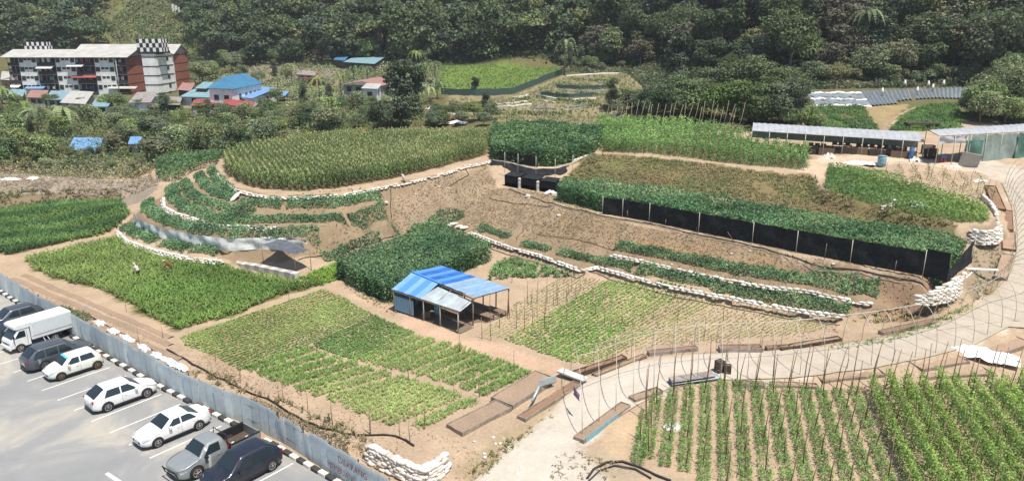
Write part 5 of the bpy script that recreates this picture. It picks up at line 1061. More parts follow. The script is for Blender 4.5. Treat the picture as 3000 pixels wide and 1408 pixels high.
# white plastic strip behind the fence
for i, (u, v, s_) in enumerate(((250, 812, .6), (285, 832, .5), (320, 850, .7), (360, 873, .6), (395, 893, .5), (425, 908, .7), (450, 920, .8))):
    heap(W(u, v, .1), s_ * 1.6, .32, .35, 'crumpled white plastic lying along the back of the fence', seed=30 + i, rz=-.7)['group'] = 'white plastic along the fence'
for (u, v, m_, l_) in ((215, 773, 'drumg', 'small blue-grey scrap on the edge of the maize plot'),): heap(W(u, v), .5, .2, .2, l_, m_, 'scrap', 'scrap', 41)
# rocks
def rock(p, s, label, seed, grp=None):
    bm = bmesh.new(); bmesh.ops.create_icosphere(bm, subdivisions=2, radius=1); r = random.Random(seed)
    for v in bm.verts: v.co *= r.uniform(.8, 1.12); v.co.z *= .65
    me = bpy.data.meshes.new('boulder'); bm.to_mesh(me); me.materials.append(M['pale']); return tag(link('boulder', me, None, p + Vector((0, 0, s * .3)), seed, s), label, 'rock', grp)
rock(G(1328, 496), .42, 'pale boulder below the three net bays', 1); rock(G(970, 512), .35, 'pale rock at the right end of the straight leafy bed', 2); rock(G(1405, 543), .28, 'pale stone on the slope path under the net bays', 3); rock(G(905, 556), .25, 'pale stone below the longest leafy bed', 4)
for i in range(70):
    u, v = random.choice([(random.uniform(1000, 1480), random.uniform(440, 560)), (random.uniform(1500, 2250), random.uniform(600, 700)), (random.uniform(0, 350), random.uniform(445, 490)), (random.uniform(1180, 1400), random.uniform(1090, 1200))]); p = G(u, v); rock(p, random.uniform(.06, .16), 'small pale stone scattered on bare soil', i + 10, 'small stones on the bare slopes')
# metal scraps on the raised bed, cloth on first hoop
tag(MB().tube([W(1338, 1008, .6), W(1350, 985, 1.0), W(1358, 966, .75)], .09, 6).build('metal_pipe', M['zinc']), 'bent pale metal tube lying on the raised bed', 'pipe')
tag(MB().box(-.7, .7, -.02, .02, 0, .5).build('metal_tray', M['zinc'], loc=G(1378, 980) + Vector((0, 0, .45)), rz=.6), 'upright metal tray on the raised bed', 'metal scrap')
fl2 = [W(1442, 970, 1.9), W(1447, 985, 1.7), W(1453, 1000, 1.4), W(1459, 1020, 1.0)]
tag(cloth([fl2[0], fl2[3]], 1.9, 1.3, mat('purple_cloth', (.25, .15, .28), .9, var=.3), 'hanging_cloth', .08, 4, seed=5), 'strip of faded purple cloth tied to the first hoop', 'cloth')
# ================================================================ VEHICLES
def ring_loft(mb, st, m=0):
    """st: list of rings (same count), x-sections"""
    n = len(st[0]); vs = [p for r in st for p in r]
    fs = [(i * n + j, i * n + j + 1, (i + 1) * n + j + 1, (i + 1) * n + j) for i in range(len(st) - 1) for j in range(n - 1)]
    fs += [tuple(range(n))[::-1], tuple((len(st) - 1) * n + j for j in range(n))]
    mb.add(vs, fs, m, True)
def wheel(parent, x, y, r, w, rimm, sgn):
    t = MB().tube([(0, -w / 2, 0), (0, w / 2, 0)], r, 20).build('tyre', M['tyre'], None); t.name = 'wheel'; t.parent = parent; t.location = (x, y, r)
    mb = MB(); f = sgn * (w / 2 + .006)
    mb.tube([(0, f - .012 * sgn, 0), (0, f, 0)], r * .66, 16, 0)
    o = mb.build('rim', M['trim'], t); mb = MB(); g_ = f + .012 * sgn
    for k in range(5):
        a = k * 2 * math.pi / 5 + .3; mb.bar((0, g_, 0), (r * .62 * math.cos(a), g_, r * .62 * math.sin(a)), .07 * r / .3, .02)
    n = 20; vs = []
    for k in range(n):
        a = 2 * math.pi * k / n; vs += [(r * .56 * math.cos(a), g_, r * .56 * math.sin(a)), (r * .68 * math.cos(a), g_, r * .68 * math.sin(a))]
    mb.add(vs, [(2 * k, 2 * k + 1, (2 * k + 3) % (2 * n), (2 * k + 2) % (2 * n)) for k in range(n)]); mb.build('spokes', M[rimm], o) if False else mb.build('spoke_rim', M[rimm], t); return t
def car(label, cat_, loc, rz, paint, L_=3.9, Wd=1.68, Ht=1.5, wb=2.5, xf=.72, wr=.29, hood=.95, belt=.90, prof=None, rimm='rim', wins=None, strip=False, rails=False, rear_glass=True, name='parked_car', lamps=True, clad=None):
    """x=0 nose, x=L tail; prof: list of (x, zroof) control points over the cabin; origin at ground mid-length"""
    t = thing(name, label, cat_, tuple(loc), rz); pm_ = M[paint]
    P = prof
    def zt(x):
        for (x0, z0), (x1, z1) in zip(P[:-1], P[1:]):
            if x0 <= x <= x1:
                k = (x - x0) / (x1 - x0); return z0 + (z1 - z0) * k
        return P[0][1] if x < P[0][0] else P[-1][1]
    def zs(x): return sum(zt(min(max(x + d, 0), L_)) for d in (-.10, -.05, 0, .05, .10)) / 5
    def hw(x):
        f = min(x, L_ - x); return Wd / 2 * (1 - .26 * max(0, 1 - f / .55) ** 2.2)
    def zbelt(x): return min(belt + .06 * (x / L_), zs(x) - .012)
    def wroof(x): 
        h = zs(x) - belt; return hw(x) * (1 - .24 * min(1, max(0, h) / .52) )
    xs = sorted(set([0, .04, .12, .25, .42] + [round(p[0], 3) for p in P if 0 < p[0] < L_] + list(np.arange(.6, L_ - .3, .16)) + [L_ - .3, L_ - .15, L_ - .05, L_]))
    rings = []
    for x in xs:
        w = hw(x); zb = zbelt(x); z1 = zs(x); wr_ = wroof(x); cl = .20 + .10 * max(0, 1 - min(x, L_ - x) / .3)
        half = [(w * .80, cl), (w * .965, cl + .06), (w, cl + .20), (w * 1.0, (cl + zb) / 2 + .05), (w * .985, zb - .06), (w * .95, zb), ((w * .95 + wr_) / 2 + .01, (zb + z1 - .05) / 2 + .005), (wr_ + .01, max(zb + .004, z1 - .07)), (wr_ * .86, z1 - .018), (wr_ * .5, z1 + .004), (0, z1 + .01)]
        ring = [(x - L_ / 2, y, z) for y, z in half] + [(x - L_ / 2, -y, z) for y, z in reversed(half[:-1])]
        rings.append(ring)
    mb = MB(); ring_loft(mb, rings); body = mb.build('body', pm_, t)
    # side windows: polygons set on the cabin side
    def side(x, s, sg):
        zb = zbelt(x); z1 = zs(x); w = hw(x); a = Vector((x - L_ / 2, w * .95, zb)); b = Vector((x - L_ / 2, wroof(x) + .01, z1 - .07)); p = a.lerp(b, s) + Vector((0, .017, .006)); p.y *= sg; return p
    for sg in (-1, 1):
        for (xa, xb, xc, xd) in wins:      # bottom front, bottom rear, top rear, top front
            nn = 6; vs = [side(xa + (xb - xa) * k / nn, .08, sg) for k in range(nn + 1)] + [side(xd + (xc - xd) * k / nn, .90, sg) for k in range(nn + 1)]
            MB().add(vs, [(k, k + 1, k + nn + 2, k + nn + 1) for k in range(nn)], 0, True).build('side_window', M['glass'], t)
        MB().box(-.09, .09, -.07, .07, 0, .13).build('door_mirror', M[paint] if paint != 'psilv' else M['trim'], t, loc=(wins[0][0] - L_ / 2 + .12, sg * (Wd / 2 + .07), belt + .0))
        for (xa, xb, *_r) in wins[:2]:
            hx = xb - .18 - L_ / 2; MB().box(-.09, .09, -.012, .012, -.015, .015).build('door_handle', M[paint], t, loc=(hx, sg * (hw(xb) * 1.0 + .008), belt - .13))
            MB().box(-.006, .006, -.004, .004, -.28, .30).build('door_seam', M['trim'], t, loc=(xb - L_ / 2 + .02, sg * (hw(xb) + .001), belt - .36))
        for xw in (xf, xf + wb):
            n = 14; vs = [(xw - L_ / 2, sg * (Wd / 2 + .004), wr + .02)]
            for k in range(n + 1):
                a = math.pi * (-.12 + 1.24 * k / n); vs.append((xw - L_ / 2 + (wr + .07) * math.cos(a), sg * (Wd / 2 + .004), wr + .02 + (wr + .07) * math.sin(a)))
            MB().add(vs, [(0, k, k + 1) for k in range(1, n + 1)]).build('wheel_arch', M['trim'] if clad is None else M[clad], t)
            wheel(t, xw - L_ / 2, sg * (Wd / 2 - .075), wr, .19, rimm, sg)
        MB().box(-L_ / 2 + xf + wr + .1, -L_ / 2 + xf + min(wb, L_ - xf - .5) - wr - .1, sg * (Wd / 2 - .01) - .012, sg * (Wd / 2 - .01) + .012, .20, .32).build('sill_trim', M['trim'], t)
        if rails: MB().bar((P[2][0] - L_ / 2 + .2, sg * wroof(2.2) * .82, zs(2.2) + .05), (P[3][0] - L_ / 2 - .15, sg * wroof(2.2) * .82, zs(2.2) + .05), .035).build('roof_rail', M['rim'], t)
    def glass_patch(xa, xb, nm, wa=.90):
        nn = 5; vs = []
        for k in range(nn + 1):
            x = xa + (xb - xa) * k / nn
            for j in range(7):
                s = -1 + 2 * j / 6; wz = (wroof(x) + .0) * wa if nm != 'w' else 0; s2 = abs(s); drop = .022 * s2 ** 3
                vs.append((x - L_ / 2, s * wz, zs(x) + .022 - drop))
        return MB().add(vs, [(k * 7 + j, k * 7 + j + 1, k * 7 + j + 8, k * 7 + j + 7) for k in range(nn) for j in range(6)], 0, True)
    glass_patch(P[1][0] + .05, P[2][0] - .03, 'ws').build('windscreen', M['glass'], t)
    if strip:
        glass_patch(P[2][0] - .14, P[2][0] - .02, 'st', .93).build('sun_strip', M['sticker'], t, loc=(0, 0, .008))
    if rear_glass: glass_patch(P[3][0] + .04, P[4][0] - .04, 'rw').build('rear_window', M['glass'], t)
    zl = .62
    for sg in (-1, 1):
        mb = MB(); mb.add([(-L_ / 2 + .015, sg * hw(.04) * .55, zl - .03), (-L_ / 2 + .06, sg * (hw(.12) + .0), zl), (-L_ / 2 + .36, sg * (hw(.36) + .006), zl + .10), (-L_ / 2 + .30, sg * hw(.3) * .82, zs(.3) - .0 + .012), (-L_ / 2 + .06, sg * hw(.06) * .55, zs(.1) - .02)], [(0, 1, 2, 3, 4)]); mb.build('headlight', M['lampc'], t)
        mb = MB(); mb.box(-.04, .05, -.12, .015, -.08, .08); mb.build('tail_light', M['redl'], t, loc=(L_ / 2 - .06, sg * (hw(L_ - .08) - .0), belt - .02)) if sg > 0 else MB().box(-.04, .05, -.015, .12, -.08, .08).build('tail_light', M['redl'], t, loc=(L_ / 2 - .06, sg * (hw(L_ - .08) - .0), belt - .02))
    MB().box(-.02, .02, -.42, .42, .0, .14).build('grille', M['trim'], t, loc=(-L_ / 2 - .005, 0, .42)); MB().box(-.008, .008, -.24, .24, 0, .11).build('number_plate', M['yel'], t, loc=(-L_ / 2 - .03, 0, .44)); MB().box(-.008, .008, -.24, .24, 0, .11).build('number_plate', M['yel'], t, loc=(L_ / 2 + .012, 0, .55))
    MB().box(-.03, .02, -.6, .6, 0, .14).build('rear_bumper_insert', M['trim'], t, loc=(L_ / 2 + .0, 0, .24))
    return t
HD = math.atan2(ld.y, ld.x)            # bay direction, from aisle to kerb
def place(pf, pr, xf, wb, L_, Wd, nose_to_aisle=True):
    """near-side wheel contacts -> car origin"""
    d = (pr - pf).normalized(); ang = math.atan2(d.y, d.x); mid = pf + d * (L_ / 2 - xf); n = Vector((-d.y, d.x, 0))   # to the car's left
    return mid, ang, n
def put(pf, pr, xf, L_, Wd, side):
    mid, ang, n = place(pf, pr, xf, 0, L_, Wd); c = mid + n * side * (Wd / 2 - .05); return (c.x, c.y, .008), ang
sc_ = 1.0
# white compact hatch (nose towards the aisle)
loc, rz = put(W(155.7, 956.2), W(246, 927), .72, 3.65, 1.64, +1)
car('small off-white hatchback with bronze wheels and blue sun strip, between grey SUV and empty bays', 'car', loc, rz, 'pcream', 3.65, 1.64, 1.53, 2.42, .72, .29, prof=[(0, .62), (.85, .98), (1.45, 1.48), (3.15, 1.50), (3.60, .95), (3.65, .80)], wins=[(1.18, 2.05, 2.05, 1.62), (2.14, 3.1, 2.95, 2.14)], rimm='bronze', strip=True)
# white crossover, tail to the aisle
pf, pr = W(371, 999), W(275, 1034); loc, rz = put(pf, pr, .82, 4.2, 1.75, -1)
car('white crossover parked nose to the kerb with red tail lights facing the aisle', 'car', loc, rz, 'pwhite', 4.2, 1.74, 1.55, 2.52, .82, .32, prof=[(0, .70), (1.05, 1.02), (1.75, 1.54), (3.3, 1.55), (4.08, 1.05), (4.2, .85)], wins=[(1.35, 2.35, 2.35, 1.9), (2.44, 3.45, 3.2, 2.44)])
# white sedan
loc, rz = put(W(398.5, 1124), W(502, 1080), .85, 4.35, 1.70, +1)
car('white sedan parked next to the silver pickup, dark windscreen facing the aisle', 'car', loc, rz, 'pwhite', 4.35, 1.70, 1.46, 2.58, .85, .30, prof=[(0, .60), (1.15, .96), (1.85, 1.43), (2.9, 1.45), (3.62, 1.06), (4.3, 1.0), (4.35, .8)], wins=[(1.55, 2.35, 2.35, 1.98), (2.44, 3.35, 3.05, 2.44)])
# grey SUV, tail to the aisle
d_ = Vector((math.cos(HD), math.sin(HD), 0)); pr = W(116, 930); pf = pr + d_ * 2.6; loc, rz = put(pf, pr, .9, 4.6, 1.8, -1)
car('dark grey SUV with roof rails between the white truck and the off-white hatchback', 'car', loc, rz, 'pgrey', 4.6, 1.80, 1.68, 2.6, .9, .34, prof=[(0, .75), (1.1, 1.06), (1.8, 1.64), (3.8, 1.66), (4.48, 1.12), (4.6, .9)], wins=[(1.45, 2.4, 2.4, 2.0), (2.5, 3.3, 3.3, 2.5), (3.38, 4.15, 3.95, 3.38)], rails=True)
# navy hatch at the bottom
pr = W(686, 1182); pf = pr - d_ * 2.66; loc, rz = put(pf, pr, .85, 4.35, 1.76, +1)
car('dark navy SUV parked at the bottom edge, right beside the silver pickup', 'car', loc, rz, 'pnavy', 4.35, 1.78, 1.70, 2.62, .85, .33, prof=[(0, .75), (1.05, 1.06), (1.75, 1.66), (3.4, 1.68), (4.2, 1.10), (4.35, .85)], wins=[(1.40, 2.35, 2.35, 1.95), (2.45, 3.2, 3.2, 2.45), (3.28, 3.85, 3.6, 3.28)])
# two dark cars at the left edge
c_ = W(30, 800); loc = (c_.x - .3, c_.y - .2, .008)
kb = lambda n_: la + kd * (-2.36) * n_
base_mid = la + ld * 2.3
def bay(k, sh=0.0): p = base_mid + kd * (-2.36) * (k + .5) + ld * sh; return (p.x, p.y, .008)
pt_ = W(53.5, 884.4); tk = pt_ + Vector((math.cos(HD + .12), math.sin(HD + .12), 0)) * 1.2
cA = W(46, 822, 0); cB = W(0, 800, 0)
car('black car half hidden behind the white box truck', 'car', (tk.x - 3.0 * .72 - .3, tk.y + 3.0 * .62 + .5, .008), HD + math.pi, 'pblack', 4.3, 1.72, 1.5, 2.55, .85, .31, prof=[(0, .66), (1.1, 1.0), (1.8, 1.48), (3.1, 1.5), (3.9, 1.02), (4.3, .85)], wins=[(1.5, 2.35, 2.35, 1.95), (2.44, 3.4, 3.15, 2.44)])
car('dark blue-black car at the left edge of the photo, farthest along the kerb', 'car', (tk.x - 5.6 * .72 - .6, tk.y + 5.6 * .62 + 1.0, .008), HD, 'pgrey', 4.4, 1.76, 1.6, 2.6, .85, .32, prof=[(0, .7), (1.1, 1.02), (1.8, 1.56), (3.4, 1.58), (4.2, 1.05), (4.4, .85)], wins=[(1.45, 2.4, 2.4, 1.98), (2.5, 3.6, 3.35, 2.5)])
# box truck
def truck(label, loc, rz):
    t = thing('box_truck', label, 'truck', loc, rz); W2 = .82; pw_ = M['pwhite']
    # cab: side profile extruded with rounded front (x=0 nose)
    prof = [(0, .42), (-.02, .72), (.06, .98), (.16, 1.08), (.62, 1.72), (.80, 1.80), (1.42, 1.80), (1.42, .42)]
    st = []
    for yk, ins in ((-W2, .05), (-W2 + .06, 0), (W2 - .06, 0), (W2, .05)):
        st.append([(x + (ins if x < .7 else 0), yk, z - (ins if z > 1.5 else 0)) for x, z in prof])
    mb = MB(); n = len(prof); vs = [p for r in st for p in r]; fs = [(i * n + j, i * n + (j + 1) % n, (i + 1) * n + (j + 1) % n, (i + 1) * n + j) for i in range(3) for j in range(n)] + [tuple(range(n)), tuple(3 * n + j for j in range(n))[::-1]]
    mb.add(vs, fs); mb.build('cab', pw_, t)
    MB().add([(.175, -.70, 1.13), (.175, .70, 1.13), (.60, .64, 1.70), (.60, -.64, 1.70)], [(0, 1, 2, 3)]).build('windscreen', M['glass'], t, loc=(-.022, 0, .014))
    for sg in (-1, 1):
        MB().add([(.34, sg * (W2 + .006), 1.14), (1.12, sg * (W2 + .006), 1.14), (1.10, sg * (W2 + .003), 1.66), (.70, sg * (W2 + .003), 1.66)], [(0, 1, 2, 3)]).build('side_window', M['glass'], t)
        MB().box(.28, .30, sg * (W2 + .003) - .003, sg * (W2 + .003) + .003, .5, 1.12).build('door_seam', M['trim'], t); MB().box(1.20, 1.22, sg * (W2 + .003) - .003, sg * (W2 + .003) + .003, .5, 1.7).build('door_seam', M['trim'], t)
        MB().box(-.05, .05, -.06, .06, -.12, .12).build('door_mirror', M['trim'], t, loc=(.22, sg * (W2 + .14), 1.32)); MB().box(-.03, .02, -.13, .13, -.07, .07).build('headlight', M['lampc'], t, loc=(.0, sg * .58, .80))
        n_ = 12; vs = [(.62, sg * (W2 + .008), .3)] + [(.62 + .38 * math.cos(math.pi * k / n_), sg * (W2 + .008), .30 + .38 * math.sin(math.pi * k / n_)) for k in range(n_ + 1)]
        MB().add(vs, [(0, k, k + 1) for k in range(1, n_ + 1)]).build('wheel_arch', M['trim'], t)
        for xw in (.62, 3.15): wheel(t, xw, sg * (W2 - .06), .30, .19, 'zincd', sg)
    MB().box(-.12, .0, -.80, .80, .34, .56).build('front_bumper', pw_, t); MB().box(-.03, .0, -.45, .45, .66, .78).build('grille', M['trim'], t); MB().box(-.135, -.12, -.24, .24, .38, .49).build('number_plate', M['yel'], t)
    MB().box(1.45, 4.5, -.10, .10, .42, .62).build('chassis', M['trim'], t); MB().box(1.5, 4.45, -.7, .7, .58, .70).build('subframe', M['trim'], t)
    bm = bmesh.new(); bmesh.ops.create_cube(bm, size=1)
    for v in bm.verts: v.co = Vector((1.50 + (v.co.x + .5) * 3.1, v.co.y * 1.74, .70 + (v.co.z + .5) * 1.48))
    bmesh.ops.bevel(bm, geom=list(bm.edges), offset=.05, segments=2, affect='EDGES'); me = bpy.data.meshes.new('cargo_box'); bm.to_mesh(me); me.materials.append(pw_); link('cargo_box', me, t)
    # luton peak over the cab
    st = [[(x, y, z) for y, z in ((-.86, 1.84), (.86, 1.84), (.86, 2.16), (-.86, 2.16))] for x in (1.5, .62)] + [[(.38, y, z) for y, z in ((-.80, 1.90), (.80, 1.90), (.80, 2.08), (-.80, 2.08))]]
    vs = [p for r in st for p in r]; MB().add(vs, [(i * 4 + j, i * 4 + (j + 1) % 4, (i + 1) * 4 + (j + 1) % 4, (i + 1) * 4 + j) for i in range(2) for j in range(4)] + [(8, 9, 10, 11)]).build('cab_over_box', pw_, t)
    gp = mat('box_panel', (.60, .63, .61), .6, var=.06)
    for sg in (-1, 1):
        MB().box(1.62, 4.50, sg * .875 - .004, sg * .875 + .004, 1.06, 2.06).build('side_panel', gp, t); MB().box(1.56, 4.56, sg * .885 - .012, sg * .885 + .012, 1.00, 1.04).build('side_rail', M['conc'], t); MB().box(1.62, 4.50, sg * .875 - .004, sg * .875 + .004, .76, .97).build('lower_panel', gp, t)
        for xs_ in (2.3, 2.6): MB().bar((xs_, sg * .80, .66), (xs_ + .12, sg * .86, .30), .05).build('side_strut', M['pwhite'], t)
        MB().box(1.3, 1.48, sg * .70 - .06, sg * .70 + .06, .45, .68).build('step', M['trim'], t)
    MB().box(4.60, 4.612, -.8, .8, .78, 2.1).build('rear_door', gp, t); return t
dt = Vector((math.cos(HD + .06), math.sin(HD + .06), 0)); nt_ = Vector((-dt.y, dt.x, 0)); o_ = pt_ - dt * .62 + nt_ * .76
truck('white box truck with open-faced cab and tall cargo box parked against the kerb', (o_.x, o_.y, .008), HD + .06)
# silver pickup
def pickup(label, loc, rz):
    L_, Wd, belt = 5.0, 1.78, 1.02; t = car(label, 'pickup truck', loc, rz, 'psilv', 3.05, Wd, 1.72, 3.0, .92, .37, belt=belt, prof=[(0, .82), (1.15, 1.10), (1.72, 1.70), (2.72, 1.72), (3.02, 1.12), (3.05, .95)], wins=[(1.42, 2.45, 2.45, 1.88)], name='pickup_truck', rimm='zincd')
    # the builder centres on 3.05: move parts so that x=0 is mid of the cab, add the bed behind
    x0, x1 = 1.56, 3.45
    MB().box(x0, x1, -.86, .86, .42, .50).build('bed_floor', M['trim'], t)
    for sg in (-1, 1):
        MB().box(x0, x1, sg * .865 - .035, sg * .865 + .035, .40, 1.06).build('bed_side', M['psilv'], t); MB().box(x0, x1, sg * .80 - .03, sg * .80 + .02, .5, 1.05).build('bed_liner', M['trim'], t); MB().box(x0 - .02, x1 + .02, sg * .865 - .06, sg * .865 + .05, 1.06, 1.10).build('bed_rail', M['trim'], t)
        MB().box(-.03, .03, -.07, .07, -.16, .16).build('tail_light', M['redl'], t, loc=(x1 + .03, sg * .80, .82))
    MB().box(x1 - .04, x1 + .03, -.83, .83, .42, 1.07).build('tailgate', M['psilv'], t); MB().box(x0 - .03, x0 + .03, -.8, .8, .5, 1.12).build('bed_front', M['trim'], t)
    MB().box(x0 + .05, x1 - .06, -.75, .75, .5, .53).build('bed_mat', M['woodd'], t); MB().tube([(1.45, -.72, 1.1), (1.45, -.66, 1.72), (1.45, .66, 1.72), (1.45, .72, 1.1)], .03, 6).build('roll_bar', M['trim'], t)
    MB().tube([(-1.6, -.7, .45), (-1.72, -.7, .75), (-1.72, .7, .75), (-1.6, .7, .45)], .035, 6).build('bull_bar', M['trim'], t); MB().tube([(-1.7, -.5, .55), (-1.72, .5, .55)], .03, 6).build('bull_bar_rail', M['trim'], t)
    return t
pf = W(497, 1202.7); Lc = 3.05; mid = pf + d_ * (Lc / 2 - .92); n3 = Vector((-d_.y, d_.x, 0)); c3 = mid + n3 * (.84)
pk = pickup('silver single-cab pickup with black-lined open bed, between white sedan and navy SUV', (c3.x, c3.y, .008), HD)
for ch in list(pk.children):          # rear wheels belong under the bed; the first car builder put them 3.0 m behind
    pass
for i in range(5): tag(link('white_bundle', SK[i], None, c3 + d_ * (1.9 + .3 * i) + n3 * random.uniform(-.5, .5) + Vector((0, 0, .6)), i, .35), 'small white bundle lying in the pickup bed', 'bundle', 'white bundles in the pickup bed')
# ================================================================ PEOPLE
def person(label, loc, rz, top, hat, lean=.9):
    t = thing('person', label, 'person', loc, rz)
    J = {'pel': (0, 0, .88), 'ches': (.22 * lean, 0, 1.14), 'neck': (.40 * lean, 0, 1.30), 'head': (.50 * lean, 0, 1.40), 'top': (.58 * lean, 0, 1.50)}
    V = [J['pel'], J['ches'], J['neck'], J['head'], J['top']]; E = [(0, 1), (1, 2), (2, 3), (3, 4)]; Rr = [.15, .16, .06, .095, .075]
    for s in (-1, 1):
        b = len(V); V += [(.0, s * .10, .82), (.06, s * .12, .46), (-.02, s * .13, .06), (.10, s * .13, .03)]; Rr += [.10, .065, .045, .04]; E += [(0, b), (b, b + 1), (b + 1, b + 2), (b + 2, b + 3)]
        b = len(V); V += [(.34 * lean, s * .19, 1.22), (.46 * lean, s * .24, .98), (.66 * lean, s * .14, .86), (.74 * lean, s * .12, .82)]; Rr += [.062, .05, .038, .035]; E += [(1, b), (b, b + 1), (b + 1, b + 2), (b + 2, b + 3)]
        h = b + 3
        for k in range(5):
            q = len(V); o = (k - 2) * .014; V += [(.74 * lean + .05, s * .12 + o, .79), (.74 * lean + .07, s * .12 + o * 1.2, .745 + abs(o) * .5)]; Rr += [.012, .009]; E += [(h, q), (q, q + 1)]
    me = bpy.data.meshes.new('body'); me.from_pydata(V, E, []); o = bpy.data.objects.new('body_src', me); col.objects.link(o)
    o.modifiers.new('s', 'SKIN'); sv_ = me.skin_vertices[0].data
    for i, r in enumerate(Rr): sv_[i].radius = (r, r)
    sv_[0].use_root = True; sb = o.modifiers.new('u', 'SUBSURF'); sb.levels = 2; sb.render_levels = 2; bpy.context.view_layer.update()
    m2 = bpy.data.meshes.new_from_object(o.evaluated_get(bpy.context.evaluated_depsgraph_get())); bpy.data.objects.remove(o); m2.materials.clear()
    for k in (top, 'skin', 'woodd'): m2.materials.append(M[k])
    for p in m2.polygons:
        c = p.center; p.material_index = 1 if (c.x > .43 * lean and c.z > 1.30) or c.z < .90 and c.x > .55 * lean else (2 if c.z < .86 else 0); p.use_smooth = True
    link('body', m2, t)
    if hat == 'straw':
        MB().tube([(0, 0, 0), (0, 0, .02)], .24, 18).build('hat_brim', M['straw'], t, loc=(.60 * lean, 0, 1.50), rz=(0, .45, 0)); MB().tube([(0, 0, .0), (0, 0, .12)], .11, 14, taper=.75).build('hat_crown', M['straw'], t, loc=(.605 * lean, 0, 1.51), rz=(0, .45, 0))
    else: MB().tube([(0, 0, -.08), (0, 0, -.02), (0, 0, .07), (0, 0, .11)], .125, 12, taper=.6).build('head_scarf', M[top], t, loc=(.55 * lean, 0, 1.46), rz=(0, .5, 0))
    MB().box(0, .015, -.03, .03, -.02, .02).build('face_patch', M['skin'], t, loc=(.60 * lean, 0, 1.38)); return t  # small flat skin-coloured box on the front of the face
pA = W(350, 700, .1); person('person in pale pink clothes and head scarf bending over in the leafy maize plot', (pA.x, pA.y, .1), 2.6, 'pinkc', 'scarf', .9)
pB = W(432, 690, .1); person('person in dark red clothes and straw hat bending over in the leafy maize plot', (pB.x, pB.y, .1), 3.4, 'maroon', 'straw', 1.0)
# ================================================================ GREENHOUSES AND YARD
def film_roof(name, label, N0, N1, F1, F0, zg, m, posts, walls=()):
    t = thing(name, label, 'greenhouse', tuple(Vector((N0.x, N0.y, zg)))); o = t.location.copy(); n = int((N1 - N0).length / .8); 
    for i in range(n):
        a, b = i / n, (i + 1) / n; mb = MB(); vs = []
        for j in range(5):
            for k in range(4):
                p = N0.lerp(N1, a + (b - a) * k / 3).lerp(F0.lerp(F1, a + (b - a) * k / 3), j / 4); vs.append(p - o + Vector((0, 0, .16 * math.sin(math.pi * j / 4) * 1.2 - (.06 if k in (1, 2) else 0) + random.uniform(-.01, .01))))
        mb.add(vs, [(j * 4 + k, j * 4 + k + 1, j * 4 + k + 5, j * 4 + k + 4) for j in range(4) for k in range(3)], 0, True); mb.build('roof_film', m, t)
    for i in range(posts + 1):
        for A, B in ((N0, N1), (F0, F1)):
            p = A.lerp(B, i / posts); g_ = H(p.x, p.y); MB().tube([(0, 0, g_ - p.z), (0, 0, 0)], .05, 6).build('roof_post', M['steel'], t, loc=p - o)
        MB().bar(N0.lerp(N1, i / posts) - o, F0.lerp(F1, i / posts) - o, .06).build('roof_beam', M['wood'], t)
    MB().bar(N0 - o, N1 - o, .07).build('eave_beam', M['wood'], t); return t, o
N0, N1 = W(1892, 329.4, 9.9), W(2325, 356.5, 9.8); dF = Vector((.35, 1, 0)).normalized() * 4.2
t1, o1 = film_roof('greenhouse', 'long low plastic-roofed growing shed behind the bean rows, left of the larger one', N0, N1, N1 + dF + Vector((0, 0, .75)), N0 + dF + Vector((0, 0, .75)), 7.4, M['poly'], 9)
bkw = [N0 + dF, N1 + dF]; bkw = [Vector((p.x, p.y, 8)) for p in bkw]; o = cloth(bkw, 10.4, 8.4, mat('pale_green_net', (.30, .38, .33), .7, var=.2, scale=.6), 'back_net', .1, 4, seed=7, parent=t1); o.location = -o1
for i, s in enumerate((.30, .42, .56, .70, .82)):
    p = N0.lerp(N1, s) + dF * .45; bench(Vector((p.x, p.y, H(p.x, p.y))), -.5, 2.6, 1.1, .8, ['dark timber bench at the left inside the long plastic-roofed shed', 'dark timber bench, second from the left inside the long plastic-roofed shed', 'timber bench in the middle of the long plastic-roofed shed', 'timber bench right of centre in the long plastic-roofed shed', 'timber bench at the right end of the long plastic-roofed shed'][i])
    for k in range(3): crate(Vector((p.x + k * .7 - .9, p.y - .5 * k + .4, H(p.x, p.y) + .8)), -.5, .6, .5, .5, 'dark slatted crate standing on a bench in the long plastic-roofed shed', 'woodd', 'crates on the benches')
G0, G1_ = W(2363.8, 342.5, 11.0), W(2600, 330.5, 11.1); t2, o2 = film_roof('greenhouse', 'large plastic greenhouse with green net walls at the right edge', G0, G1_, W(2600, 309, 11.55), W(2331, 326, 11.35), 7.3, M['poly'], 6)
gn0, gn1 = Vector((G0.x, G0.y, 8)), Vector((G1_.x, G1_.y, 8)); mid_ = gn0.lerp(gn1, .30)
for (a, b, zt_, zb_, m_, nm) in ((mid_, gn1, 11.0, 7.2, mat('green_net_wall', (.24, .31, .28), .75, var=.35, scale=.5), 'net_wall'), (gn0.lerp(gn1, .28), gn0.lerp(gn1, .46) + Vector((0, -.3, 0)), 10.3, 7.8, M['netg'], 'green_net_panel'), (gn0, mid_, 10.95, 10.0, M['poly'], 'roof_flap'), (gn1.lerp(mid_, .25) + Vector((0, -.2, 0)), gn1 + Vector((0, -.2, 0)), 10.9, 7.5, M['netg'], 'green_net_panel')):
    o = cloth([a, b], zt_, zb_, m_, nm, .16, 6, seed=len(nm), parent=t2); o.location = -o2
pz = G(2433, 420); tag(MB().box(-1.1, 1.1, -.05, .05, 0, 1.9).build('board_panel', M['conc'], loc=pz, rz=(.25, .15, -.4)), 'weathered grey board leaning against the right greenhouse', 'board')
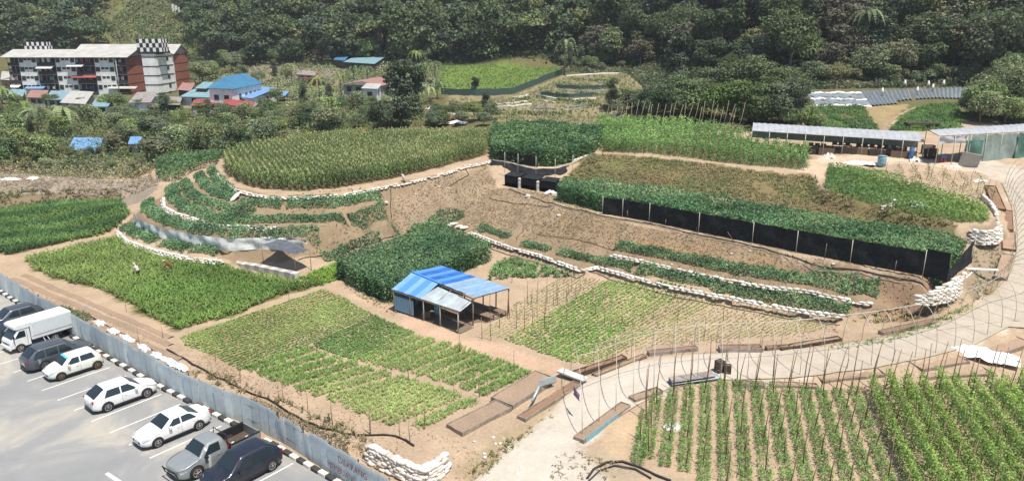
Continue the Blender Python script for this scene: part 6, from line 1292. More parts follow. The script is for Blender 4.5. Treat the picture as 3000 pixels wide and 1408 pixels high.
drum(G(2217, 417), .55, 1.3, 'drumg', 'wide blue-grey water tank with pale lid in front of the long plastic-roofed shed', 'water_tank', 'water tank'); drum(G(2312, 402) + Vector((-.8, .6, 0)), .3, 1.5, 'drum', 'tall blue plastic drum at the right end post of the long plastic-roofed shed')
for dx, l_ in ((-.22, 'left of the two red canisters under the blue box in the yard'), (.22, 'right of the two red canisters under the blue box in the yard')): tag(MB().tube([(0, 0, 0), (0, 0, .55), (0, 0, .62)], .17, 8, taper=.8).build('canister', M['redp'], loc=G(2371, 408) + Vector((dx, 0, 0))), l_, 'canister')
tag(MB().box(-.36, .36, -.22, .22, .62, 1.0).box(-.30, .30, -.16, .16, 1.0, 1.04).build('blue_box', M['drum'], loc=G(2371, 408)), 'blue plastic box standing on two red canisters in the yard', 'box')
heap(G(2302, 406), .8, .6, .8, 'white sack bundle beside the blue drum', 'bag', 'sack_bundle', 'bundle', 51); heap(G(2427, 402), .7, .5, 1.0, 'shiny white sack bundle below the green net panel', 'bag', 'sack_bundle', 'bundle', 52); heap(G(2435, 420) + Vector((-1.6, 0, 0)), .7, .4, .5, 'pale yellowish sacks on the yard left of the leaning board', 'bag', 'sack_bundle', 'bundle', 53)
heap(G(2160, 412), 2.6, .6, .5, 'white plastic sheet laid along the top of the low bean bed', seed=54, rz=-.25); heap(G(2085, 398), .9, .5, .9, 'white sacks standing at the left corner of the long plastic-roofed shed', 'bag', 'sack_bundle', 'bundle', 55)
for i, (u, v) in enumerate(((2345, 392), (2352, 402), (2275, 398), (2250, 396))):
    p = G(u, v); crate(p + Vector((0, 1.2, 0)), .3 * i, 1.5, .9, 1.3, ['dark crate stack between the two greenhouses, farther one', 'dark crate stack between the two greenhouses, nearer one', 'dark crate right of centre under the plastic roof, near the blue drum', 'dark crate under the plastic roof beside the water tank'][i], 'woodd')
# silver mulch strips
for i in range(24):
    s = i / 23; a = G(2170 + 255 * s, 230.5 - 9 * s); b = G(2196 + 215 * s + (0 if s < .45 else 8), 268 - 18 * s - (8 * math.sin(math.pi * s) if s > .3 else 0)); n = 12; vs = []; d = (b - a).normalized(); sd = Vector((-d.y, d.x, 0)) * .42
    for k in range(n + 1):
        p = a.lerp(b, k / n); zz_ = H(p.x, p.y); vs += [(p.x - sd.x, p.y - sd.y, zz_ + .05), (p.x, p.y, zz_ + .38), (p.x + sd.x, p.y + sd.y, zz_ + .05)]
    tag(MB().add(vs, [(3 * k + j, 3 * k + j + 1, 3 * k + j + 4, 3 * k + j + 3) for k in range(n) for j in range(2)]).build('mulch_strip', M['mulch']), 'silver plastic mulch strip running down the far slope at the right', 'plastic mulch', 'silver mulch strips on the far slope')
for i in range(11):
    v = 234 + i * 3.4; a, b = G(2018 - i * 1.5, v), G(2168 + i * 2.5, v + 1); n = 26; vs = []
    for k in range(n + 1): p = a.lerp(b, k / n); zz_ = H(p.x, p.y) + .22 + random.uniform(-.12, .12); vs += [(p.x, p.y - .30, zz_ - .25), (p.x, p.y + .25, zz_)]
    tag(MB().add(vs, [(2 * k, 2 * k + 1, 2 * k + 3, 2 * k + 2) for k in range(n)]).build('mulch_strip', M['plas'] if i % 5 == 0 else M['mulch']), 'crumpled white and silver plastic strip at the left part of the far mulch field', 'plastic mulch', 'white mulch strips on the far slope')
sp_ = [thing('scarecrow', 'white plastic bag scarecrow on a stick standing in the far silver mulch field', 'scarecrow', tuple(G(2334, 224)), 0, 'bag scarecrows')]
MB().tube([(0, 0, 0), (0, 0, 1.3)], .04, 5).build('stick', M['wood'], sp_[0]); MB().tube([(0, 0, .7), (0, 0, 1.1), (0, 0, 1.7)], .4, 7, taper=.3).build('plastic_bag', M['bag'], sp_[0])
for u, v in ((2275, 222), (2372, 222), (2455, 222), (2218, 243), (2306, 240), (2345, 232)): c = copy_tree(sp_[0]); c.location = G(u, v)
hose_p = Gp([(2304, 270), (2265, 290), (2228, 310), (2222, 335)]); tag(cloth([Vector((p.x, p.y, p.z)) for p in hose_p], 0, 0, M['soill'], 'x') if False else MB().add([q for p in resample(hose_p, 20) for q in ((p.x - .35, p.y, H(p.x, p.y) + .05), (p.x + .35, p.y, H(p.x, p.y) + .05))], [(2 * k, 2 * k + 1, 2 * k + 3, 2 * k + 2) for k in range(19)]).build('footpath', M['soill']), 'pale footpath between the two leafy patches', kind='structure')
tag(MB().box(-2.6, 2.6, -.6, .6, .6, .9).box(-2.6, -2.4, -.5, .5, 0, .6).box(2.4, 2.6, -.5, .5, 0, .6).build('low_shelter', M['woodd'], loc=G(2318, 322)), 'low dark brown shelter roof among the leaves behind the greenhouses', 'shelter')
# far terraces: pale edgings, green net fence
for i, (m_, pts) in enumerate([('bag', [(1345, 239), (1385, 247), (1430, 252), (1500, 249)]), ('bag', [(1348, 254), (1375, 257), (1398, 261)]), ('mulch', [(1402, 227), (1440, 230), (1490, 232), (1530, 230)]), ('bag', [(1288, 248), (1330, 239)]), ('bag', [(1288, 261), (1328, 257)]), ('bag', [(1288, 269), (1338, 263)]), ('bag', [(1125, 272), (1195, 273)]), ('bag', [(1125, 287), (1190, 288)]), ('bag', [(1250, 263), (1290, 262)]), ('bag', [(1250, 271), (1292, 270)]), ('bag', [(1470, 201), (1500, 204), (1535, 216)]), ('bag', [(1425, 192), (1480, 188), (1560, 186)]), ('soill', [(1120, 255), (1280, 250)]), ('bag', [(1500, 217), (1550, 219)]), ('mulch', [(1340, 272), (1400, 275)]), ('mulch', [(1420, 270), (1490, 266)]), ('bag', [(1570, 262), (1610, 255)]), ('bag', [(1525, 291), (1565, 296)])]):
    P = resample(Gp(pts), 8); vs = []
    for p in P: zz_ = H(p.x, p.y); vs += [(p.x, p.y - .3, zz_), (p.x, p.y - .25, zz_ + .3 + random.uniform(-.12, .08)), (p.x, p.y + .05, zz_ + .3), (p.x, p.y + .2, zz_)]
    tag(MB().add(vs, [(4 * k + j, 4 * k + j + 1, 4 * k + j + 5, 4 * k + j + 4) for k in range(7) for j in range(3)]).build('terrace_edging', M[m_]), 'pale edging strip along a small terrace on the far brown slope', 'terrace edging', 'pale edgings on the far terraces')
for i, pts in enumerate(([(1110, 238), (1200, 241), (1290, 237), (1345, 215), (1420, 186)], [(1400, 222), (1460, 226), (1540, 224)], [(1360, 241), (1430, 246), (1490, 243)])):
    tag(cloth(Gp(pts), lambda s: 0, lambda s: 0, M['netg'], 'x') if False else None or (lambda P: MB().add([q for p in P for q in ((p.x, p.y, H(p.x, p.y)), (p.x, p.y, H(p.x, p.y) + (1.5 if i == 0 else .9) + random.uniform(-.1, .1)))], [(2 * k, 2 * k + 1, 2 * k + 3, 2 * k + 2) for k in range(len(P) - 1)]).build('net_fence', mat('dark_green_net', (.06, .10, .09), .8, var=.3)))(resample(Gp(pts), 30)), ['long dark green net fence along the lower edge of the far meadow', 'short green net strip on the far terraces, upper one', 'short green net strip on the far terraces, lower one'][i], 'net fence')
# ================================================================ BUILDINGS
def win(parent, p, w, h, d, ang=0, m='dark', dep=.10):
    """window: dark pane in a thin frame; p centre on wall, ang wall yaw"""
    f = MB().box(-w / 2 - .06, w / 2 + .06, -dep * .5, dep * .3, -h / 2 - .06, h / 2 + .06).build('window', M['band'], parent, loc=p, rz=ang); MB().box(-w / 2, -.02, -dep * .5 - .03, -dep * .5 - .01, -h / 2, h / 2).box(.02, w / 2, -dep * .5 - .03, -dep * .5 - .01, -h / 2, h / 2).build('pane', M['wing'], f); return f
# apartment block
AX, AY = W(328, 240, 4).x, W(328, 240, 4).y; FH = 3.05; NF_ = 4; ZB = 4.0; FH = 2.75; XL = W(33, 240, 4).x
apt = thing('apartment_block', 'long white four-storey apartment block with brick end walls and grey gabled roof', 'apartment block', (AX, AY, ZB)); LEN = AX - XL; DEP = 12.0; EH = 11.9
def ab(x0, x1, y0, y1, z0, z1, name, m): return MB().box(x0, x1, y0, y1, z0, z1).build(name, M[m], apt)
ab(-LEN, -.02, 1.6, DEP, -2, EH, 'core_wall', 'white'); ab(-.02, .16, 0, DEP, -2, EH, 'brick_end_wall', 'brick')
for f in range(NF_ + 1): MB().box(.16, .20, -.05, DEP + .05, EH - 11.0 + f * FH - .18, EH - 11.0 + f * FH + .02).build('floor_band', M['band'], apt)
seg = [(21, 50, 0), (50, 94, 1), (94, 141, 0), (141, 190, 1), (190, 238, 0), (238, 286, 1), (286, 316, 0)]; tot = 316 - 21
for a, b, wh in seg:
    x0 = -LEN + LEN * (a - 21) / tot; x1 = -LEN + LEN * (b - 21) / tot; wd3 = x1 - x0
    if wh:
        ab(x0, x1, 0, 1.6, -2, EH, 'white_bay', 'white')
        for f in range(NF_):
            zc = EH - 11.0 + f * FH + 1.65
            for xx, ww, hh in ((x0 + .8, 1.15, 1.25), (x1 - .8, 1.15, 1.25), ((x0 + x1) / 2 - .65, .9, .5), ((x0 + x1) / 2 + .65, .9, .5)): win(apt, (xx, -.03, zc + (.3 if hh < 1 else 0)), ww, hh, .1)
    else:
        for f in range(NF_):
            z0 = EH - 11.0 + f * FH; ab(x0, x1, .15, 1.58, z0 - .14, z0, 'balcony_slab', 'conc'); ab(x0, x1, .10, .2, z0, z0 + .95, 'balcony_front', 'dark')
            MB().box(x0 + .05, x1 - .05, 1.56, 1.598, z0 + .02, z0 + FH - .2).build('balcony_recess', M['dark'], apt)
            for k in range(int(wd3 / 1.6)):
                if random.random() < .62:
                    cm = random.choice([(.5, .5, .5), (.25, .05, .06), (.06, .10, .25), (.55, .5, .4), (.10, .25, .22), (.3, .12, .2), (.04, .04, .06)]); key = 'cl%.2f%.2f' % cm[:2]
                    if key not in M: M[key] = mat('laundry', cm, .9)
                    xx = x0 + .5 + k * 1.6 + random.uniform(-.3, .3); MB().box(xx - .45, xx + .45, .30, .34, z0 + 1.1, z0 + 1.1 + random.uniform(.6, 1.3)).build('laundry', M[key], apt)
        for k in range(int(wd3 / 2.2) + 1): MB().box(-.04, .04, .12, .2, EH - 11.0, EH).build('balcony_post', M['conc'], apt, loc=(min(x1 - .1, x0 + .1 + k * 2.2), 0, 0))
def gable(parent, x0, x1, y0, y1, ze, zr, m, name='roof', ov=.9, gm=None):
    ym = (y0 + y1) / 2; 
    for (ya, yb, za, zb_) in ((y0 - ov, ym, ze - .15, zr), (ym, y1 + ov, zr, ze - .15)): MB().sheet([(x0 - ov, ya, za), (x1 + ov, ya, za), (x1 + ov, yb, zb_), (x0 - ov, yb, zb_)], .12).build(name, M[m], parent)
    if gm: MB().add([(x1, y0, ze - .1), (x1, y1, ze - .1), (x1, ym, zr - .15)], [(0, 1, 2)]).build('gable_wall', M[gm], parent)
gable(apt, -LEN, 0, 0, DEP, EH, EH + 2.1, 'rgr', 'roof', 1.3, 'conc')
def xfor(u, y, z=10):
    lo, hi = -200, 0
    for _ in range(40):
        m_ = (lo + hi) / 2
        if proj(m_, y, z)[0] < u: lo = m_
        else: hi = m_
    return lo
RX = xfor(440.5, AY + DEP + 4) - AX
ab(-LEN * .67, RX, DEP + 4, DEP + 15, -2, EH + .5, 'rear_block', 'white'); MB().box(RX, RX + .15, DEP + 4, DEP + 15, -2, EH + .5).build('brick_end_wall', M['brick'], apt)
for f in range(NF_ + 1): MB().box(RX + .15, RX + .2, DEP + 3.9, DEP + 15.1, EH - 10.9 + f * FH - .2, EH - 10.9 + f * FH).build('floor_band', M['band'], apt)
gable(apt, -LEN * .66, RX, DEP + 4, DEP + 15, EH + .5, EH + 3.4, 'rgr', 'roof', .8, 'conc')
MB().box(-1, 3.0, DEP + .8, DEP + 4, -2, EH - .5).build('stair_link', M['dark'], apt)
for f in range(NF_): MB().box(.2, 2.6, DEP + .5, DEP + .7, EH - 11.0 + f * FH, EH - 11.0 + f * FH + .9).build('stair_parapet', M['white'], apt)
for (u0, v0) in ((302, 246), (232, 150)): pass
# awnings and shop roof on the block
for (x, z, w, m_) in ((-LEN * .79, 2.2, 6, 'tarp'), (-LEN * .36, 5.6, 8, 'rred'), (-LEN * .05, 2.2, 9, 'rgr'), (-LEN * .68, 8.4, 5, 'white'), (-LEN * .42, 9.0, 5, 'white'), (-LEN * .985, 2.6, 5, 'white')): MB().sheet([(x - w / 2, -1.6, z), (x + w / 2, -1.6, z), (x + w / 2, .1, z + .6), (x - w / 2, .1, z + .6)], .08).build('awning', M[m_], apt)
# stair tower
twp = W(374, 244, 4); tw = thing('stair_tower', 'white stair tower carrying a black and white chequered water tank', 'tower', (twp.x + .2, twp.y - 1.5, 4.0)); TW, TD, TH_ = 3.9, 12.0, 12.6
MB().box(0, TW, 0, TD, -3, TH_).build('tower_wall', M['white'], tw)
for f in range(5): MB().box(-.08, TW + .1, -.08, TD + .08, 1.2 + f * 2.75 - .3, 1.2 + f * 2.75 - .05).build('floor_band', M['band'], tw)
for f in range(4): win(tw, (TW + .03, 8.2, 3.0 + f * 2.75), 1.4, 1.0, .1, math.pi / 2); 
MB().box(TW, TW + .06, 6.5, 8.5, -2, 1.3).build('door', M['rred'], tw); MB().box(-.15, TW + .15, -.15, TD + .15, TH_, TH_ + .25).build('parapet', M['conc'], tw); MB().box(.2, TW - .2, .5, TD - .5, TH_ + .25, TH_ + 1.0).build('tank_base', M['dark'], tw)
def chequer(parent, x0, x1, y0, y1, z0, rows, cs, nx_, ny_):
    h = rows * cs; core = MB().box(x0 + .04, x1 - .04, y0 + .04, y1 - .04, z0, z0 + h - .02).build('tank_body', M['band'], parent); sx, sy = (x1 - x0) / nx_, (y1 - y0) / ny_
    for r in range(rows):
        for i in range(nx_): MB().box(x0 + i * sx + .03, x0 + (i + 1) * sx - .03, y0, y0 + .035, z0 + r * cs + .03, z0 + (r + 1) * cs - .03).build('tank_panel', M['white'] if (i + r) % 2 else M['black'], core)
        for i in range(ny_): MB().box(x1 - .035, x1, y0 + i * sy + .03, y0 + (i + 1) * sy - .03, z0 + r * cs + .03, z0 + (r + 1) * cs - .03).build('tank_panel', M['white'] if (i + r + nx_) % 2 else M['black'], core)
        for i in range(nx_): MB().box(x0 + i * sx + .03, x0 + (i + 1) * sx - .03, y1 - .035, y1, z0 + r * cs + .03, z0 + (r + 1) * cs - .03).build('tank_panel', M['white'] if (i + r) % 2 else M['black'], core)
chequer(tw, -1.6, TW + 2.2, 1.0, 5.5, TH_ + .9, 3, 1.28, 8, 5)
tp0 = W(66, 122, 18.0); tk2 = thing('water_tank', 'black and white chequered rooftop water tank at the far left of the apartment block', 'water tank', (tp0.x, DEP + AY + 1.0, 17.6)); chequer(tk2, 0, 7.4, 0, 3.0, .8, 3, 1.25, 9, 4)
for x in (.3, 2.5, 5, 7.1): MB().box(x - .12, x + .12, .3, .5, -5, .8).build('tank_leg', M['conc'], tk2)
tk2.location = (xfor(64, AY + 12.5, 16.5), AY + 12.5, 15.6)
# small houses
def house(P1, P2, P3, ze, zg, rise, rm, wm, label, name='house', cat_='house', ov=.5, ridge='auto', wins=((.3, 0), (.7, 0)), mono=False):
    """P1,P2,P3 eave corner pixels (front-left, front-right, back-right)"""
    hw_ = ze - zg; lo_, hi_ = 2.0, 22.0
    for _ in range(30):
        zm = (lo_ + hi_) / 2; pm2 = W(*P2, zm); k_ = zm - H(pm2.x, pm2.y) if pm2.y < 600 and pm2.y > 0 else -9
        if k_ > hw_: hi_ = zm
        else: lo_ = zm
    ze = (lo_ + hi_) / 2; zg = ze - hw_
    a, b, c = W(*P1, ze), W(*P2, ze), W(*P3, ze); d = a + c - b; o = Vector((b.x, b.y, zg)); t = thing(name, label, cat_, tuple(o)); 
    def q(s, r, z): p = (a.lerp(b, s)).lerp(d.lerp(c, s), r); return Vector((p.x, p.y, z)) - o
    e1_, e2_ = (b - a).length, (c - b).length; i1, i2 = ov / max(e1_, .1), ov / max(e2_, .1); w = [q(i1, i2, zg - 1.5), q(1 - i1, i2, zg - 1.5), q(1 - i1, 1 - i2, zg - 1.5), q(i1, 1 - i2, zg - 1.5)]; wt = [Vector((p.x, p.y, ze - zg - .05)) for p in w]
    for k in range(4): MB().add([w[k], w[(k + 1) % 4], wt[(k + 1) % 4], wt[k]], [(0, 1, 2, 3)]).build('wall', M[wm], t)
    if mono:
        R_ = [q(0, 0, ze), q(1, 0, ze), q(1, 1, ze + rise), q(0, 1, ze + rise)]; n = max(2, int(e1_ / 2))
        for i in range(n): MB().sheet([R_[0].lerp(R_[1], i / n), R_[0].lerp(R_[1], (i + .98) / n), R_[3].lerp(R_[2], (i + .98) / n) , R_[3].lerp(R_[2], i / n)], .08).build('roof_sheet', M[rm], t)
    else:
        if e1_ >= e2_: r0_, r1_ = q(min(.3, .45 * e2_ / e1_) if ridge == 'hip' else 0, .5, ze + rise), q(1 - (min(.3, .45 * e2_ / e1_) if ridge == 'hip' else 0), .5, ze + rise); F_ = [[q(0, 0, ze), q(1, 0, ze), r1_, r0_], [q(1, 1, ze), q(0, 1, ze), r0_, r1_]]; E_ = [[q(1, 0, ze), q(1, 1, ze), r1_], [q(0, 1, ze), q(0, 0, ze), r0_]]
        else: k = min(.3, .45 * e1_ / e2_) if ridge == 'hip' else 0; r0_, r1_ = q(.5, k, ze + rise), q(.5, 1 - k, ze + rise); F_ = [[q(1, 0, ze), q(1, 1, ze), r1_, r0_], [q(0, 1, ze), q(0, 0, ze), r0_, r1_]]; E_ = [[q(0, 0, ze), q(1, 0, ze), r0_], [q(1, 1, ze), q(0, 1, ze), r1_]]
        for F in F_: MB().sheet(F, .08).build('roof', M[rm], t)
        for E_i in E_: (MB().sheet(E_i, .08).build('roof', M[rm], t) if ridge == 'hip' else MB().add(E_i, [(0, 1, 2)]).build('gable_wall', M[wm], t))
    for s, sd_ in wins:
        pa, pb = (w[0], w[1]) if sd_ == 0 else (w[1], w[2]); p = pa.lerp(pb, s); dd_ = (pb - pa); ang = math.atan2(dd_.y, dd_.x); p.z = (ze - zg) * .62; win(t, p, 1.3, min(1.1, (ze - zg) * .4), .1, ang)
    return t
house((519, 222), (584.5, 224.5), (662, 209), 10.6, 5.0, 2.6, 'teal', 'white', 'two-storey house with large steel-blue hipped roof right of the apartment block', ridge='hip', wins=((.3, 0), (.75, 0), (.25, 1), (.45, 1), (.6, 1), (.75, 1), (.9, 1)))
house((586, 243), (634, 247.5), (700, 230), 8.0, 5.0, .9, 'tarp', 'white', 'bright blue lean-to roof in front of the steel-blue house', wins=((.5, 0), (.3, 1), (.6, 1)), mono=True)
house((452, 243), (560, 246), (590, 236), 7.4, 5.0, 1.0, 'cyan', 'white', 'long pale cyan roof between apartment tower and steel-blue house', mono=True); house((558, 262), (634, 272), (650, 262), 7.2, 4.6, .9, 'rred', 'white', 'low house with red roof in front of the pale cyan roof', wins=((.25, 0), (.55, 0), (.8, 0))); house((478, 267), (560, 259), (566, 250), 6.6, 4.4, .6, 'rred', 'conc', 'low shed with thin red roof left of the red-roofed house', mono=True)
house((322, 258), (380, 257.5), (400, 243), 6.8, 3.8, 1.2, 'zincd', 'white', 'white-walled shed with grey corrugated roof below the brick end wall', wins=(), mono=True)
house((18, 242), (58, 243), (66, 232), 6.4, 3.8, .8, 'cyan', 'conc', 'shack with blue-cyan roof at the far left under the apartment block', mono=True); house((66, 245), (115, 246), (124, 234), 6.3, 3.8, .8, 'rpink', 'conc', 'shack with faded red roof under the apartment block', mono=True); house((112, 250), (165, 251), (178, 236), 6.2, 3.8, .8, 'cyan', 'conc', 'shack with pale teal roof right of the faded red one', mono=True); house((150, 258), (215, 262), (238, 240), 6.2, 3.8, 1.0, 'rgr', 'conc', 'shack with wide pale grey roof in front of the apartment block', mono=True)
house((225, 268), (272, 268), (292, 248), 6.0, 3.8, .9, 'cyan', 'white', 'shack with white-cyan roof left of the grey corrugated one', mono=True); house((446, 226), (480, 229), (492, 219), 8.2, 4.6, 1.0, 'rpink', 'dark', 'orange awning roof at the foot of the stair tower', wins=(), mono=True); house((490, 222), (520, 223), (540, 212), 9.2, 5.0, .6, 'cyan', 'woodd', 'dark shack with pale roof behind the steel-blue house', mono=True)
house((403, 262), (452, 264), (460, 250), 6.4, 4.2, .6, 'zincd', 'dark', 'cluttered dark lean-to between grey shed and red-roofed house', mono=True); house((700, 240), (718, 241), (728, 233), 7.8, 6.2, .4, 'tarp', 'woodd', 'tiny blue-roofed shack right of the bright blue lean-to', wins=(), mono=True)
house((862, 156), (942, 161), (976, 146), 14.6, 12.0, 1.0, 'cyan', 'woodd', 'dark-walled house with pale turquoise roof below the forest', wins=((.3, 0), (.6, 0)), mono=True); house((838, 150), (866, 153), (880, 145), 15.0, 12.2, .8, 'teal', 'woodd', 'small green-roofed annex left of the turquoise-roofed house', wins=(), mono=True)
house((754, 196), (795, 200), (806, 190), 11.4, 9.3, .9, 'rred', 'rred', 'small red shack beside the tree ferns', wins=((.5, 0),), mono=True); house((745, 187), (792, 190), (800, 182), 13.0, 10.5, .3, 'zincd', 'conc', 'grey shack with flat dark roof behind the small red shack', mono=True); house((800, 203), (818, 204), (824, 198), 10.6, 9.2, .3, 'netg', 'netg', 'tiny green-covered hut right of the small red shack', wins=(), mono=True)
house((858, 213), (962, 216), (1000, 204), 10.4, 7.6, 1.0, 'rpink', 'conc', 'long low house with faded red roof right of centre valley trees', wins=((.15, 0), (.4, 0), (.6, 0))); house((908, 222), (950, 224), (962, 216), 9.8, 6.2, .5, 'rgr', 'white', 'pale annex with grey roof at the front of the faded red-roofed house', wins=((.5, 0), (.5, 1)), mono=True)
house((168, 377), (250, 379), (262, 352), 4.0, 3.3, .4, 'tarp', 'conc', 'pale blue sheet roof among the bushes at the left, larger of two', wins=(), mono=True); house((386, 376), (420, 377), (428, 352), 4.1, 3.3, .4, 'tarp', 'conc', 'small pale blue sheet roof among the bushes, smaller of two', wins=(), mono=True); house((322, 362), (352, 362), (358, 350), 5.0, 3.2, .5, 'tarp', 'conc', 'scrap of pale blue roof between the two blue sheet roofs', wins=(), mono=True)
house((1, 200), (24, 202), (27, 188), 9.8, 5.0, 1.0, 'rgr', 'rpink', 'pale house at the left edge behind the apartment block', wins=((.5, 0),), mono=True); house((538, 96), (575, 97), (580, 92), 27.0, 23.0, .5, 'rpink', 'conc', 'small reddish hut high in the forest gap', wins=(), mono=True)
for i in range(5): tag(MB().box(-.5, .5, -.3, .3, 0, 3.0 - i * .4).build('white_marker', M['white'], loc=G(436 + i * 8, 28 + i * 1.5)), 'white upright marker on the cleared hillside at the upper left', 'marker', 'white markers on the cleared hillside')
# utility pole
tag(MB().tube([(0, 0, 0), (.3, 0, 11)], .16, 7, taper=.6).bar((-.8, 0, 9.8), (1.2, 0, 9.8), .12).build('utility_pole', M['conc'], loc=W(302, 246, 3.8)), 'grey utility pole in front of the apartment block', 'utility pole')
# ================================================================ TREES
def crown_mesh(name, lobes, n, size, ca, cb, up=.25, cvar=.35, seed=0, shell=.25, aspect=.7):
    global rng; keep = rng; rng = np.random.default_rng(seed); parts = []; tot_ = sum(r[3] ** 2 for r in lobes)
    for (x, y, z, r, sq) in lobes:
        k = int(n * r * r / tot_); d = rng.normal(size=(k, 3)); d /= np.linalg.norm(d, axis=1)[:, None]; d[:, 2] = np.where(d[:, 2] < -.7, -d[:, 2], d[:, 2])
        bump = 1 + .16 * np.sin(d[:, 0] * 7 + seed) * np.sin(d[:, 1] * 8 + x) + .12 * np.sin(d[:, 2] * 11 + y); rr = r * bump * (1 - np.abs(rng.normal(0, shell, k)) * .6)
        P = np.stack([x + d[:, 0] * rr, y + d[:, 1] * rr, z + d[:, 2] * rr * sq], 1); t = rng.random((k, 1)) ** 1.3; lv = rng.uniform(.75, 1.25)
        parts.append(leaf_cloud(P, size, (np.array(ca) * (1 - t) + np.array(cb) * t) * lv, up, cvar, aspect, outward=d))
    V, Q, C_ = cat(parts); rng = keep; return np_mesh(name, V, Q, M['crown'], C_)
def trunk_mesh(h, r, lobes, seed):
    rr = random.Random(seed); mb = MB(); mb.tube([(0, 0, -.5), (rr.uniform(-.2, .2), rr.uniform(-.2, .2), h * .5), (rr.uniform(-.4, .4), rr.uniform(-.4, .4), h)], r, 6, taper=.55)
    for l in lobes[:5]: mb.tube([(0, 0, h * .55), (l[0] * .5, l[1] * .5, (h * .55 + l[2]) / 2 + .3), (l[0] * .85, l[1] * .85, l[2])], r * .4, 4, taper=.3)
    return mb.mesh('trunk', M['bark'])
def lobes_for(kind, R_, Hc, seed):
    r = random.Random(seed); L_ = []
    if kind == 'round':
        L_.append((0, 0, Hc, R_ * .72, .85))
        for k in range(7): a = k * .9 + r.uniform(0, .5); L_.append((math.cos(a) * R_ * .58, math.sin(a) * R_ * .58, Hc + r.uniform(-.35, .4) * R_, R_ * r.uniform(.34, .5), .8))
    elif kind == 'tall':
        for k in range(9): a = r.uniform(0, 6.28); z = Hc + (k / 8 - .5) * R_ * 2.2; w = R_ * (.5 - .25 * abs(k / 8 - .45)); L_.append((math.cos(a) * w * .6, math.sin(a) * w * .6, z, R_ * r.uniform(.36, .5), .9))
    elif kind == 'spread':
        for k in range(9): a = k * .75; d = R_ * r.uniform(.2, .75); L_.append((math.cos(a) * d, math.sin(a) * d, Hc + R_ * .35 * (1 - d / R_) + r.uniform(-.2, .2), R_ * r.uniform(.26, .4), .5))
    else:
        for k in range(6): a = r.uniform(0, 6.28); L_.append((math.cos(a) * R_ * .45, math.sin(a) * R_ * .45, Hc + r.uniform(-.3, .3) * R_, R_ * r.uniform(.4, .6), .75))
    return L_
FK = []
dk = [((.030, .050, .018), (.075, .105, .032)), ((.040, .064, .022), (.10, .130, .040)), ((.030, .050, .026), (.065, .09, .04)), ((.060, .078, .02), (.15, .165, .045)), ((.06, .058, .028), (.12, .105, .048))]
specs = [('round', 5.2, 5.6, 0, 'dark green rounded forest tree on the wooded hill'), ('tall', 4.6, 7.0, 1, 'tall dark forest tree rising from the wooded hill'), ('round', 4.4, 5.0, 2, 'blue-green rounded tree in the hillside forest'), ('bush', 5.6, 6.0, 3, 'wide olive-green spreading tree in the hillside forest'), ('tall', 3.8, 6.8, 0, 'slim tall dark green tree in the hillside forest'), ('round', 4.8, 5.2, 4, 'brownish green tree in the hillside forest'), ('round', 5.8, 6.6, 1, 'large billowing green tree in the hillside forest')]
for i, (kd_, R_, Hc, ci, lab) in enumerate(specs):
    lb_ = lobes_for(kd_, R_, Hc, i + 3); FK.append((crown_mesh('crown', lb_, 4600, .48, dk[ci][0], dk[ci][1], seed=i), trunk_mesh(Hc, .28, lb_, i), lab, R_, Hc))
def tree(loc, kinds, i, s, rz, cat_='tree', grp=None, name='tree', lab=None):
    cm_, tm, l, R_, Hc = kinds[i]; t = thing(name, lab or l, cat_, tuple(loc), rz, grp); t.scale = (s, s, s * random.uniform(.9, 1.15)); link('crown', cm_, t); link('trunk', tm, t); return t
cand = []; CLR = np.array([(320, -90), (430, -90), (462, 20), (485, 60), (500, 190), (280, 190), (250, 70)], float)
y = 160.0
while y < 460:
    x = -330.0
    while x < 260:
        xx = x + random.uniform(-2.4, 2.4); yy = y + random.uniform(-2.4, 2.4); fy = np.interp(xx, [f[0] for f in foot], [f[1] for f in foot]) - 3
        if yy > fy and yy < fy + 95:
            z = H(xx, yy); u, v = proj(xx, yy, z); ut, vt = proj(xx, yy, z + 13)
            if -60 < u < 2640 and v > -75 and vt < 260:
                clearing = pip(CLR, np.array([u]), np.array([v]))[0]
                if not clearing: cand.append((math.hypot(xx, yy), xx, yy, z))
        x += 6.6
    y += 5.6
cand.sort(); random.seed(11)
NIND = 118; far_pts = []
for n, (dd_, xx, yy, z) in enumerate(cand):
    s = random.uniform(.8, 1.35) * (.85 if dd_ < 190 else 1.05)
    if n < NIND: tree((xx, yy, z - .3), FK, random.choices(range(7), (4, 3, 3, 2.6, 3, 1.5, 3))[0], s, random.uniform(0, 6.28), grp=None)
    else: far_pts.append((xx, yy, z, s))
# trees that look alike share a group
for o in list(col.objects):
    if o.get('category') == 'tree' and o.name.startswith('tree') and not o.get('group'): o['group'] = o['label'].replace(' in the hillside forest', 's of the hillside forest').replace(' on the wooded hill', 's of the wooded hill').replace(' rising from the wooded hill', 's rising from the wooded hill')
parts = []
for k, (xx, yy, z, s) in enumerate(far_pts):
    lb_ = lobes_for(random.choice(['round', 'tall', 'round']), 5.2 * s, 8.5 * s, k); ca, cb = dk[random.choice([0, 1, 2, 0, 3])]
    for (lx, ly, lz, r, sq) in lb_:
        kk = int(44 * r * r / 6 + 10); d = rng.normal(size=(kk, 3)); d /= np.linalg.norm(d, axis=1)[:, None]; d[:, 2] = np.abs(d[:, 2]) * .9 - .1; P = np.stack([xx + lx + d[:, 0] * r, yy + ly + d[:, 1] * r, z + lz + d[:, 2] * r * sq], 1)
        t = rng.random((kk, 1)); parts.append(leaf_cloud(P, 1.12, np.array(ca) * (1 - t) + np.array(cb) * t, .25, .35, .7, outward=d))
if parts: V, Q, C_ = cat(parts); tag(link('far_forest', np_mesh('far_forest', V, Q, M['crown'], C_)), 'distant mass of forest canopy high on the hill', kind='stuff')
print('forest', len(cand), 'far', len(far_pts))
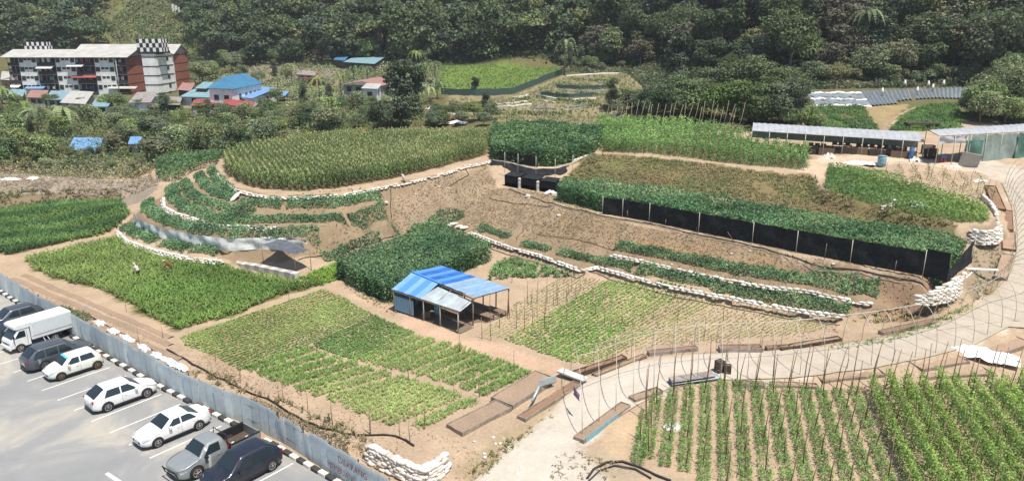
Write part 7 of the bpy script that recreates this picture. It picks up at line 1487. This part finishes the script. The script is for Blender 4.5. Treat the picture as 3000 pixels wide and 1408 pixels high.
# undergrowth on the lower hill
q = np.stack([rng.uniform(-320, 250, 60000), rng.uniform(150, 420, 60000)], 1); fy = np.interp(q[:, 0], [f[0] for f in foot], [f[1] for f in foot]); q = q[(q[:, 1] > fy - 6) & (q[:, 1] < fy + 70) & (np.abs(q[:, 0]) < q[:, 1] * .75 + 10)][:26000]
P3 = onground(q); P3[:, 2] += rng.random(len(q)) ** 1.3 * 5.0; tag(link('undergrowth', np_mesh('undergrowth', *[z_ for z_ in (lambda r: (r[0], r[1], M['crown'], r[2]))(leaf_cloud(P3, 1.15, patchy(q, .12, 91, (.035, .065, .022), (.10, .12, .045)), cvar=.35))])), 'dense undergrowth and bushes under the hillside forest', kind='stuff')
# valley trees, bushes
VK = []
vspecs = [('bush', 2.6, 2.8, (.085, .125, .03), (.18, .215, .06), 'yellow-green feathery tree in the valley between houses and maize mound'), ('bush', 3.0, 3.4, (.075, .115, .03), (.165, .195, .06), 'light spreading tree in the valley behind the farm'), ('round', 2.5, 2.9, (.05, .085, .03), (.12, .15, .05), 'mid-green bushy tree in the valley behind the farm'), ('bush', 2.2, 2.6, (.11, .115, .045), (.18, .17, .07), 'brownish scrubby small tree in the valley behind the farm'), ('tall', 2.4, 5.2, (.05, .075, .035), (.11, .13, .06), 'slim grey-green tree standing in the valley scrub')]
for i, (kd_, R_, Hc, ca, cb, lab) in enumerate(vspecs):
    lb_ = lobes_for(kd_, R_, Hc, i + 40); VK.append((crown_mesh('crown', lb_, 3800, .27, ca, cb, seed=i + 60, shell=.55, up=.5), trunk_mesh(Hc, .13, lb_, i), lab, R_, Hc))
random.seed(21)
hz = [(168, 262, 385, 352), (386, 430, 385, 350)]
def valley(poly_, n, smin, smax, kinds=(4, 3, 3, 1, 1), vtop=None):
    P = np.array(poly_, float); lo, hi = P.min(0), P.max(0); out = []; tries = 0
    while len(out) < n and tries < n * 60:
        tries += 1; u, v = random.uniform(lo[0], hi[0]), random.uniform(lo[1], hi[1])
        if not pip(P, np.array([u]), np.array([v]))[0]: continue
        g_ = G(u, v); s = random.uniform(smin, smax); i = random.choices(range(5), kinds)[0]
        ut, vt = proj(g_.x, g_.y, g_.z + (VK[i][4] + VK[i][3] * .8) * s)
        if vtop and vt < vtop(u): s *= .6
        if any((g_.xy - o.xy).length < 1.9 * s for o in out): continue
        out.append(g_); sh_ = i == 3 or s < .8; tree(g_ - Vector((0, 0, .2)), VK, i, s, random.uniform(0, 6.28), cat_='shrub' if sh_ else 'tree', grp=VK[i][2].replace('small tree', 'tree').replace('tree', 'shrubs' if sh_ else 'trees', 1), name='shrub' if sh_ else 'tree', lab=VK[i][2].replace('small tree', 'tree').replace('tree', 'shrub', 1) if sh_ else None)
def vt_left(u): return np.interp(u, [0, 100, 200, 300, 400, 480, 560, 640, 700, 800, 900, 1000, 1060, 1250], [268, 262, 262, 256, 268, 285, 292, 285, 235, 225, 262, 230, 262, 262])
valley([(-30, 300), (300, 290), (480, 295), (700, 292), (720, 330), (480, 335), (-30, 345)], 34, .9, 1.45, vtop=vt_left)
valley([(-30, 345), (165, 340), (165, 420), (-30, 425)], 13, .9, 1.3, vtop=vt_left)
valley([(270, 350), (300, 350), (560, 335), (900, 325), (900, 345), (600, 385), (540, 400), (432, 400), (432, 420), (270, 425)], 22, .8, 1.2, vtop=vt_left)
valley([(165, 392), (435, 392), (435, 425), (165, 425)], 0, .30, .45, kinds=(3, 1, 2, 3, 0))
valley([(-30, 415), (380, 410), (390, 432), (-30, 438)], 0, .35, .6, kinds=(3, 1, 2, 4, 0))
valley([(700, 262), (860, 260), (1050, 262), (1050, 320), (900, 322), (700, 335)], 20, .9, 1.5, kinds=(2, 2, 4, 1, 2), vtop=vt_left)
valley([(470, 215), (500, 180), (620, 150), (840, 135), (1080, 150), (1085, 165), (840, 150), (640, 175), (600, 205), (520, 210)], 24, .9, 1.6, kinds=(4, 3, 3, 1, 1))
valley([(560, 165), (620, 110), (1080, 125), (1080, 150), (640, 165)], 22, 1.0, 1.7, kinds=(4, 3, 3, 1, 1))
valley([(1085, 300), (1250, 296), (1250, 318), (1085, 325)], 9, .6, .85, kinds=(2, 1, 4, 1, 0)); valley([(1490, 270), (1610, 255), (1640, 300), (1560, 310)], 8, .6, .9, kinds=(1, 1, 3, 2, 1)); valley([(2000, 268), (2050, 300), (2060, 330), (1980, 330)], 8, .6, 1.0, kinds=(1, 1, 3, 2, 0))
valley([(1990, 222), (2430, 214), (2440, 205), (2000, 210)], 16, .7, 1.3, kinds=(1, 1, 4, 3, 0)); valley([(1420, 182), (1600, 178), (1600, 168), (1420, 168)], 14, .6, 1.0, kinds=(1, 1, 3, 3, 1)); valley([(2430, 290), (2576, 285), (2600, 312), (2440, 315)], 12, .8, 1.3, kinds=(3, 2, 3, 0, 0))
for u_, v_, k_ in ((150, 392, 3), (175, 396, 0), (200, 400, 0), (225, 396, 2), (255, 392, 3), (275, 380, 2), (380, 392, 0), (400, 396, 2), (430, 388, 3), (20, 425, 0), (70, 428, 3), (120, 426, 0), (200, 428, 3), (280, 428, 0), (340, 425, 3)):
    tree(G(u_, v_) - Vector((0, 0, .2)), VK, k_, .42, u_, lab='low bush among the scrub at the edge of the left plateau', grp='low bushes by the left plateau', name='bush', cat_='bush')
SCRUBLATER = 1
for u_, v_, k_, s_ in ((8, 262, 2, .9), (45, 268, 0, .8), (132, 272, 1, .8), (205, 276, 2, .75), (262, 282, 0, 1.0), (300, 282, 1, .95), (350, 288, 2, .8), (415, 286, 2, .9), (440, 284, 0, .7), (505, 290, 0, .75), (560, 292, 1, .65), (600, 292, 2, .65), (665, 285, 2, .9), (700, 262, 0, .9), (650, 215, 1, .9), (690, 205, 4, .9), (720, 200, 0, .9)):
    tree(G(u_, v_) - Vector((0, 0, .2)), VK, k_, s_, u_, lab='small tree growing beside the shacks and houses in the valley', grp='small trees beside the valley houses')
# single conspicuous trees
BK = []
for i, (kd_, R_, Hc, ca, cb) in enumerate([('round', 5.5, 5.6, (.045, .085, .022), (.12, .15, .035)), ('round', 5.2, 5.2, (.03, .065, .02), (.08, .115, .035)), ('bush', 6.5, 6.6, (.06, .09, .025), (.15, .17, .05)), ('tall', 3.6, 6.4, (.035, .06, .025), (.085, .11, .045))]):
    lb_ = lobes_for(kd_, R_, Hc, i + 80); BK.append((crown_mesh('crown', lb_, 7000, .40, ca, cb, seed=i + 90, shell=.4, up=.4), trunk_mesh(Hc, .3, lb_, i), '', R_, Hc))
for u, v, i, s, lab in [(1670, 312, 1, .85, 'dark bushy tree at the left of the clump behind the bean poles'), (1740, 300, 0, .95, 'large bright-crowned tree in the clump behind the bean poles'), (1830, 318, 0, 1.0, 'large olive-yellow tree in the middle of the clump behind the upper bean rows'), (1905, 325, 1, .95, 'dark tree at the right of the clump behind the upper bean rows'), (1960, 318, 1, .85, 'dark rounded tree just left of the long plastic roof'), (1700, 268, 3, 1.1, 'tall dark tree at the back of the clump, left side'), (1880, 270, 0, 1.0, 'broad green tree at the back of the clump, right side'), (1620, 285, 1, .6, 'small dark tree at the left foot of the clump'), (1960, 282, 0, .9, 'olive tree behind the dark rounded tree by the long plastic roof'), (1785, 262, 1, .9, 'dark tree at the back middle of the clump'),
                        (2500, 300, 2, .95, 'wide olive tree behind the right greenhouse'), (2570, 290, 2, 1.1, 'widest spreading olive tree at the right edge'), (2450, 290, 1, .6, 'small dark tree left of the olive tree behind the right greenhouse'), (2590, 262, 0, 1.1, 'large tree at the right edge behind the spreading olive tree'), (2540, 255, 1, .9, 'dark tree behind the wide olive trees at the right'),
                        (1010, 318, 3, 1.25, 'tall dark tree beside the faded red-roofed house'), (1045, 300, 3, .9, 'second tall dark tree right of the faded red-roofed house'), (960, 330, 1, .65, 'dark rounded tree in front of the faded red-roofed house'), (1222, 292, 3, .42, 'small dark tree standing on the far terraces'), (1196, 238, 3, .42, 'lone small dark tree on the far meadow'), (1110, 305, 1, .4, 'round dark bush beside the orange soil'), (780, 320, 1, .6, 'dark rounded tree in the valley left of centre'), (830, 165, 3, 1.0, 'tall slim dark tree left of the turquoise-roofed house'), (1115, 150, 1, .9, 'tall pale green tree behind the far meadow'), (1040, 150, 0, .8, 'green tree right of the turquoise-roofed house')]:
    tree(G(u, v) - Vector((0, 0, .3)), BK, i, s, u, lab=lab)
# tree ferns, bananas, palm: radiating fronds on a stem
def frond_plant(nf, Lf, wf, drop, stem_h, ca, cb, seed, rise=.35, nseg=6, split=False):
    r = np.random.default_rng(seed); V = []; Q = []; C_ = []
    for k in range(nf):
        a = 2 * math.pi * k / nf + r.uniform(-.2, .2); l = Lf * r.uniform(.8, 1.1); d = np.array([math.cos(a), math.sin(a), 0]); s = np.array([-math.sin(a), math.cos(a), 0]); col_ = np.array(ca) * (1 - r.random()) + np.array(cb) * r.random(); rs = rise * r.uniform(.6, 1.4)
        for j in range(nseg * 2):
            t0, t1 = j / (nseg * 2), (j + .62) / (nseg * 2)
            def P_(t): return np.array([0, 0, stem_h]) + d * l * t + np.array([0, 0, l * (rs * 2.4 * t * (1 - t) * 1.6 - drop * t * t)])
            w0 = wf * math.sin(math.pi * min(1, t0 * .9 + .12)); p0, p1 = P_(t0), P_(t1)
            for sg in (-1, 1):
                b = len(V); V += [p0, p1, p1 + s * sg * w0 + d * .12 * l * .3 - [0, 0, w0 * .25], p0 + s * sg * w0 + d * .12 * l * .3 - [0, 0, w0 * .25]]; Q.append([b, b + 1, b + 2, b + 3]); C_ += [col_ * r.uniform(.8, 1.2)] * 4
    return np_mesh('fronds', np.array(V), np.array(Q), M['crown'], np.array(C_))
fern = [frond_plant(15, 2.8, .32, .55, 0, (.08, .12, .02), (.15, .19, .04), s, nseg=9) for s in range(3)]; ban = [frond_plant(11, 2.3, .24, .35, 0, (.06, .11, .025), (.12, .17, .04), 9 + s, rise=.9, nseg=7) for s in range(2)]
def frondtree(u, v, h, s, meshes, label, cat_, name, grp=None, lean=0, r=.14):
    p = G(u, v); t = thing(name, label, cat_, tuple(p - Vector((0, 0, .2))), random.uniform(0, 6), grp); MB().tube([(0, 0, 0), (lean * .4, 0, h * .5), (lean, 0, h)], r, 6, taper=.8).build('trunk', M['bark'], t); link('fronds', random.choice(meshes), t, (lean, 0, h), 0, s)
for u, v, h, s, l in [(735, 215, 5.5, 1.3, 'tree fern with flat bright crown left of the small red shack'), (700, 232, 3.5, 1.1, 'tree fern right of the steel-blue house'), (805, 262, 6.0, 1.25, 'tree fern in front of the small red shack'), (860, 262, 6.5, 1.3, 'tree fern left of the faded red-roofed house'), (925, 210, 4.0, 1.2, 'tree fern between turquoise roof and faded red roof'), (1095, 210, 5.5, 1.25, 'tree fern at the left end of the far meadow'), (1050, 190, 6.5, 1.3, 'tree fern right of the turquoise-roofed house'), (60, 318, 4.5, 1.5, 'tree fern at the left edge of the valley scrub'), (100, 345, 4.8, 1.5, 'broad tree fern in the scrub below the apartment block'), (170, 335, 4.5, 1.6, 'tree fern in the scrub right of the broad one'), (560, 135, 5, 1.3, 'bright tree fern at the forest edge above the steel-blue house'), (930, 110, 7, 1.5, 'bright tree fern high at the forest edge'), (1025, 100, 8, 1.4, 'slender tree fern against the dark forest'), (650, 118, 5, 1.3, 'tree fern at the forest edge right of the hut'), (10, 290, 6, 1.3, 'tree fern at the left edge in front of the apartment block'), (760, 250, 4.4, 1.2, 'tree fern in the valley below the small red shack'), (1080, 262, 3.5, 1.1, 'tree fern left of the orange soil patch')]: frondtree(u, v, h, s, fern, l, 'tree fern', 'tree_fern')
for u, v, h, s, l in [(430, 118, 2, 1.2, 'banana plant behind the stair tower, left one'), (395, 112, 2, 1.2, 'banana plants above the apartment roof'), (500, 128, 2, 1.3, 'banana plant at the forest edge right of the stair tower'), (1070, 205, 3, 1.4, 'banana plant beside the far meadow'), (1100, 250, 2, 1.3, 'banana clump below the far meadow'), (525, 145, 2, 1.2, 'banana plant left of the steel-blue roof ridge'), (890, 200, 2, 1.2, 'pale banana plant beside the faded red roof'), (2235, 190, 3, 1.5, 'bright yellow-green banana plant above the silver mulch field'), (590, 230, 2, 1.0, 'banana plant beside the steel-blue house'), (1850, 315, 1.5, .9, 'low banana plant among the clump of trees')]: frondtree(u, v, h, s, ban, l, 'banana plant', 'banana_plant', r=.18)
frondtree(1420, 190, 6.5, 1.9, ban, 'tall palm at the right end of the far meadow', 'palm', 'palm_tree', r=.22); frondtree(2165, 175, 12, 1.6, fern, 'palm with drooping fronds standing in the dark forest', 'palm', 'palm_tree', r=.2)
# scrub cover on the valley floor
def scrub(poly_, n, size, hmax, ca, cb, name, label):
    P = poly(poly_); q = rnd_in(P, n); f = smooth_noise(q[:, 0], q[:, 1], .45, 17); P3 = onground(q); P3[:, 2] += rng.random(n) ** 1.4 * hmax * np.clip(.6 + f * .5, .15, 1.2); veg(name, leaf_cloud(P3, size, patchy(q, .3, 19, ca, cb), .45, .35), label, kind='stuff', mt='crown')
scrub([(-60, 425), (-60, 285), (300, 280), (480, 285), (720, 280), (1080, 255), (1090, 320), (900, 326), (600, 385), (392, 420), (380, 436), (160, 434)], 38000, .46, 2.2, (.06, .095, .03), (.135, .16, .055), 'valley_scrub', 'green and brown scrub covering the valley floor between houses and farm')
scrub([(-60, 436), (-60, 412), (300, 408), (388, 415), (385, 436)], 9000, .3, 1.3, (.16, .16, .07), (.24, .20, .11), 'reed_scrub', 'pale reedy scrub along the edge of the left plateau')
scrub([(450, 232), (470, 150), (700, 135), (1090, 130), (1110, 165), (1090, 235), (1000, 262), (720, 270), (700, 225), (600, 205)], 20000, .6, 1.6, (.08, .125, .035), (.17, .21, .06), 'valley_scrub', 'bright scrub on the slope between the houses and the forest')
scrub([(1590, 320), (1640, 240), (1980, 235), (2010, 262), (2035, 330), (1850, 335)], 9000, .5, 1.6, (.04, .08, .025), (.10, .13, .04), 'valley_scrub', 'dark scrub at the foot of the tree clump')
scrub([(1985, 228), (2000, 205), (2440, 200), (2500, 235), (2440, 300), (2425, 262), (2440, 218)], 9000, .6, 2.2, (.05, .08, .03), (.13, .13, .06), 'hedge_scrub', 'brownish hedge scrub behind the silver mulch field')
scrub([(1250, 330), (1500, 322), (1860, 326), (1860, 336), (1250, 340)], 7000, .4, 1.5, (.10, .16, .04), (.19, .24, .07), 'valley_scrub', 'light green growth behind the bean poles')
scrub([(110, 783), (165, 778), (225, 790), (238, 806), (200, 812), (150, 795)], 2600, .16, .8, (.10, .12, .05), (.17, .15, .08), 'shrub_cover', 'grey-green shrub leaning over the fence behind the white truck')
scrub([(600, 1010), (640, 1000), (730, 1040), (870, 1110), (880, 1150), (800, 1100), (700, 1050)], 1800, .12, .35, (.16, .14, .07), (.10, .10, .05), 'fence_weeds', 'brown creeping weeds on the top edge of the fence')
scrub([(1540, 158), (1680, 160), (1690, 250), (1640, 250), (1590, 186), (1420, 184), (1420, 164)], 6000, .5, 2.0, (.05, .08, .03), (.13, .13, .05), 'hedge_scrub', 'scrub between the far terraces and the forest')
scrub([(330, 0), (420, 0), (450, 20), (470, 60), (475, 112), (300, 118), (262, 70)], 9000, .8, 1.5, (.09, .12, .04), (.16, .17, .06), 'hillside_scrub', 'low grassy scrub on the cleared hillside at the upper left')
scrub([(-20, 285), (-20, 175), (22, 170), (40, 238), (320, 250), (470, 262), (470, 285)], 6000, .45, 1.5, (.06, .095, .03), (.14, .16, .055), 'yard_scrub', 'scrub between the shacks below the apartment block')
for i, s in enumerate((.36, .47, .60, .66, .76, .88, .93)):
    p = N0.lerp(N1, s) + dF * .12; crate(Vector((p.x, p.y, H(p.x, p.y))), -.5, 2.0, 1.0, .9, 'brown slatted timber crate on the ground at the front of the long plastic-roofed shed', 'wood' if i % 2 else 'woodd', 'timber crates at the front of the long shed')

for i, (u0, v0, u1, v1) in enumerate(((1130, 263, 1240, 260), (1130, 280, 1240, 278), (1295, 253, 1335, 249), (1350, 247, 1500, 259), (1360, 233, 1530, 240), (1400, 214, 1540, 220), (1430, 200, 1560, 205), (1450, 262, 1560, 268), (1250, 284, 1440, 288), (1550, 236, 1620, 240))):
    bed([(u0, v0), ((u0 + u1) / 2, (v0 + v1) / 2 + 2), (u1, v1)], 1.6, .6, 'small green crop bed on the far brown terraces, %s of ten from the left end' % ORD[i], (.07, .12, .045), (.12, .18, .065), 14, .5, grp='green beds on the far terraces')
# haze
hz_ = MB().box(-440, 300, -80, 730, -3.5, 200).mesh('haze', new_mat('air')[0]); hm = hz_.materials[0]; hm.node_tree.nodes.remove(hm.node_tree.nodes['Principled BSDF']); pv = hm.node_tree.nodes.new('ShaderNodeVolumePrincipled'); pv.inputs['Density'].default_value = HAZE; pv.inputs['Color'].default_value = (.92, .96, 1, 1); pv.inputs['Anisotropy'].default_value = .2
hm.node_tree.links.new(pv.outputs[0], hm.node_tree.nodes['Material Output'].inputs['Volume'])
if HAZE > 0: tag(link('haze', hz_), 'thin pale haze softening the distant hill', kind='stuff')
